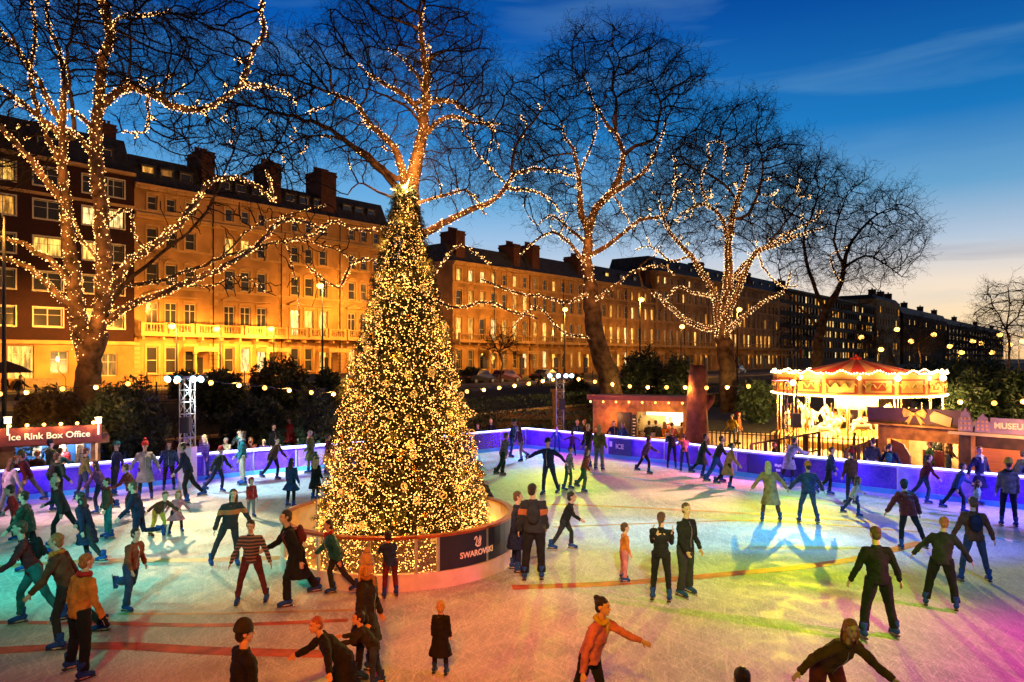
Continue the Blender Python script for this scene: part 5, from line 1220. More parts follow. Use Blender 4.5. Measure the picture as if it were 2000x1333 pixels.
b = MB(); b.box(2.15, 2.35, -.02, .06, 1.5, 1.75); b.box(2.235, 2.265, 0, .04, 1.05, 1.5); b.build('notice', m_black, root)
lamp('booth_light', (2.4, .9, 1.75), 190, (.75,.85,1), .15, root)
for x in (.5, W_-.25): b = MB(); b.box(-.07,.07,-.12,-.02,0,H+.3); b.build('post', m_wood, root, loc=(x, -.05, 0))
for (px, py) in ((15, 822), (192, 822)):
    p = P(px, py, 25.4 if px < 100 else 27); l = MB(); l.box(-.075,.075,-.075,.075,-.1,.1); l.box(-.09,.09,-.09,.09,.1,.13); l.tube([(0,0,-.14),(0,0,-.5)], .03, 6)
    o = l.build('square_lantern', mat('lantern_white', (.9,.85,.7), .5, emit=(1,.72,.4), es=3), None, loc=p); tag(o, 'square white lantern above the %s end of the box office hut' % ('near' if px < 100 else 'tower'), 'lantern')
# food hut
kA = P(1158, 0, 37.5); kB = P(1341, 0, 36.0)
root, W_, H = hut('food_hut', 'wooden food hut with scalloped valance and glowing serving hatch', (kA.x, kA.y), (kB.x, kB.y), 3.0, -.4, 2.45, opening=(2.25, 4.45, 1.0, 2.25))
b = MB(); b.box(-.1, W_+.1, -.9, 0, H+.12, H+.22); b.box(-.1, W_+.1, -.93, -.9, H+.0, H+.22); b.build('canopy', m_maroon, root)
b = MB(); n = 12
for i in range(n):
    x = W_*.4+i*(W_*.6)/n; w = W_*.6/n; b.add([(x,-.94,H+.0),(x+w,-.94,H+.0),(x+w*.5,-.94,H-.26),(x,-.93,H+.0),(x+w,-.93,H+.0),(x+w*.5,-.93,H-.26)], [(0,2,1),(3,4,5),(0,3,5,2),(1,2,5,4)])
b.build('valance', mat('valance_cloth', (.6,.25,.1), .8, var=.1), root)
b = MB(); b.box(1.25, 1.95, -.03, -.005, 0, 2.2); b.build('door', mat('dark_door', (.02,.018,.02), .5), root)
b = MB(); b.box(2.0, 2.22, -.1, -.04, .9, 2.1); mb_ = b.build('menu_board', m_black, root)
b = MB()
for i in range(6): b.box(2.03, 2.03+rnd.uniform(.1,.16), -.108, -.101, 1.05+i*.16, 1.1+i*.16)
b.build('chalk_line', m_print, mb_)
b = MB(); b.box(2.3, 3.3, 2.6, 2.7, 1.9, 2.2); b.box(3.35, 4.4, 2.6, 2.7, 1.35, 2.2); b.build('menu_lightbox', mat('lit_menu', (.9,.8,.5), .5, emit=(1,.8,.4), es=3.5), root)
lamp('hatch_light', (3.4, 1.2, 2.1), 300, (1,.6,.2), .2, root); lamp('canopy_light', (1.2, -.6, 2.0), 55, (1,.35,.08), .1, root); lamp('canopy_light', (3.6, -.8, 2.0), 80, (1,.55,.15), .1, root)
for i in range(8):
    l = MB(); l.ell((0,0,0), .05, 8, 6); l.build('bulb', m_fest, root, loc=(.1+i*(W_-.2)/7, -.98, H-.08))
b = MB(); b.box(2.35, 4.3, 1.9, 2.3, 1.0, 1.45); b.build('stove', m_steel, root)
for x in (2.5, 3.0, 3.7): b = MB(); b.lathe([(.0,1.005),(.1,1.005),(.12,1.2),(.12,1.22)], 10, (x, .15, 0)); b.build('pot', m_steel, root)
# gift hut
kA = Vector((13.6, 27.6)); kB = Vector((15.45, 25.2))
root, W_, H = hut('gift_hut', 'market hut with a golden bow and blank gift tag on its plum fascia', kA, kB, 2.4, -.4, 2.1, opening=(.35, 2.75, .95, 1.95), wallm=m_wood)
b = MB(); b.add([(-.25,-.22,H+.05),(W_+.2,-.22,H-.0),(W_+.15,-.22,H+.62),(-.3,-.22,H+.6),(-.25,-.12,H+.05),(W_+.2,-.12,H-.0),(W_+.15,-.12,H+.62),(-.3,-.12,H+.6)], [(0,1,2,3),(7,6,5,4),(0,4,5,1),(1,5,6,2),(2,6,7,3),(3,7,4,0)]); b.build('fascia', m_plum, root)
m_gold = mat('gold_ribbon', (.75,.42,.1), .45, .2, var=.2, vs=8)
b = MB()
for s in (-1, 1):
    b.add([(0,-.3,.0),(s*.12,-.38,.1),(s*.34,-.36,.2),(s*.42,-.3,.05),(s*.36,-.3,-.14),(s*.1,-.36,-.08)], [(0,1,2,3,4,5) if s < 0 else (5,4,3,2,1,0)])
    b.add([(s*.02,-.28,-.03),(s*.12,-.29,-.05),(s*.36,-.27,-.34),(s*.26,-.27,-.3),(s*.22,-.27,-.42)], [(0,1,2,3,4) if s < 0 else (4,3,2,1,0)])
b.ell((0,-.36,0), (.06,.05,.07), 8, 6); b.build('bow', m_gold, root, loc=(W_*.47, .02, H+.43))
b = MB(); prof = [(0,.1),(.14,.26),(.72,.05),(.66,-.27),(.02,-.1)]
b.add([(x,-.28,z) for x, z in prof]+[(x,-.25,z) for x, z in prof], [(4,3,2,1,0),(5,6,7,8,9)]+[(i, (i+1) % 5, 5+(i+1) % 5, 5+i) for i in range(5)]); b.build('gift_tag', mat('kraft_tag', (.72,.5,.22), .7, var=.08), root, loc=(W_*.64, .02, H+.3))
b = MB(); b.box(-.2, W_+.15, -.5, -.1, H-.02, H+.04); b.build('lower_canopy', m_wood, root)
lamp('hut_light', (1.5, 1.0, 2.2), 480, (1,.68,.22), .15, root); lamp('hut_light', (1.7, -1.4, 2.7), 170, (1,.5,.15), .1, root)  # front lamp has no fixture, added to brighten bow and tag
b = MB(); b.tube([(1.7,.3,2.2),(2.7,.3,2.2)], .035, 6); b.build('strip_lamp', mat('cool_strip', (.9,.95,1), .4, emit=(.9,.95,1), es=10), root)
b = MB(); b.add([(.3,.35,1.0),(1.0,.35,1.0),(1.0,.35,1.35),(.75,.35,1.75),(.3,.35,1.9),(.3,.45,1.0),(1.0,.45,1.0),(1.0,.45,1.35),(.75,.45,1.75),(.3,.45,1.9)], [(0,1,2,3,4),(9,8,7,6,5),(2,1,6,7),(3,2,7,8),(4,3,8,9)]); b.build('plum_screen', m_plum, root)
for x in (1.2, 1.6): b = MB(); b.box(x, x+.32, .9, .95, 1.0, 1.55); b.build('display_board', m_maroon, root)
# museum hut
kA = Vector((15.05, 25.0)); kB = Vector((17.65, 21.8))
root, W_, H = hut('museum_hut', 'closed market hut with orange roller shutter under a MUSEUM sign', kA, kB, 2.4, -.4, 1.95, opening=(.55, W_+.5 if False else 3.6, .75, 1.8), wallm=m_woodd, roofm=mat('pale_roof_board', (.6,.42,.2), .6, var=.1))
b = MB()
for i in range(14): b.box(.5, 3.65, -.07-.012*(i % 2), -.02, 1.12+i*.06, 1.175+i*.06)
b.build('roller_shutter', mat('orange_shutter', (.62,.2,.04), .5, var=.08), root)
m_lil = mat('lilac_sign', (.26,.17,.26), .6, var=.15)
b = MB(); b.box(1.0, W_+.2, -.2, -.12, H+.12, H+.62); b.build('sign_board', m_lil, root)
for (x, w, h) in ((.05, .42, .78), (.55, .45, .62)):
    b = MB(); pr = [(0,0),(w,0),(w,h*.55),(w*.85,h*.6),(w*.8,h*.8),(w*.62,h*.84),(w*.55,h),(w*.45,h),(w*.38,h*.84),(w*.2,h*.8),(w*.15,h*.6),(0,h*.55)]; n = len(pr)
    b.add([(x_,-.2,z) for x_, z in pr]+[(x_,-.14,z) for x_, z in pr], [tuple(range(n)), tuple(range(2*n-1, n-1, -1))]+[(i, n+i, n+(i+1) % n, (i+1) % n) for i in range(n)])
    gb = b.build('gable_cutout', m_lil, root, loc=(x, 0, H+.12)); q = MB()
    for i in range(3):
        for j in range(3): q.box(x_ := .07+i*w*.29, x_+w*.14, -.215, -.205, .07+j*h*.2, .07+j*h*.2+h*.11)
    q.build('little_window', mat('sign_window', (.6,.3,.12), .6), gb)
me = text_mesh('MUSEUM', .26, .006, .008); me.materials.append(mat('buff_letters', (.8,.62,.4), .6, var=0)); o = put(me, 'lettering', root, (1.62, -.215, H+.37)); o.rotation_euler = (R(90), 0, 0)
b = MB(); b.box(.4,.52,-.1,-.02,0,H); b.build('post', m_wood, root)
g_ = MB()
for i in range(26): g_.ell((.6+rnd.random()*3.0, -.08-rnd.random()*.12, .78+rnd.random()*.3), .022, 5, 4)
o = g_.build('garland_bulb', m_fairy2, root); leaf = MB()
for i in range(300):
    x, y, z = .55+rnd.random()*3.1, -.03-rnd.random()*.14, .72+rnd.random()*.4; leaf.add([(x,y,z),(x+.05,y-.03,z+.02),(x+.02,y-.04,z+.06)], [(0,1,2)])
leaf.build('garland', m_leafd, root); lamp('shutter_light', (1.8, -1.3, 2.5), 130, (1,.45,.1), .1, root)
# ticket / photo tables in front of the carousel: a small pointed tent roof behind it
cp = P(1737, 0, 60); b = MB(); b.lathe([(1.6,0),(1.6,2.1)], 10, caps=False); bt = thing('pointed_kiosk', 'dark kiosk with a steep pointed roof behind the carousel canopy', 'kiosk', (cp.x, cp.y, gz(cp.x, cp.y)))
b.build('wall', m_woodd, bt); b = MB(); b.lathe([(1.95,2.0),(1.1,2.9),(.55,3.9),(.12,5.1),(0.02,5.5)], 12); b.build('roof', m_slate, bt); bt.location.z = Z_(672, 60)-5.5

# ================================================================== CAROUSEL
CC = P(1672, 0, 43.0); CR = 4.55
def carousel():
    root = thing('carousel', 'brightly lit golden carousel with striped red tent roof and galloping horses', 'carousel', (CC.x, CC.y, -.35)); Zt = lambda py: Z_(py, 43-CR*.9)+.35
    zb, zt, za = Zt(774), Zt(735), Z_(701, 43)+.35
    b = MB(); n = 48; b.m = 0
    for i in range(n):
        a0, a1 = 2*math.pi*i/n, 2*math.pi*(i+1)/n; b.m = (i//2) % 2
        b.add([(CR*.93*math.cos(a0), CR*.93*math.sin(a0), zt-.1), (CR*.93*math.cos(a1), CR*.93*math.sin(a1), zt-.1), (.28*math.cos(a1), .28*math.sin(a1), za-.05), (.28*math.cos(a0), .28*math.sin(a0), za-.05)], [(0,1,2,3)])
    b.m = 0; b.lathe([(.3, za-.06), (.3, za+.05), (.12, za+.12), (.0, za+.3)], 12); b.build('tent_roof', [mat('red_canvas', (.5,.03,.02), .8, var=.1), mat('cream_canvas', (.62,.28,.12), .8, var=.1)], root)
    m_gilt = mat('gilt_paint', (.85,.5,.15), .4, .3, var=.15, vs=2); m_cream = mat('cream_fair_paint', (.8,.42,.12), .5, var=.1); m_redp = mat('red_fair_paint', (.5,.07,.03), .5, var=.1)
    for i in range(16):
        a0, a1 = 2*math.pi*i/16, 2*math.pi*(i+1)/16; p0 = Vector((math.cos(a0)*CR, math.sin(a0)*CR, 0)); p1 = Vector((math.cos(a1)*CR, math.sin(a1)*CR, 0)); b = MB(); K = 12; vs = []
        for k in range(K+1):
            t = k/K; p = p0.lerp(p1, t); top = zt+.13*math.sin(t*math.pi)**.6+.07*math.cos(t*math.pi*4); vs += [(p.x, p.y, zb), (p.x, p.y, top), (p.x*.985, p.y*.985, zb), (p.x*.985, p.y*.985, top)]
        fs = []
        for k in range(K): o = 4*k; fs += [(o, o+4, o+5, o+1), (o+2, o+3, o+7, o+6), (o+1, o+5, o+7, o+3), (o, o+2, o+6, o+4)]
        b.add(vs, fs); rbd = b.build('rounding_board', m_cream, root); q = MB(); nrm = (p0+p1)/2; nrm.normalize()
        # painted scroll panel
        for (t0, t1, z0, z1, mi) in ((.06,.94,zb+.1,zt-.16,0),(.14,.86,zb+.18,zt-.24,1),(.3,.7,zb+.28,zt-.34,2)):
            q.m = mi; a, c = p0.lerp(p1, t0), p0.lerp(p1, t1); off = nrm*(.02+.014*mi); q.add([(a.x+off.x, a.y+off.y, z0), (c.x+off.x, c.y+off.y, z0), (c.x+off.x, c.y+off.y, z1), (a.x+off.x, a.y+off.y, z1)], [(0,1,2,3)])
        q.build('painted_panel', [m_redp, m_gilt, m_redp if i % 2 else m_cream], rbd)
        q = MB(); sc = (p0+p1)/2*1.01; q.m = 0
        q.tube([tuple(p0.lerp(p1, t)*1.015)[:2]+((zb+zt)/2+.12*math.sin(t*24),) for t in np.linspace(.08, .92, 26)], .035, 5)
        q.build('scrollwork', m_gilt, rbd)
    bulbs = MB()
    for i in range(16*13):
        a = 2*math.pi*i/(16*13); k = (i % 13)/13; f = math.cos(math.pi/16)/math.cos((a % (math.pi/8))-math.pi/16); r = CR*f*1.02
        bulbs.ell((math.cos(a)*r, math.sin(a)*r, zt+.18*math.sin(k*math.pi)**.6+.07*math.cos(k*math.pi*4)+.04), .05, 6, 4); bulbs.ell((math.cos(a)*r, math.sin(a)*r, zb-.03), .05, 6, 4)
    o = bulbs.build('rim_bulb', mat('carousel_bulb', (1,.9,.6), .4, emit=(1,.75,.35), es=9, sample=False), root); o['kind'] = 'stuff'
    b = MB(); b.lathe([(CR*1.0,zb-.02),(CR*.94,zb-.12),(.8,zb+.1)], 32, caps=False); b.build('ceiling', mat('ceiling_paint', (.8,.6,.35), .6, var=.1), root)
    b = MB(); b.lathe([(CR*1.02,0),(CR*1.02,.35),(CR*.98,.42),(0.01,.44)], 40); b.build('platform', m_cream, root)
    b = MB(); b.lathe([(1.15,.44),(1.15,zb),(1.6,zb+.05)], 16); b.build('centre_drum', m_gilt, root)
    for i in range(12):
        a = 2*math.pi*i/12; b = MB(); b.box(-.22,.22,-.02,.02,0,1.1); o = b.build('mirror', mat('fair_mirror', (.9,.85,.7), .06, 1, var=0), root, loc=(math.cos(a)*1.2, math.sin(a)*1.2, .85)); o.rotation_euler = (0,0,a+math.pi/2)
    # globe lamps on the rounding boards
    for px in (1515, 1668, 1773, 1600, 1735):
        x = (px-1672)/FPX*(43-4.5); y = -math.sqrt(max(.1, (CR*1.07)**2-x*x)); b = MB(); b.ell((0,0,0), .15 if px in (1668,1773) else .09, 12, 8); b.build('globe_lamp', mat('globe_glow', (1,.9,.7), .4, emit=(1,.8,.4), es=20), root, loc=(x, y, zt-.1))
        if px in (1515,1668,1773): lamp('globe_light', (x, y-.5, zt-.1), 160, (1,.62,.2), .15, root)
    for k in range(6): a_ = -math.pi/2+(k-2.5)*.5; lamp('canopy_glow', (math.cos(a_)*CR*.8, math.sin(a_)*CR*.8, zt+.75), 110, (1,.45,.12), .15, root)
    # horses
    J = MB(); J.tube([(-.55,0,.0),(-.35,0,.06),(.0,0,.0),(.35,0,.04),(.52,0,.12)], [.1,.23,.21,.24,.15], 12)
    J.tube([(.42,0,.1),(.6,0,.38),(.72,0,.62)], [.17,.13,.09], 10); J.tube([(.66,0,.68),(.82,0,.6),(1.0,0,.46),(1.05,0,.42)], [.08,.1,.065,.05], 10)
    J.ell((.68,.05,.78), (.02,.015,.06), 6, 5); J.ell((.68,-.05,.78), (.02,.015,.06), 6, 5)
    for s in (-.1, .1):
        J.tube([(.38,s,-.05),(.62,s,-.28),(.58,s,-.55),(.5,s,-.62)], [.1,.065,.04,.05], 8); J.tube([(-.42,s,.0),(-.5,s,-.3),(-.72,s,-.45),(-.82,s,-.66)], [.14,.09,.045,.05], 8)
    J.tube([(-.55,0,.08),(-.75,0,.05),(-.85,0,-.25),(-.82,0,-.4)], [.04,.07,.06,.02], 7)
    hm = J.mesh('horse', True); mane = MB()
    for k in range(9): t = k/8; mane.ell((.42+.24*t, 0, .3+.48*t), (.07,.035,.08), 6, 5)
    mm = mane.mesh('mane', True); sd = MB(); sd.ell((-.02,0,.18), (.26,.2,.1), 10, 6); sd.ell((-.25,0,.27), (.06,.17,.08), 8, 5); sm = sd.mesh('saddle', True)
    pl = MB(); pl.tube([(0,0,-.9),(0,0,1.25)], .03, 8); pm = pl.mesh('pole')
    for me, m_ in ((hm, mat('horse_enamel', (.85,.72,.5), .3, var=.05, coat=.5)), (mm, m_gilt), (sm, m_redp), (pm, mat('brass_pole', (.9,.6,.2), .25, 1, var=0))): me.materials.append(m_)
    for ring, (r, k) in enumerate(((3.8, 13), (2.7, 9))):
        for i in range(k):
            a = 2*math.pi*(i+.4*ring)/k; h = put(hm, 'horse', root, (math.cos(a)*r, math.sin(a)*r, 1.22+.22*math.sin(i*2.1+ring))); h.rotation_euler = (0,0,a+math.pi/2); h.scale = (.85,.85,.85)
            put(mm, 'mane', h); put(sm, 'saddle', h); put(pm, 'pole', h)
    for i in range(8):
        a = 2*math.pi*(i+.5)/8; lamp('carousel_light', (math.cos(a)*2.4, math.sin(a)*2.4, zb-.35), 1700, (1,.6,.17), .2, root)
    for i in range(12):
        a = 2*math.pi*i/12; b = MB(); b.lathe([(.05,.42),(.05,zb-.02)], 8); b.build('outer_pole', MATS['brass_pole'], root, loc=(math.cos(a)*4.35, math.sin(a)*4.35, 0))
    lamp('carousel_light', (-5.2, -2.2, 1.9), 900, (1,.6,.16), .2, root); lamp('carousel_light', (5.2, -2.2, 1.9), 500, (1,.6,.16), .2, root); lamp('carousel_light', (0, -4.4, zb-.5), 1000, (1,.6,.16), .2, root); lamp('carousel_light', (-3, -3.7, zb-.5), 1000, (1,.6,.16), .2, root); lamp('carousel_light', (3, -3.7, zb-.5), 1000, (1,.6,.16), .2, root)  # extra lamps without fixtures, added to light apron and carousel front
carousel()
# fences by the carousel
m_pick = mat('yellow_picket', (.7,.42,.12), .6, var=.1)
a = P(1378, 0, 35.0); c = P(1712, 0, 31.5); railing('yellow picket fence in front of the carousel', (a.x, a.y, 0), (c.x, c.y, 0), -.4, h=1.5, step=.2, name='picket_fence', m=mat('dark_picket', (.12,.06,.02), .7), cat='fence', n=4, r=.03)
pv = struct(strip('carousel_apron', 0, .1, 0, .1, -5, m_pave)); bpy.data.objects.remove(pv)
b = MB(); vs = [(6.5,33.5,-.385),(19.5,28.5,-.385),(26,44,-.385),(12,50,-.385)]; b.quad(*vs); struct(b.build('carousel_apron', mat('pale_decking', (.6,.42,.2), .6, var=.12)))
for (x0, y0, Y0, x1, y1, Y1_, lb) in ((1467, 868, 30.5, 1600, 845, 31.5, 'dark timber ramp handrail beside the black light tower'), (1652, 878, 27.5, 1714, 858, 28.2, 'dark timber ramp handrail beside the gift hut')):
    A = P(x0, y0, Y0); B = P(x1, y1, Y1_); root = thing('ramp_handrail', lb, 'handrail', (A.x, A.y, -.4), 0); d = Vector((B.x-A.x, B.y-A.y, 0)); k = 5; h0, h1 = A.z+.4, B.z+.4; b = MB(); b.beam((0,0,h0), d+Vector((0,0,h1)), .1, .06); b.beam((0,0,h0-.75), d+Vector((0,0,h1-.75)), .06, .06); b.build('rail', m_woodd, root)
    for i in range(k+1): q = d*i/k; b = MB(); b.box(-.05,.05,-.05,.05,-.3,h0+(h1-h0)*i/k-.035); b.build('post', m_woodd, root, loc=q)
    b = MB()
    for i in range(int(d.length/.14)): t = (i+.5)/int(d.length/.14); q = d*t; z = h0+(h1-h0)*t; b.box(q.x-.012, q.x+.012, q.y-.012, q.y+.012, z-.73, z-.04)
    b.build('baluster', m_woodd, root)
bb_ = P(1545, 0, 34.5); b = MB(); b.box(-.35,.35,-.2,.2,0,.8); b.box(-.4,.4,-.25,.25,.8,.86)
tag(b.build('ticket_podium', mat('podium_paint', (.6,.35,.12), .6), None, loc=(bb_.x-4.5, bb_.y+3, -.39)), 'small orange podium on the lit apron left of the carousel', 'podium')

# ================================================================== PARKED CARS
def car_mesh():
    prof = [(-2.1,.35),(-2.15,.7),(-2.0,.85),(-1.2,.95),(-.7,1.38),(.6,1.42),(1.25,1.0),(2.0,.88),(2.15,.6),(2.1,.32)]; b = MB(); n = len(prof)
    for s, w in ((-1,.82),(1,.82)): pass
    vs = [(x, -.84+(.14 if z > .96 else 0), z) for x, z in prof]+[(x, .84-(.14 if z > .96 else 0), z) for x, z in prof]
    b.add(vs, [tuple(range(n)), tuple(range(2*n-1, n-1, -1))]+[(i, n+i, n+(i+1) % n, (i+1) % n) for i in range(n)]); return b
carm = car_mesh().mesh('body'); wh = MB(); wh.tube([(0,-.1,0),(0,.1,0)], [.32,.32], 14); wm = wh.mesh('tyre'); hb = MB(); hb.tube([(0,-.115,0),(0,-.101,0)], [.19,.19], 10); hbm = hb.mesh('rim')
gl = MB()
for s in (-1, 1): gl.add([(-1.1,s*.80,1.0),(-.66,s*.715,1.34),(.56,s*.715,1.37),(1.12,s*.80,1.02)], [(0,1,2,3)])
glm = gl.mesh('window'); wm.materials.append(m_black); hbm.materials.append(m_steel); glm.materials.append(m_dark)
tl = MB(); tl.box(-2.18,-2.13,-.7,-.45,.66,.8); tl.box(-2.18,-2.13,.45,.7,.66,.8); 
def car(px, d, col, label, flip=0, tail=False):
    s = 0
    k = (px-1000)/FPX; o = F0+NF*d; s = (k*o.y-o.x)/(U.x-k*U.y); p = along(s, d, 1.765); root = thing('parked_car', label, 'car', p, FANG+math.pi*flip, 'cars parked along the street')
    me = carm.copy(); me.materials.append(mat('car_paint_%d' % int(col[0]*1000+col[1]*100), col, .3, .3, var=0, coat=.6)); put(me, 'body', root); put(glm, 'window', root)
    for x in (-1.35, 1.3):
        for y in (-.78, .78): w = put(wm, 'tyre', root, (x, y, .32)); r_ = put(hbm, 'rim', w); r_.rotation_euler = (0,0,0 if y < 0 else math.pi)
    for y in (-.6, .6): l = MB(); l.box(-.03,.03,-.12,.12,-.06,.06); l.build('tail_light', mat('tail_lens', (.5,.02,.02), .3, emit=(1,.08,.03), es=6 if tail else .3, sample=False), root, loc=(-2.15, y, .74)); l = MB(); l.ell((0,0,0), (.05,.13,.07), 8, 5); l.build('headlight', mat('head_lens', (.9,.9,.85), .1, emit=(1,.9,.7), es=.6, sample=False), root, loc=(2.1, y, .66))
car(935, 17, (.03,.03,.035), 'dark car on the street just right of the Christmas tree')
car(985, 17, (.12,.02,.02), 'dark red car with lit tail lights behind the garden railings', tail=True)
car(1065, 17, (.05,.05,.06), 'dark grey car parked left of the far corner tower')
car(600, 17, (.03,.03,.035), 'dark car parked under the tall street lamp', tail=True)
car(680, 17, (.25,.25,.26), 'silver car half hidden by the Christmas tree')
car(420, 6.2, (.04,.04,.05), 'dark car parked at the kerb of the cream terrace')
car(1440, 17, (.04,.04,.05), 'dark car behind the spiral lit tree')
# umbrella by the steps
up_ = P(12, 740, 47); root = thing('street_parasol', 'dark open parasol on the street by the brick block entrance', 'parasol', (up_.x, up_.y, gz(up_.x, up_.y)))
hh = Z_(705, 47)-gz(up_.x, up_.y); b = MB(); b.tube([(0,0,0),(0,0,hh)], .03, 6); b.build('pole', m_black, root); b = MB(); b.lathe([(1.5,hh-.75),(.9,hh-.35),(.05,hh)], 8, caps=False); b.build('canopy', mat('parasol_cloth', (.04,.02,.02), .8), root)
fp = P(1553, 690, 90); root = thing('flag', 'small flag hanging from the far terrace above the carousel', 'flag', fp); b = MB(); b.tube([(0,0,0),(1.3,-.6,1.3)], .03, 5); b.build('flag_pole', m_stone, root)
for i, c in enumerate(((.6,.05,.03),(.8,.7,.5),(.05,.25,.08))): b = MB(); b.add([(.4+i*.28,-.2,.4-.1),(.68+i*.28,-.33,.68-.1),(.75+i*.28,-.2,-.3),(.47+i*.28,-.2,-.5)], [(0,1,2,3)]); b.build('cloth_band', mat('flag_%d' % i, c, .8), root)
# ================================================================== PEOPLE
def rotx(v, a): c, s = math.cos(a), math.sin(a); return Vector((v.x, v.y*c-v.z*s, v.y*s+v.z*c))
def limb(a, b):   # direction of a limb: a = forward pitch, b = outward (x) angle, from hanging down; forward is -Y
    v = Vector((math.sin(R(b)), -math.sin(R(a))*math.cos(R(b)), -math.cos(R(a))*math.cos(R(b)))); return v.normalized()
POSES = {  # legs: (thigh fwd, out, knee) left(+x)/right(-x); lean fwd, side; arms: (fwd, out, elbow) ; head nod, yaw
 'stand':   dict(l=(2,5,3), r=(-2,5,3), lean=(2,0), al=(6,9,14), ar=(4,8,18), h=(5,10)),
 'stand2':  dict(l=(-3,7,2), r=(6,3,12), lean=(0,3), al=(3,12,20), ar=(12,6,30), h=(0,-20)),
 'wide':    dict(l=(8,15,14), r=(-4,15,8), lean=(8,0), al=(-4,26,16), ar=(-2,26,18), h=(12,0)),
 'wobble':  dict(l=(12,14,24), r=(8,12,26), lean=(16,-3), al=(10,42,10), ar=(4,36,20), h=(14,10)),
 'glide':   dict(l=(16,6,24), r=(-24,8,18), lean=(16,0), al=(22,16,20), ar=(-24,18,12), h=(-4,0)),
 'stride':  dict(l=(28,5,28), r=(-26,14,6), lean=(20,2), al=(-28,14,20), ar=(32,14,30), h=(-6,6)),
 'kick':    dict(l=(8,4,16), r=(-14,6,78), lean=(12,0), al=(20,22,24), ar=(-18,26,20), h=(0,0)),
 'legout':  dict(l=(6,6,14), r=(-6,24,4), lean=(6,6), al=(6,30,14), ar=(0,24,20), h=(0,-15)),
 'phone':   dict(l=(2,6,4), r=(0,6,2), lean=(0,0), al=(28,4,115), ar=(30,2,110), h=(16,0)),
 'lean':    dict(l=(4,5,6), r=(-10,8,3), lean=(34,0), al=(52,8,32), ar=(50,8,36), h=(-16,10)),
 'railback':dict(l=(8,6,2), r=(4,7,2), lean=(-4,0), al=(-14,30,22), ar=(-12,28,22), h=(0,20)),
 'pockets': dict(l=(2,6,2), r=(-2,6,4), lean=(2,0), al=(-12,20,52), ar=(-10,19,50), h=(2,-12)),
 'armsout': dict(l=(6,8,10), r=(-14,8,10), lean=(8,0), al=(8,70,8), ar=(2,62,10), h=(4,0)),
 'reach':   dict(l=(14,6,18), r=(-16,10,12), lean=(18,0), al=(62,14,10), ar=(-14,24,16), h=(-2,0)),
 'bend':    dict(l=(22,8,30), r=(-4,8,14), lean=(44,0), al=(40,26,20), ar=(-6,72,6), h=(-14,-20)),
 'handhold':dict(l=(6,6,8), r=(-6,6,10), lean=(4,0), al=(8,38,18), ar=(10,10,30), h=(6,25)),
 'cross':   dict(l=(10,2,14), r=(-18,4,34), lean=(8,-4), al=(16,24,30), ar=(-4,30,16), h=(2,-10)),
}
JC = {}
def joints(pose, kid=False):
    p = POSES[pose]; J = {}; TH, SH, AN = (.42, .41, .13) if not kid else (.37, .36, .13); TO = .50 if not kid else .48
    pel = Vector((0,0,0)); fl = R(p['lean'][0]); sd = R(p['lean'][1]); up = Vector((math.sin(sd), -math.sin(fl), math.cos(fl)*math.cos(sd))).normalized(); J['up'] = up
    J['pel'] = pel; J['waist'] = pel+up*.14; J['chest'] = pel+up*(TO*.68)+Vector((0,-.01,0)); J['neck'] = pel+up*TO
    nd = R(p['h'][0]*.5+p['lean'][0]*.6); J['head'] = J['neck']+Vector((up.x, -math.sin(nd), math.cos(nd))).normalized()*.205
    foot = []
    for s, k in ((1,'l'),(-1,'r')):
        th, ou, kn = p[k]; h = pel+Vector((s*.095,0,-.02)); kneep = h+Vector((s*1,1,1))*0+Vector((limb(th, ou).x*s, limb(th, ou).y, limb(th, ou).z))*TH
        d2 = limb(th-kn, ou*.7); an = kneep+Vector((d2.x*s, d2.y, d2.z))*SH; pitch = th-kn
        J['hip'+k], J['knee'+k], J['ank'+k] = h, kneep, an; J['pitch'+k] = pitch*(.35 if pitch > -50 else .9); foot.append(an.z-AN-.05*max(0, -pitch-50)/30)
        a, o, e = p['a'+k]; sh = pel+up*(TO*.87)+Vector((s*(.178 if not kid else .15),0,0)); d = limb(a+p['lean'][0]*.0, o); el = sh+Vector((d.x*s, d.y, d.z))*(.29 if not kid else .25)
        d2 = limb(a+e, o*.45 if e > 60 else o*.8); wr = el+Vector((d2.x*s, d2.y, d2.z))*(.255 if not kid else .22); J['sh'+k], J['el'+k], J['wr'+k], J['hd'+k] = sh, el, wr, Vector((d2.x*s, d2.y, d2.z))
    dz = -min(foot); 
    for k, v in J.items():
        if isinstance(v, Vector) and k not in ('up','hdl','hdr'): v.z += dz
    # keep the mean of the feet above the origin
    m = (J['ankl']+J['ankr'])/2
    low = J['ankl'] if J['ankl'].z < J['ankr'].z-.08 else (J['ankr'] if J['ankr'].z < J['ankl'].z-.08 else m); off = Vector((low.x, low.y, 0))*.8
    for k, v in list(J.items()):
        if isinstance(v, Vector) and k not in ('up','hdl','hdr'): J[k] = v-off
    J['hs'] = 1.0 if not kid else 1.22
    return J
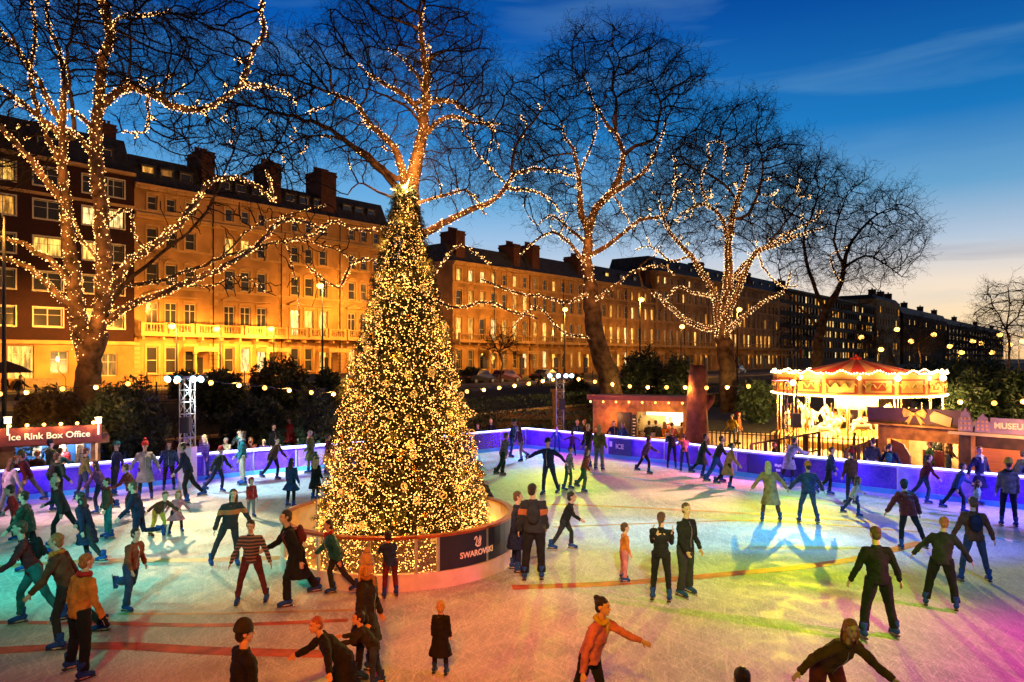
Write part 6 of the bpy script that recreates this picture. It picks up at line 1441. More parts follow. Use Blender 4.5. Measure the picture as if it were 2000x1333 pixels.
def remesh(b, voxel, smooth=2, disp=0.0, name='body'):
    me = b.mesh(name); o = bpy.data.objects.new(name, me); COL.objects.link(o)
    m = o.modifiers.new('r', 'REMESH'); m.mode = 'VOXEL'; m.voxel_size = voxel; m.use_smooth_shade = True
    if smooth: s = o.modifiers.new('s', 'SMOOTH'); s.factor = .5; s.iterations = smooth
    dg = bpy.context.evaluated_depsgraph_get(); out = bpy.data.meshes.new_from_object(o.evaluated_get(dg)); bpy.data.objects.remove(o); bpy.data.meshes.remove(me); out.name = name
    if disp:
        n = len(out.vertices); co = np.empty(n*3, np.float32); out.vertices.foreach_get('co', co); co = co.reshape(-1,3); nn = np.empty(n*3, np.float32); out.vertices.foreach_get('normal', nn); nn = nn.reshape(-1,3)
        d = np.array([noise.noise(Vector((float(c[0])*8, float(c[1])*8, float(c[2])*11)))+.6*noise.noise(Vector((float(c[0])*19+3, float(c[1])*19, float(c[2])*34))) for c in co])[:,None]; co += nn*d*disp; out.vertices.foreach_set('co', co.ravel())
    return out
BM = {}
def body_mesh(pose, kid):
    J = joints(pose, kid); b = MB(); up = J['up']; X = (1,0,0)
    b.tube([J['pel']-up*.06, J['pel']+up*.02, J['waist'], J['chest'], J['neck']-up*.05, J['neck']+up*.0], [(.12,.09),(.155,.11),(.13,.095),(.16,.11),(.11,.075),(.055,.055)], 14, side=X)
    hd = J['head']; hs = J['hs']; b.tube([J['neck']-up*.03, J['neck']+(hd-J['neck'])*.55], .053*hs, 10)
    yaw = R(POSES[pose]['h'][1]); M = Matrix.Rotation(yaw, 3, 'Z') @ Matrix.Rotation(R(POSES[pose]['h'][0]*.6+POSES[pose]['lean'][0]*.35), 3, 'X'); 
    J['M'] = M
    H = lambda x, y, z: hd+(M @ Vector((x, y, z)))*hs
    b.ell(H(0,.012,.03), (.076*hs,.094*hs,.09*hs), 16, 12, M); b.ell(H(0,-.018,-.03), (.058*hs,.07*hs,.078*hs), 14, 10, M)
    b.tube([H(0,-.085,.02), H(0,-.112,-.018), H(0,-.09,-.028)], [.009*hs,.016*hs,.011*hs], 8)
    b.ell(H(0,-.082,-.055), (.028*hs,.014*hs,.009*hs), 8, 6, M); b.ell(H(0,-.075,-.092), (.024*hs,.02*hs,.018*hs), 8, 6, M); b.ell(H(0,-.084,.045), (.05*hs,.014*hs,.01*hs), 8, 6, M)
    for s in (-1, 1): b.ell(H(s*.079,.012,-.005), (.012*hs,.022*hs,.034*hs), 8, 6, M)
    for s, k in ((1,'l'),(-1,'r')):
        b.tube([J['hip'+k]+Vector((0,0,.03)), J['hip'+k].lerp(J['knee'+k], .5), J['knee'+k], J['knee'+k].lerp(J['ank'+k], .35), J['ank'+k], J['ank'+k]+Vector((0,0,-.05))], [.08,.068,.046,.046,.034,.034], 10)
        b.tube([J['ank'+k]+Vector((0,.05,-.07)), J['ank'+k]+Vector((0,-.05,-.07)), J['ank'+k]+Vector((0,-.15,-.08))], [.034,.04,.026], 8)
        sh, el, wr, d = J['sh'+k], J['el'+k], J['wr'+k], J['hd'+k]; b.tube([sh.lerp(J['neck']-up*.06, .45), sh, sh.lerp(el, .5), el, el.lerp(wr, .4), wr], [.05,.056,.046,.037,.036,.025], 10)
        # hand: palm, four curled fingers of different length, thumb off the side of the palm
        sd_ = d.cross(Vector((s*1.0,0,0))); sd_ = sd_.normalized() if sd_.length > .1 else Vector((0,-1,0)); nrm = d.cross(sd_).normalized(); nrm = -nrm*1 if nrm.x*s > 0 else nrm
        b.tube([wr-d*.01, wr+d*.03, wr+d*.075], [(.022,.017),(.036,.016),(.038,.014)], 8, side=sd_)
        for i, (off, ln) in enumerate(((-.029,.062),(-.010,.074),(.010,.068),(.028,.052))):
            r0 = wr+d*.07+sd_*off; r1 = r0+d*ln*.5+nrm*.006; r2 = r1+(d*.8+nrm*.6).normalized()*ln*.3; r3 = r2+(d*.4+nrm*.9).normalized()*ln*.25; b.tube([r0, r1, r2, r3], [.0095,.009,.0085,.007], 6)
        t0 = wr+d*.022+sd_*-.028; t1 = t0+(d*.6-sd_*.75+nrm*.25).normalized()*.034; t2 = t1+(d*.85-sd_*.2+nrm*.4).normalized()*.028; b.tube([t0, t1, t2], [.0125,.011,.009], 6)
    me = remesh(b, .0115, 1, name='body'); return me, J
def top_mesh(J, kind):
    b = MB(); up = J['up']; X = (1,0,0); pel, ch, nk = J['pel'], J['chest'], J['neck']
    t = {'jacket':1.0,'slim':.86,'puffer':1.16,'coat':1.05,'jumper':.92,'dress':.95}[kind]
    prof = [(nk+up*.0, (.07,.065)), (nk-up*.05, (.12,.085)), (ch+up*.03, (.19,.13)), (ch-up*.08, (.185,.14)), (J['waist'], (.165,.13)), (pel+up*.0, (.18,.14)), (pel-Vector((0,0,.07)), (.185,.145))]
    if kind == 'coat': prof += [(pel-Vector((0,0,.25)), (.23,.19)), (pel-Vector((0,.0,.42)), (.27,.23))]
    if kind == 'dress': prof += [(pel-Vector((0,0,.2)), (.27,.22)), (pel-Vector((0,0,.33)), (.36,.3))]
    b.tube([p for p, r in prof], [(r[0]*t, r[1]*t) for p, r in prof], 18, side=X)
    b.tube([nk-up*.04, nk+up*.035], [.075*t,.07*t], 12)
    for s, k in ((1,'l'),(-1,'r')):
        sh, el, wr = J['sh'+k], J['el'+k], J['wr'+k]; b.tube([nk-up*.07+Vector((s*.04,0,0)), sh+up*.0, sh.lerp(el,.45), el, el.lerp(wr,.5), wr+J['hd'+k]*.0], [.075*t,.079*t,.066*t,.056*t,.052*t,.043*t], 12)
    return remesh(b, .017, 1, .017 if kind != 'puffer' else .022, 'jacket')
def trouser_mesh(J, slim):
    b = MB(); up = J['up']; t = .86 if slim else 1.05; pel = J['pel']; b.tube([pel+up*.1, pel+up*.02, pel-Vector((0,0,.08))], [(.155,.118),(.17,.13),(.15,.115)], 14, side=(1,0,0))
    for k in 'lr':
        h, kn, an = J['hip'+k], J['knee'+k], J['ank'+k]; b.tube([h+Vector((0,0,.05)), h.lerp(kn,.4), kn, kn.lerp(an,.45), an-(an-kn).normalized()*.03], [.108*(t*.5+.5),.098*t,.076*t,.07*t,(.058 if slim else .078)*t], 12)
    return remesh(b, .017, 2, .009, 'trousers')
def skirt_noop(): pass
def boot_parts():
    b = MB(); b.tube([(0,.02,.16),(0,.01,.09),(0,.0,.04)], [(.055,.062),(.05,.065),(.045,.07)], 12, side=(1,0,0)); b.tube([(0,.09,-.02),(0,.05,-.005),(0,-.04,-.02),(0,-.13,-.045),(0,-.175,-.05)], [.04,.055,.05,.044,.028], 12, flat=.95)
    bm_ = remesh(b, .011, 1, name='boot'); s = MB(); s.box(-.036,.036,-.17,.1,-.09,-.068); so = s.mesh('sole')
    bl = MB(); bl.box(-.006,.006,-.205,.135,-.132,-.1); 
    for y in (-.13, .06): bl.box(-.006,.006,y-.03,y+.03,-.11,-.09)
    return bm_, so, bl.mesh('blade')
BOOT, SOLE, BLADE = boot_parts()
def hair_mesh(kind):
    b = MB(); b.ell((0,.022,.042), (.086,.098,.088), 16, 12); b.ell((0,.05,-.02), (.074,.062,.08), 12, 9)
    if kind == 'long': b.tube([(0,.05,.03),(0,.085,-.06),(0,.09,-.16),(0,.08,-.26),(0,.07,-.32)], [(.08,.05),(.09,.045),(.095,.04),(.08,.035),(.04,.02)], 12, side=(1,0,0)); b.tube([(.07,.0,.03),(.078,-.01,-.08),(.075,.0,-.18)], [.02,.026,.014], 7); b.tube([(-.07,.0,.03),(-.078,-.01,-.08),(-.075,.0,-.18)], [.02,.026,.014], 7)
    if kind == 'bun': b.ell((0,.1,.1), .042, 10, 8)
    if kind == 'pony': b.tube([(0,.1,.05),(0,.16,.03),(0,.17,-.08),(0,.15,-.2)], [.025,.035,.035,.012], 9)
    me = remesh(b, .012, 1, .008, name='hair')
    # open the face
    bm = bmesh.new(); bm.from_mesh(me); dl = [v for v in bm.verts if v.co.y < -.035 and v.co.z < .062 and abs(v.co.x) < .066 or (v.co.y < -.06 and v.co.z < .05)]; bmesh.ops.delete(bm, geom=dl, context='VERTS'); bm.to_mesh(me); bm.free(); return me
def hat_mesh(kind):
    b = MB()
    if kind in ('beanie','pom'): b.lathe([(.088,.02),(.098,.03),(.1,.055),(.092,.075),(.088,.1),(.07,.14),(.035,.165),(.004,.172)], 18); 
    if kind == 'pom': b.ell((0,0,.2), .045, 12, 9)
    if kind == 'cap': b.lathe([(.088,.045),(.09,.09),(.07,.13),(.03,.15),(.003,.153)], 16); b.add([(-.07,-.07,.05),(.07,-.07,.05),(.055,-.16,.04),(-.055,-.16,.04),(-.07,-.07,.06),(.07,-.07,.06),(.055,-.16,.05),(-.055,-.16,.05)], [(3,2,1,0),(4,5,6,7),(0,1,5,4),(1,2,6,5),(2,3,7,6),(3,0,4,7)])
    if kind == 'brim': b.lathe([(.17,.04),(.172,.05),(.1,.06),(.095,.13),(.075,.15),(.004,.152)], 20)
    if kind == 'hood': 
        me = hair_mesh('short'); 
        for v in me.vertices: v.co = v.co*1.16
        return me
    v = []; [v.append((p[0]*1.06, p[1]*1.17+.018, p[2]*1.08+.0)) for p in b.v]; b.v = v; me = b.mesh(kind, True); return me
HAIR = {k: hair_mesh(k) for k in ('short','long','bun','pony')}; HAT = {k: hat_mesh(k) for k in ('beanie','pom','cap','brim','hood')}
eyeb = MB(); eyeb.ell((0,0,0), (.0105,.006,.007), 8, 6); EYE = eyeb.mesh('eye', True); EYE.materials.append(mat('eye_dark', (.03,.02,.02), .2, var=0))
mob = MB(); mob.ell((0,0,0), (.024,.006,.007), 8, 6); MOUTH = mob.mesh('mouth', True); MOUTH.materials.append(mat('lip', (.35,.08,.07), .5, var=0))
scb = MB(); pts = [(math.cos(t)*.085, math.sin(t)*.08, .012*math.sin(3*t)) for t in np.linspace(0, 6.283, 19)]; scb.tube(pts, [.034]*19, 8, caps=False); scb.tube([(.03,-.09,0),(.04,-.125,-.12),(.035,-.13,-.28)], [(.04,.02),(.05,.016),(.045,.012)], 8, side=(1,0,0)); SCARF = scb.mesh('scarf', True)
for me in (BOOT, SOLE, BLADE, SCARF, *HAIR.values(), *HAT.values()):
    if not me.materials: me.materials.append(m_black)
for me in (EYE, MOUTH): pass
CM = {}
def cloth(c, quilt=False):
    k = (c, quilt)
    if k not in CM:
        m = CM[k] = mat('cloth_%d' % len(CM), tuple(v*.75 for v in c), .85, var=.22, vs=7, bump=.5, bs=45, spec=.25); t = m.node_tree; b = t.nodes['Principled BSDF']
        if quilt:   # stitched horizontal quilting
            b.inputs['Roughness'].default_value = .42; tc = t.nodes.new('ShaderNodeTexCoord'); w = t.nodes.new('ShaderNodeTexWave'); w.bands_direction = 'Z'; w.wave_profile = 'SAW'; w.inputs['Scale'].default_value = 3.6; w.inputs['Distortion'].default_value = .3; t.links.new(tc.outputs['Object'], w.inputs[0])
            bp = t.nodes.new('ShaderNodeBump'); bp.inputs['Strength'].default_value = 1; bp.inputs['Distance'].default_value = .04; t.links.new(w.outputs['Fac'], bp.inputs['Height']); t.links.new(bp.outputs[0], b.inputs['Normal'])
    return CM[k]
def hair_mat(c):
    k = ('hair', c)
    if k not in CM:
        m = CM[k] = mat('hair_%d' % len(CM), c, .5, var=0, spec=.4); t = m.node_tree; b = t.nodes['Principled BSDF']; tc = t.nodes.new('ShaderNodeTexCoord'); mp = t.nodes.new('ShaderNodeMapping'); mp.inputs['Scale'].default_value = (60, 60, 5); n = t.nodes.new('ShaderNodeTexNoise'); n.inputs['Scale'].default_value = 2; n.inputs['Detail'].default_value = 4
        t.links.new(tc.outputs['Object'], mp.inputs[0]); t.links.new(mp.outputs[0], n.inputs[0]); r = t.nodes.new('ShaderNodeValToRGB'); r.color_ramp.elements[0].position = .35; r.color_ramp.elements[0].color = tuple(v*.4 for v in c)+(1,); r.color_ramp.elements[1].position = .65; r.color_ramp.elements[1].color = tuple(min(1, v*1.5) for v in c)+(1,)
        t.links.new(n.outputs['Fac'], r.inputs[0]); t.links.new(r.outputs[0], b.inputs['Base Color']); bp = t.nodes.new('ShaderNodeBump'); bp.inputs['Strength'].default_value = .8; bp.inputs['Distance'].default_value = .02; t.links.new(n.outputs['Fac'], bp.inputs['Height']); t.links.new(bp.outputs[0], b.inputs['Normal'])
    return CM[k]
ZIP = None
def objmat(o, m):
    o.material_slots[0].link = 'OBJECT'; o.material_slots[0].material = m; return o
SKIN = [mat('skin_pale', (.55,.32,.22), .55, var=.06), mat('skin_tan', (.4,.21,.13), .55, var=.06), mat('skin_deep', (.18,.09,.055), .5, var=.06)]
GARM = {}
C_ = dict(black=(.012,.012,.015), charcoal=(.03,.03,.034), navy=(.012,.018,.06), dblue=(.02,.05,.16), blue=(.02,.07,.32), teal=(.02,.16,.17), green=(.04,.12,.05), olive=(.16,.17,.05), tan=(.42,.22,.1), cream=(.62,.5,.36), white=(.7,.68,.66), red=(.5,.025,.03), maroon=(.14,.02,.025), orange=(.7,.2,.03), rust=(.32,.07,.03), brown=(.12,.05,.025), pink=(.65,.2,.25), grey=(.22,.22,.24), lilac=(.42,.36,.5), jean=(.035,.06,.14), purple=(.12,.05,.2), yellow=(.7,.5,.06), cyan=(.15,.5,.55), dgreen=(.015,.05,.035), blond=(.55,.36,.14), hbrown=(.09,.04,.02), hdark=(.02,.012,.01), ginger=(.36,.11,.03), hgrey=(.4,.38,.36))
npeople = [0]
def person(px, fy, h, pose, face, top, trou, hair, label, hat=None, scarf=None, kind='jacket', slim=True, z=0.0, Y=None, skates=True, skin=0, boot='blue', group=None, glove=None, mirror=None, topm=None, bag=None):
    if mirror is None: mirror = (npeople[0] % 2 == 1)
    kid = h < 1.42; gp = G(px, fy, z) if Y is None else Vector((X_(px, Y), Y, z)); root = thing('person', label, 'person', gp, 0, group); root.rotation_euler = (0, 0, R(face)); sc = h/(1.72 if not kid else 1.66)
    root.scale = (sc*(-1 if mirror else 1), sc, sc)
    if (pose, kid) not in BM: BM[(pose, kid)] = body_mesh(pose, kid); BM[(pose, kid)][0].materials.append(SKIN[0])
    bm_, J = BM[(pose, kid)]; objmat(put(bm_, 'body', root), SKIN[skin])
    def garm(key, fn):
        if key not in GARM: GARM[key] = fn(); GARM[key].materials.append(m_black)
        return GARM[key]
    tn = {'jacket':'jacket','slim':'top','puffer':'puffer_jacket','coat':'coat','jumper':'jumper','dress':'flared_coat'}[kind]
    objmat(put(garm((pose, kid, kind), lambda: top_mesh(J, kind)), tn, root), topm or cloth(C_[top], kind == 'puffer')); objmat(put(garm((pose, kid, 'tr', slim), lambda: trouser_mesh(J, slim)), 'trousers', root), cloth(C_[trou]))
    hs = J['hs']; M4 = Matrix.Translation(J['head']) @ J['M'].to_4x4() @ Matrix.Scale(hs, 4)
    def onhead(me, name, m, off=(0,0,0)):
        o = put(me, name, root); o.matrix_local = M4 @ Matrix.Translation(off); 
        if m: objmat(o, m)
        return o
    hk, hc = hair; 
    if hat != 'hood' : onhead(HAIR[hk], 'hair', hair_mat(C_[hc]))
    if hat: hh, hcl = hat if isinstance(hat, tuple) else (hat, top); onhead(HAT[hh], {'beanie':'beanie','pom':'bobble_hat','cap':'cap','brim':'hat','hood':'hood'}[hh], cloth(C_[hcl]))
    for s in (-1, 1): onhead(EYE, 'eye', None, (s*.03, -.087, .018))
    onhead(MOUTH, 'mouth', None, (0, -.094, -.056))
    if scarf: o = put(SCARF, 'scarf', root, J['neck']+J['up']*.03); objmat(o, cloth(C_[scarf])); o.rotation_euler = (R(POSES[pose]['lean'][0]), 0, 0)
    for k in 'lr':
        o = put(BOOT, 'skate' if skates else 'shoe', root, J['ank'+k]); o.rotation_euler = (-R(J['pitch'+k]) if J['pitch'+k] < -25 else 0, 0, 0); objmat(o, cloth(C_[boot]) if skates else cloth(C_['black']))
        objmat(put(SOLE, 'sole', o), m_black)
        if skates: objmat(put(BLADE, 'blade', o), m_steel)
    if glove:
        for k in 'lr':
            wr, d = J['wr'+k], J['hd'+k]; g = MB(); g.tube([wr-d*.03, wr+d*.03, wr+d*.1, wr+d*.15], [(.034,.03),(.042,.03),(.044,.028),(.03,.02)], 8); g.build('glove', cloth(C_[glove]), root, smooth=True)
    if kind in ('jacket', 'puffer', 'coat') and topm is None:   # collar and hem band
        c = MB(); c.tube([J['neck']-J['up']*.015, J['neck']+J['up']*.03], [.078,.072], 12, caps=False); c.build('collar', cloth(C_['charcoal'] if npeople[0] % 3 else C_[top]), root, smooth=True)
        if kind != 'puffer' or npeople[0] % 2:
            up = J['up']; fr = Vector((0, -up.z, up.y)); t_ = .145 if kind != 'puffer' else .165; z_ = MB(); z_.tube([J['neck']+fr*.06, J['chest']+up*.03+fr*(t_-.01), J['chest']-up*.08+fr*(t_), J['waist']+fr*(t_-.008), J['pel']+fr*(t_+.004)], .006, 5); z_.build('zip', m_steel, root)
    if bag:
        q = MB(); up = J['up']; bk = Vector((0, up.z, -up.y)); ce = J['chest']-up*.06+bk*.17; q.ell(ce, (.13,.075,.19), 12, 9); q.ell(ce-up*.07+bk*.055, (.09,.04,.09), 10, 7); bo = q.build('rucksack', cloth(C_[bag]), root, smooth=True)
        for s in (-1, 1): q = MB(); q.tube([ce+Vector((s*.08,0,.12)), J['neck']-up*.03+Vector((s*.11,0,.0)), J['chest']+Vector((s*.12,-.14,.02)), J['chest']+Vector((s*.13,-.08,-.14))], .014, 6); q.build('strap', cloth(C_[bag]), bo)
    npeople[0] += 1; return root
m_strj = stripes('striped_knit', (.03,.025,.035), (.3,.1,.07), 4.5)
m_strp = stripes('purple_striped_knit', (.04,.025,.07), (.18,.1,.22), 5.0)
def banded():
    m = mat('orange_banded_jacket', (.012,.012,.015), .85, var=0); t = m.node_tree; tc = t.nodes.new('ShaderNodeTexCoord'); s = t.nodes.new('ShaderNodeSeparateXYZ'); r = t.nodes.new('ShaderNodeValToRGB'); r.color_ramp.interpolation = 'CONSTANT'
    t.links.new(tc.outputs['Object'], s.inputs[0]); t.links.new(s.outputs[2], r.inputs[0]); el = r.color_ramp.elements; mr = t.nodes.new('ShaderNodeMapRange'); mr.inputs[2].default_value = 2.0; t.links.new(s.outputs[2], mr.inputs[0]); t.links.new(mr.outputs[0], r.inputs[0])
    el[0].color = (.012,.012,.015,1); el[0].position = 0; el[1].position = .61; el[1].color = (.4,.11,.03,1); x = el.new(.665); x.color = (.012,.012,.015,1)
    t.links.new(r.outputs[0], t.nodes['Principled BSDF'].inputs['Base Color']); return m
m_stra = banded()
m_plaid = stripes('teal_check', (.5,.6,.6), (.03,.3,.3), 6.0)
# face: 0 looks at the camera, 90 looks to picture left... (rotation about z; forward is -Y)
S_ = 'skaters on the ice'
def p(*a, **k): k.setdefault('group', S_); return person(*a, **k)
# --- left half of the ice
p(365, 985, 1.85, 'glide', -60, 'navy', 'black', ('short','hdark'), 'tall skater in navy jacket and black trousers gliding before the purple striped skater')
p(400, 938, 1.6, 'stand', -20, 'purple', 'jean', ('long','blond'), 'blond skater in purple striped knit by the left boards', topm=m_strp, kind='jumper')
p(475, 948, 1.82, 'stand2', -70, 'teal', 'cream', ('short','hbrown'), 'skater in teal jacket and cream trousers near the left boards', scarf='grey')
p(343, 1042, 1.12, 'wobble', 40, 'pink', 'black', ('long','ginger'), 'small child in pink coat with arms out, black leggings', kind='dress')
p(308, 1048, 1.25, 'bend', 60, 'brown', 'yellow', ('short','hbrown'), 'stooping child in yellow trousers beside the pink coated child', boot='brown')
p(490, 1012, 1.1, 'stand', 50, 'red', 'grey', ('short','hbrown'), 'small child in bright red jacket', hat=('hood','red'), kind='puffer')
p(568, 992, 1.42, 'stand', 160, 'dblue', 'black', ('long','hdark'), 'girl in flared dark blue coat seen from behind, left of the Christmas tree', kind='dress')
p(616, 978, 1.38, 'stand2', 150, 'black', 'black', ('long','blond'), 'blond child in black coat and teal bobble hat touching the Christmas tree', hat=('pom','teal'), kind='coat')
p(607, 925, 1.6, 'pockets', -100, 'olive', 'olive', ('short','hgrey'), 'person in khaki parka by the boards left of the Christmas tree', kind='coat', scarf='cream')
p(640, 928, 1.5, 'stand', 120, 'maroon', 'jean', ('short','hbrown'), 'skater in maroon coat half hidden by the Christmas tree edge', kind='coat')
p(440, 1108, 1.62, 'legout', 30, 'charcoal', 'charcoal', ('long','hbrown'), 'long haired skater in dark banded jacket with one leg stretched back', topm=m_stra)
p(492, 1180, 1.52, 'wide', 8, 'charcoal', 'maroon', ('short','hdark'), 'young skater in striped jumper and maroon trousers, feet apart', topm=m_strj, kind='jumper', slim=True)
p(588, 1178, 1.74, 'stride', -65, 'black', 'black', ('short','hdark'), 'large skater in black coat left of the clear barrier panels', kind='coat', slim=False, bag='maroon')
p(650, 1162, 1.42, 'glide', -70, 'teal', 'charcoal', ('short','hdark'), 'shorter skater in teal coat close to the round barrier', kind='puffer', scarf='red')
p(268, 1085, 1.62, 'kick', -75, 'navy', 'navy', ('short','hbrown'), 'navy clad skater striding on bent legs above the rust jacket child')
p(248, 1196, 1.42, 'kick', 75, 'rust', 'jean', ('short','hdark'), 'child in rust red jacket kicking one leg back', kind='jacket', slim=False)
p(150, 1322, 1.66, 'wide', 150, 'orange', 'black', ('short','ginger'), 'skater in bright orange jacket and black trousers, nearest at the lower left', kind='jacket', slim=False, glove='black', scarf='red')
p(78, 1222, 1.78, 'stride', -60, 'maroon', 'teal', ('short','hbrown'), 'skater in maroon top and teal trousers by the lower left edge', kind='jumper', bag='black')
p(118, 1272, 1.74, 'glide', -80, 'brown', 'charcoal', ('short','ginger'), 'brown jacketed skater between the orange jacket and the teal trousers', scarf='orange')
p(212, 1052, 1.45, 'stand', -50, 'brown', 'teal', ('short','hdark'), 'skater in brown jacket and teal trousers at the left', scarf='red')
p(110, 1002, 1.66, 'pockets', 170, 'dgreen', 'black', ('short','hbrown'), 'skater in dark green jacket seen from behind, in front of the box office', bag='black')
p(30, 1058, 1.4, 'glide', -70, 'red', 'green', ('short','hdark'), 'child in red top and green trousers at the left edge', kind='jumper', slim=False)
p(62, 985, 1.62, 'stride', -80, 'maroon', 'grey', ('short','hbrown'), 'skater in maroon jacket and grey trousers before the box office', hat=('beanie','olive'))
p(160, 978, 1.6, 'wide', 140, 'olive', 'jean', ('short','hbrown'), 'skater in olive jacket and jeans before the box office')
p(222, 968, 1.66, 'railback', -40, 'navy', 'charcoal', ('short','hdark'), 'skater in navy jacket with a teal cap by the left boards', hat=('cap','teal'))
p(284, 976, 1.74, 'railback', 30, 'grey', 'black', ('short','hbrown'), 'skater in grey coat with a red bobble hat', hat=('pom','red'), kind='coat')
p(190, 1005, 1.5, 'glide', -80, 'purple', 'navy', ('long','hdark'), 'skater in dark purple jacket amid the left hand crowd', kind='jacket')
p(15, 1010, 1.6, 'wide', 160, 'lilac', 'grey', ('long','hbrown'), 'skater in lilac jacket cut by the left edge')
p(132, 1062, 1.6, 'stride', -75, 'charcoal', 'black', ('short','hbrown'), 'skater in charcoal jacket and cream bobble hat in the thick of the left crowd', hat=('pom','cream'))
p(172, 1102, 1.56, 'glide', -85, 'navy', 'charcoal', ('long','hdark'), 'long haired skater in navy above the orange jacket', kind='coat')
p(48, 1118, 1.62, 'cross', -70, 'dgreen', 'black', ('short','hdark'), 'skater in dark green jacket above the maroon and teal skater', kind='puffer')
p(262, 1010, 1.5, 'stride', -80, 'maroon', 'charcoal', ('short','hbrown'), 'skater in maroon puffer jacket behind the navy clad strider', kind='puffer')
p(98, 958, 1.62, 'stand2', 150, 'olive', 'black', ('short','hdark'), 'skater in olive puffer jacket close under the box office', kind='puffer', hat=('beanie','charcoal'))
p(330, 958, 1.58, 'pockets', 20, 'dblue', 'black', ('long','hbrown'), 'long haired skater in dark blue by the cyan lamp tower', kind='puffer')
p(432, 962, 1.5, 'glide', 70, 'charcoal', 'navy', ('short','hdark'), 'skater in charcoal with a red beanie beyond the long haired jacket skater', hat=('beanie','red'))
p(236, 925, 1.5, 'lean', 175, 'black', 'jean', ('short','hbrown'), 'skater in black resting on the left boards')
p(540, 938, 1.55, 'glide', 75, 'brown', 'black', ('short','hdark'), 'skater in brown jacket by the clear left boards')
p(1256, 925, 1.5, 'stride', 75, 'purple', 'black', ('long','hdark'), 'skater in purple puffer jacket right of the ICE sign', kind='puffer')
p(1620, 968, 1.55, 'cross', 80, 'dblue', 'black', ('short','hbrown'), 'skater in dark blue gliding along the right boards')
p(1810, 985, 1.5, 'glide', 75, 'maroon', 'jean', ('pony','hdark'), 'skater in maroon with a ponytail before the gift hut')
# --- near the bottom edge
p(712, 1322, 1.62, 'stand', 75, 'charcoal', 'black', ('long','blond'), 'woman in cream bobble hat and thick scarf, dark coat, nearest below the Christmas tree', hat=('pom','cream'), scarf='tan', kind='coat')
p(676, 1410, 1.42, 'bend', -70, 'black', 'black', ('short','ginger'), 'bent figure in black coat in front of the bobble hat woman', kind='coat', slim=False)
p(735, 1345, 1.1, 'lean', -80, 'charcoal', 'jean', ('short','hdark'), 'small dark clad child beside the bobble hat woman')
p(470, 1520, 1.58, 'stand', 130, 'black', 'black', ('short','hdark'), 'person in black coat and dark cap cut by the bottom edge', hat=('beanie','charcoal'), kind='coat')
p(860, 1318, 1.02, 'stand', 170, 'black', 'black', ('short','blond'), 'small blond child in long black coat near the bottom edge', kind='coat')
p(1138, 1420, 1.58, 'reach', 60, 'pink', 'black', ('bun','hdark'), 'dark haired skater in pink and cream jacket reaching out, black trousers', kind='jacket', scarf='yellow', mirror=False)
p(1610, 1440, 1.62, 'bend', 20, 'brown', 'maroon', ('long','ginger'), 'ginger haired skater in dark jacket bending with an arm flung out', slim=False, mirror=False)
p(1452, 1650, 1.55, 'stand', 180, 'black', 'black', ('short','hdark'), 'dark head just showing at the bottom edge')
# --- around the Christmas tree
BMp = Vector((TC.x+math.sin(R(138))*2.95, TC.y-math.cos(R(138))*2.95, 0))
p(0, 0, 1.62, 'lean', 135-180, 'black', 'black', ('short','hdark'), 'person in dark hat and yellow scarf leaning over the round barrier', hat=('brim','brown'), scarf='yellow', Y=BMp.y).location = (BMp.x, BMp.y, 0)
p(762, 1168, 1.24, 'lean', -160, 'dblue', 'maroon', ('short','hdark'), 'boy in blue jacket and maroon trousers leaning on the clear barrier panel', kind='jacket')
p(1042, 1135, 1.88, 'stand2', 175, 'black', 'black', ('short','hdark'), 'tall broad man in black jacket with an orange band, seen from behind', topm=m_stra, kind='puffer', slim=False, bag='charcoal')
p(1008, 1118, 1.62, 'stand', 100, 'navy', 'navy', ('short','hbrown'), 'skater in navy right beside the printed navy panel', kind='coat')
p(1098, 1076, 1.4, 'stride', 80, 'black', 'charcoal', ('short','hdark'), 'slight skater in black right of the tall broad man')
# --- far middle
p(1075, 968, 1.8, 'armsout', -30, 'navy', 'navy', ('short','hdark'), 'skater in navy with arms spread wide', hat=('cap','charcoal'))
p(1108, 958, 1.45, 'wide', 70, 'grey', 'green', ('short','hbrown'), 'child in grey jacket and green trousers beside the skater with spread arms')
p(1140, 962, 1.42, 'glide', 60, 'rust', 'green', ('long','hbrown'), 'long haired skater in rust jacket in the middle distance', slim=False)
p(1170, 920, 1.76, 'stand', 150, 'olive', 'grey', ('long','blond'), 'blond skater in yellow green jacket and grey trousers', slim=False, kind='jacket')
p(1149, 914, 1.72, 'stand2', -60, 'charcoal', 'jean', ('short','blond'), 'fair haired skater in charcoal jacket behind the yellow green jacket', bag='dblue')
p(981, 930, 1.62, 'glide', 120, 'grey', 'dgreen', ('short','hbrown'), 'skater in grey hooded top and dark green trousers, right of the Christmas tree', boot='green', slim=False, hat=('hood','grey'))
p(998, 894, 1.66, 'kick', 60, 'dblue', 'blue', ('short','hdark'), 'skater in blue with a green beanie, one leg bent back', hat=('beanie','green'))
p(1018, 902, 1.5, 'cross', -60, 'purple', 'lilac', ('long','hdark'), 'girl in purple jacket and pale trousers by the far boards')
p(1088, 884, 1.2, 'railback', 0, 'blue', 'blue', ('short','hdark'), 'child in blue standing against the far boards', scarf='white')
p(1118, 892, 1.12, 'armsout', 180, 'purple', 'navy', ('short','hdark'), 'small child with arms out at the far boards')
p(1200, 888, 1.5, 'railback', 10, 'navy', 'navy', ('short','hdark'), 'skater in navy leaning back on the sign reading ICE')
p(1217, 890, 1.45, 'pockets', -40, 'dblue', 'navy', ('long','hbrown'), 'long haired skater beside the sign reading ICE', kind='coat')
p(1312, 916, 1.6, 'lean', 170, 'navy', 'navy', ('short','ginger'), 'ginger haired skater in navy leaning on the boards by the cut trunk')
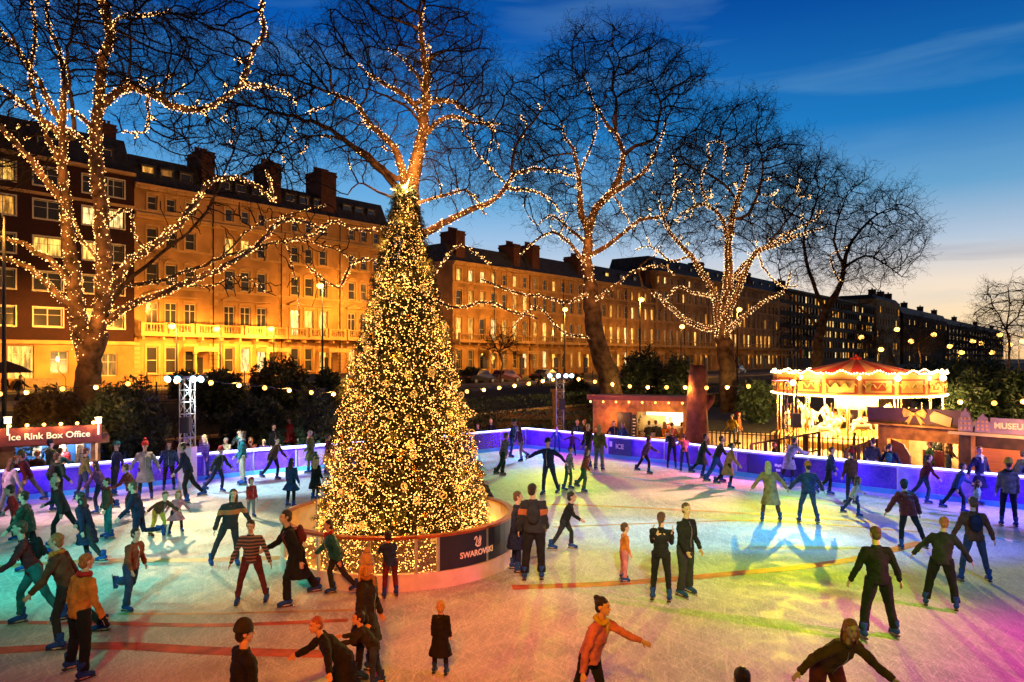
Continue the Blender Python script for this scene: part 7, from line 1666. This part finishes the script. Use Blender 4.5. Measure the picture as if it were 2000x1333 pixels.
p(1338, 922, 1.5, 'lean', 175, 'pink', 'jean', ('short','hbrown'), 'skater in pale pink shirt leaning on the boards by the cut trunk', kind='jumper')
p(1372, 934, 1.62, 'glide', 70, 'dgreen', 'navy', ('short','hdark'), 'skater in dark green coat below the cut trunk', kind='coat')
p(1395, 944, 1.7, 'stride', 80, 'charcoal', 'blue', ('short','hbrown'), 'skater in charcoal jacket and blue trousers crossing the violet ice', slim=False)
p(1425, 956, 1.55, 'glide', 80, 'tan', 'black', ('short','hdark'), 'skater in long tan coat crossing the violet ice', kind='coat')
# --- right half
p(1218, 1136, 1.15, 'stand', 100, 'orange', 'pink', ('short','hbrown'), 'small child in orange top and pink trousers', kind='jumper', slim=False)
p(1291, 1176, 1.58, 'phone', 160, 'black', 'black', ('pony','hbrown'), 'woman in black holding up a phone, back to us', kind='slim', mirror=False)
p(1338, 1164, 1.68, 'stand2', 35, 'black', 'charcoal', ('short','hbrown'), 'man in black jacket standing beside the woman with the phone', kind='jacket', slim=False, mirror=False)
p(1717, 1248, 1.72, 'wide', 178, 'black', 'black', ('short','hbrown'), 'man in black seen from behind, arms held out from his sides', kind='jacket', slim=False)
p(1838, 1190, 1.6, 'wobble', 150, 'charcoal', 'black', ('short','ginger'), 'skater in charcoal with blue bag, right of the man in black', slim=False)
p(1904, 1138, 1.64, 'wide', 165, 'brown', 'jean', ('short','hbrown'), 'skater in brown jacket and jeans seen from behind', kind='jacket', bag='navy')
p(1782, 1076, 1.58, 'legout', 175, 'maroon', 'black', ('short','hdark'), 'hooded skater in dark maroon jacket, legs apart', hat=('hood','charcoal'), kind='puffer')
p(1506, 1020, 1.62, 'wobble', 170, 'tan', 'brown', ('long','blond'), 'blond skater in tan coat, right of centre', kind='coat')
p(1579, 1022, 1.6, 'wobble', 175, 'dblue', 'jean', ('short','hdark'), 'skater in blue jacket and orange beanie seen from behind', hat=('beanie','orange'), kind='puffer')
p(1662, 1008, 1.16, 'stride', 80, 'white', 'jean', ('long','hbrown'), 'girl in white jacket and jeans striding', kind='jacket', scarf='cyan')
p(1664, 985, 1.6, 'stand', -165, 'brown', 'charcoal', ('short','hdark'), 'skater in brown jacket and red bobble hat behind the girl in white', hat=('pom','red'))
p(1704, 957, 1.7, 'stand2', 165, 'charcoal', 'cream', ('short','hbrown'), 'man in dark sweater and cream trousers by the right boards', kind='jumper', slim=False)
p(1744, 960, 1.54, 'legout', 130, 'navy', 'jean', ('pony','hdark'), 'woman in navy jacket and jeans beside the man in cream trousers', bag='teal')
p(1538, 945, 1.66, 'lean', 120, 'lilac', 'charcoal', ('short','hdark'), 'man in lilac coat stooping over a child at the navy panel', kind='coat')
p(1511, 920, 1.1, 'stand', 60, 'black', 'black', ('short','hdark'), 'small child in black in front of the navy panel', kind='puffer')
p(1919, 986, 1.7, 'railback', 15, 'navy', 'jean', ('short','hbrown'), 'smiling man in navy coat standing at the right boards', kind='coat', scarf='white')
p(1902, 1012, 1.05, 'armsout', 60, 'cyan', 'brown', ('long','hbrown'), 'small girl in teal checked jacket beside the smiling man', topm=m_plaid, kind='jacket')
p(1862, 1000, 1.45, 'stride', 70, 'blue', 'navy', ('short','hdark'), 'skater in blue in front of the gift hut')
p(1970, 1030, 1.72, 'stand', 160, 'grey', 'navy', ('short','hbrown'), 'skater in grey jacket and yellow beanie near the right edge', hat=('beanie','yellow'), scarf='dgreen')
p(1996, 985, 1.6, 'glide', 80, 'dblue', 'jean', ('short','hdark'), 'skater in dark blue cut by the right edge')
# --- spectators behind the boards
def sp(px, hy, Y, pose, face, top, hair, label, h=1.65, hat=None, scarf=None, kind='jacket', z=None, trou='jean', skin=0):
    # place so that the head top lands on the picture row
    Y = Y*1.05 if Y < 37 else Y; zz = Z_(hy, Y)-h; return person(px, 0, h, pose, face, top, trou, hair, label, hat=hat, scarf=scarf, kind=kind, z=max(-.42, zz) if z is None else z, Y=Y, skates=False, group='spectators behind the boards', skin=skin)
sp(30, 895, 24.0, 'pockets', 160, 'maroon', ('short','ginger'), 'ginger haired visitor queuing at the box office', 1.5)
sp(43, 890, 24.2, 'stand', 150, 'navy', ('short','hdark'), 'dark haired visitor in navy queuing at the box office', 1.6)
sp(103, 877, 25.0, 'lean', 170, 'teal', ('short','hdark'), 'visitor in teal at the ticket hatch', 1.66)
sp(126, 880, 26.6, 'stand', 0, 'red', ('long','blond'), 'blond ticket seller in red inside the box office', 1.62)
sp(156, 874, 24.9, 'pockets', 140, 'cream', ('long','blond'), 'visitor with long fair hair and cream jacket by the hatch', 1.7)
sp(72, 884, 24.4, 'stand2', -170, 'brown', ('short','ginger'), 'visitor in brown jacket before the ticket hatch', 1.66)
sp(374, 849, 27.6, 'lean', -10, 'black', ('short','hdark'), 'spectator in black leaning on the boards left of the tower', 1.7)
sp(394, 857, 27.9, 'lean', 20, 'tan', ('short','blond'), 'fair haired spectator in tan behind the purple knit skater', 1.6)
sp(470, 838, 29.2, 'lean', 10, 'charcoal', ('short','hdark'), 'dark haired spectator in charcoal leaning over the left boards', 1.75, scarf='teal')
sp(453, 853, 29.0, 'lean', -20, 'cream', ('short','hgrey'), 'grey haired spectator in cream coat at the left boards', 1.6)
sp(495, 852, 29.4, 'lean', 0, 'rust', ('long','ginger'), 'ginger haired spectator in rust jacket at the left boards', 1.6)
sp(518, 857, 29.8, 'lean', 10, 'purple', ('short','blond'), 'short blond spectator in purple at the left boards', 1.55)
sp(533, 832, 31, 'stand', 60, 'black', ('short','hdark'), 'spectator in black standing back from the left boards', 1.72)
sp(567, 817, 33, 'stand', -30, 'red', ('short','hbrown'), 'woman in red dress standing behind the left boards', 1.7, kind='dress', trou='maroon', z=-.05)
sp(622, 832, 32, 'pockets', 20, 'pink', ('short','blond'), 'blond spectator in pink behind the boards beside the Christmas tree', 1.65)
sp(647, 825, 33, 'stand', 40, 'rust', ('short','hbrown'), 'spectator in rust coat half hidden by the Christmas tree', 1.72, kind='coat')
sp(916, 836, 34.5, 'lean', 0, 'navy', ('short','hdark'), 'spectator in navy right beside the Christmas tree edge', 1.6)
sp(938, 826, 35.0, 'lean', -15, 'dblue', ('short','hbrown'), 'spectator in dark blue at the far boards', 1.68)
sp(956, 817, 35.6, 'lean', 10, 'black', ('short','blond'), 'fair spectator in black at the far boards, right of the dark blue one', 1.78)
sp(1122, 819, 36.0, 'lean', 20, 'dblue', ('short','blond'), 'spectator with shaved fair head behind the far boards', 1.72)
sp(1142, 823, 36.0, 'pockets', -60, 'brown', ('short','ginger'), 'spectator in brown beside the shaved headed spectator', 1.66)
sp(1162, 832, 35.2, 'lean', 0, 'red', ('short','hbrown'), 'spectator in red coat behind the fair haired skater', 1.55)
sp(1188, 842, 34.5, 'lean', 10, 'maroon', ('short','blond'), 'small fair spectator peeping over the ICE sign', 1.4)
sp(1268, 808, 35.0, 'stand', 170, 'black', ('short','hdark'), 'customer in black at the food hut hatch', 1.72, z=-.4, trou='black')
sp(1282, 808, 35.2, 'stand2', 150, 'charcoal', ('short','hbrown'), 'customer in charcoal beside the menu board of the food hut', 1.74, z=-.4, trou='black')
sp(1299, 812, 35.3, 'stand', -150, 'orange', ('long','hbrown'), 'long haired customer in orange at the food hut', 1.66, z=-.4)
sp(1312, 815, 35.0, 'pockets', 160, 'rust', ('short','hdark'), 'customer in rust jacket at the food hut', 1.66, z=-.4)
sp(1331, 820, 34.8, 'stand', 120, 'brown', ('short','hdark'), 'customer in brown next to the cut trunk', 1.68, z=-.4)
sp(1342, 826, 34.4, 'stand2', 60, 'black', ('long','blond'), 'blond customer in black touching the cut trunk', 1.6, z=-.4)
sp(1308, 806, 38.3, 'stand', 0, 'red', ('short','hdark'), 'seller in red inside the food hut', 1.72, z=-.35)
sp(1430, 786, 41, 'pockets', -40, 'yellow', ('short','hdark'), 'attendant in yellow near the carousel entrance', 1.75, z=-.4)
sp(1441, 788, 42, 'stand', 60, 'rust', ('short','hdark'), 'attendant in rust coat with a hood near the carousel entrance', 1.75, z=-.4, hat=('hood','red'))
sp(1818, 855, 25.1, 'stand', -140, 'green', ('short','hbrown'), 'customer in bright green at the gift hut counter', 1.6, z=-.1)
sp(1829, 851, 26.2, 'pockets', 20, 'black', ('short','hdark'), 'gift hut seller in black apron', 1.6, kind='slim')
sp(1851, 850, 25.4, 'stand2', 60, 'brown', ('long','hdark'), 'gift hut seller in brown behind the counter', 1.62)
sp(1727, 868, 25.8, 'lean', -10, 'yellow', ('short','blond'), 'fair child in yellow behind the right boards', 1.25)
sp(1955, 900, 21.9, 'lean', 0, 'charcoal', ('short','blond'), 'fair spectator in charcoal behind the right boards, below the shutter', 1.5)
sp(1985, 905, 21.4, 'lean', 30, 'olive', ('short','ginger'), 'ginger spectator in olive behind the right boards', 1.5)
sp(8, 733, 46, 'stand2', 80, 'black', ('short','hdark'), 'passer-by in black on the street below the parasol', 1.75, z=None)
sp(34, 733, 46, 'stride', 80, 'charcoal', ('short','hdark'), 'passer-by in charcoal striding past the brick block steps', 1.75)
sp(1052, 726, 74, 'stride', 80, 'black', ('short','hdark'), 'distant passer-by in black behind the garden railings', 1.75)
print('people', npeople[0], 'objects', len(bpy.data.objects))
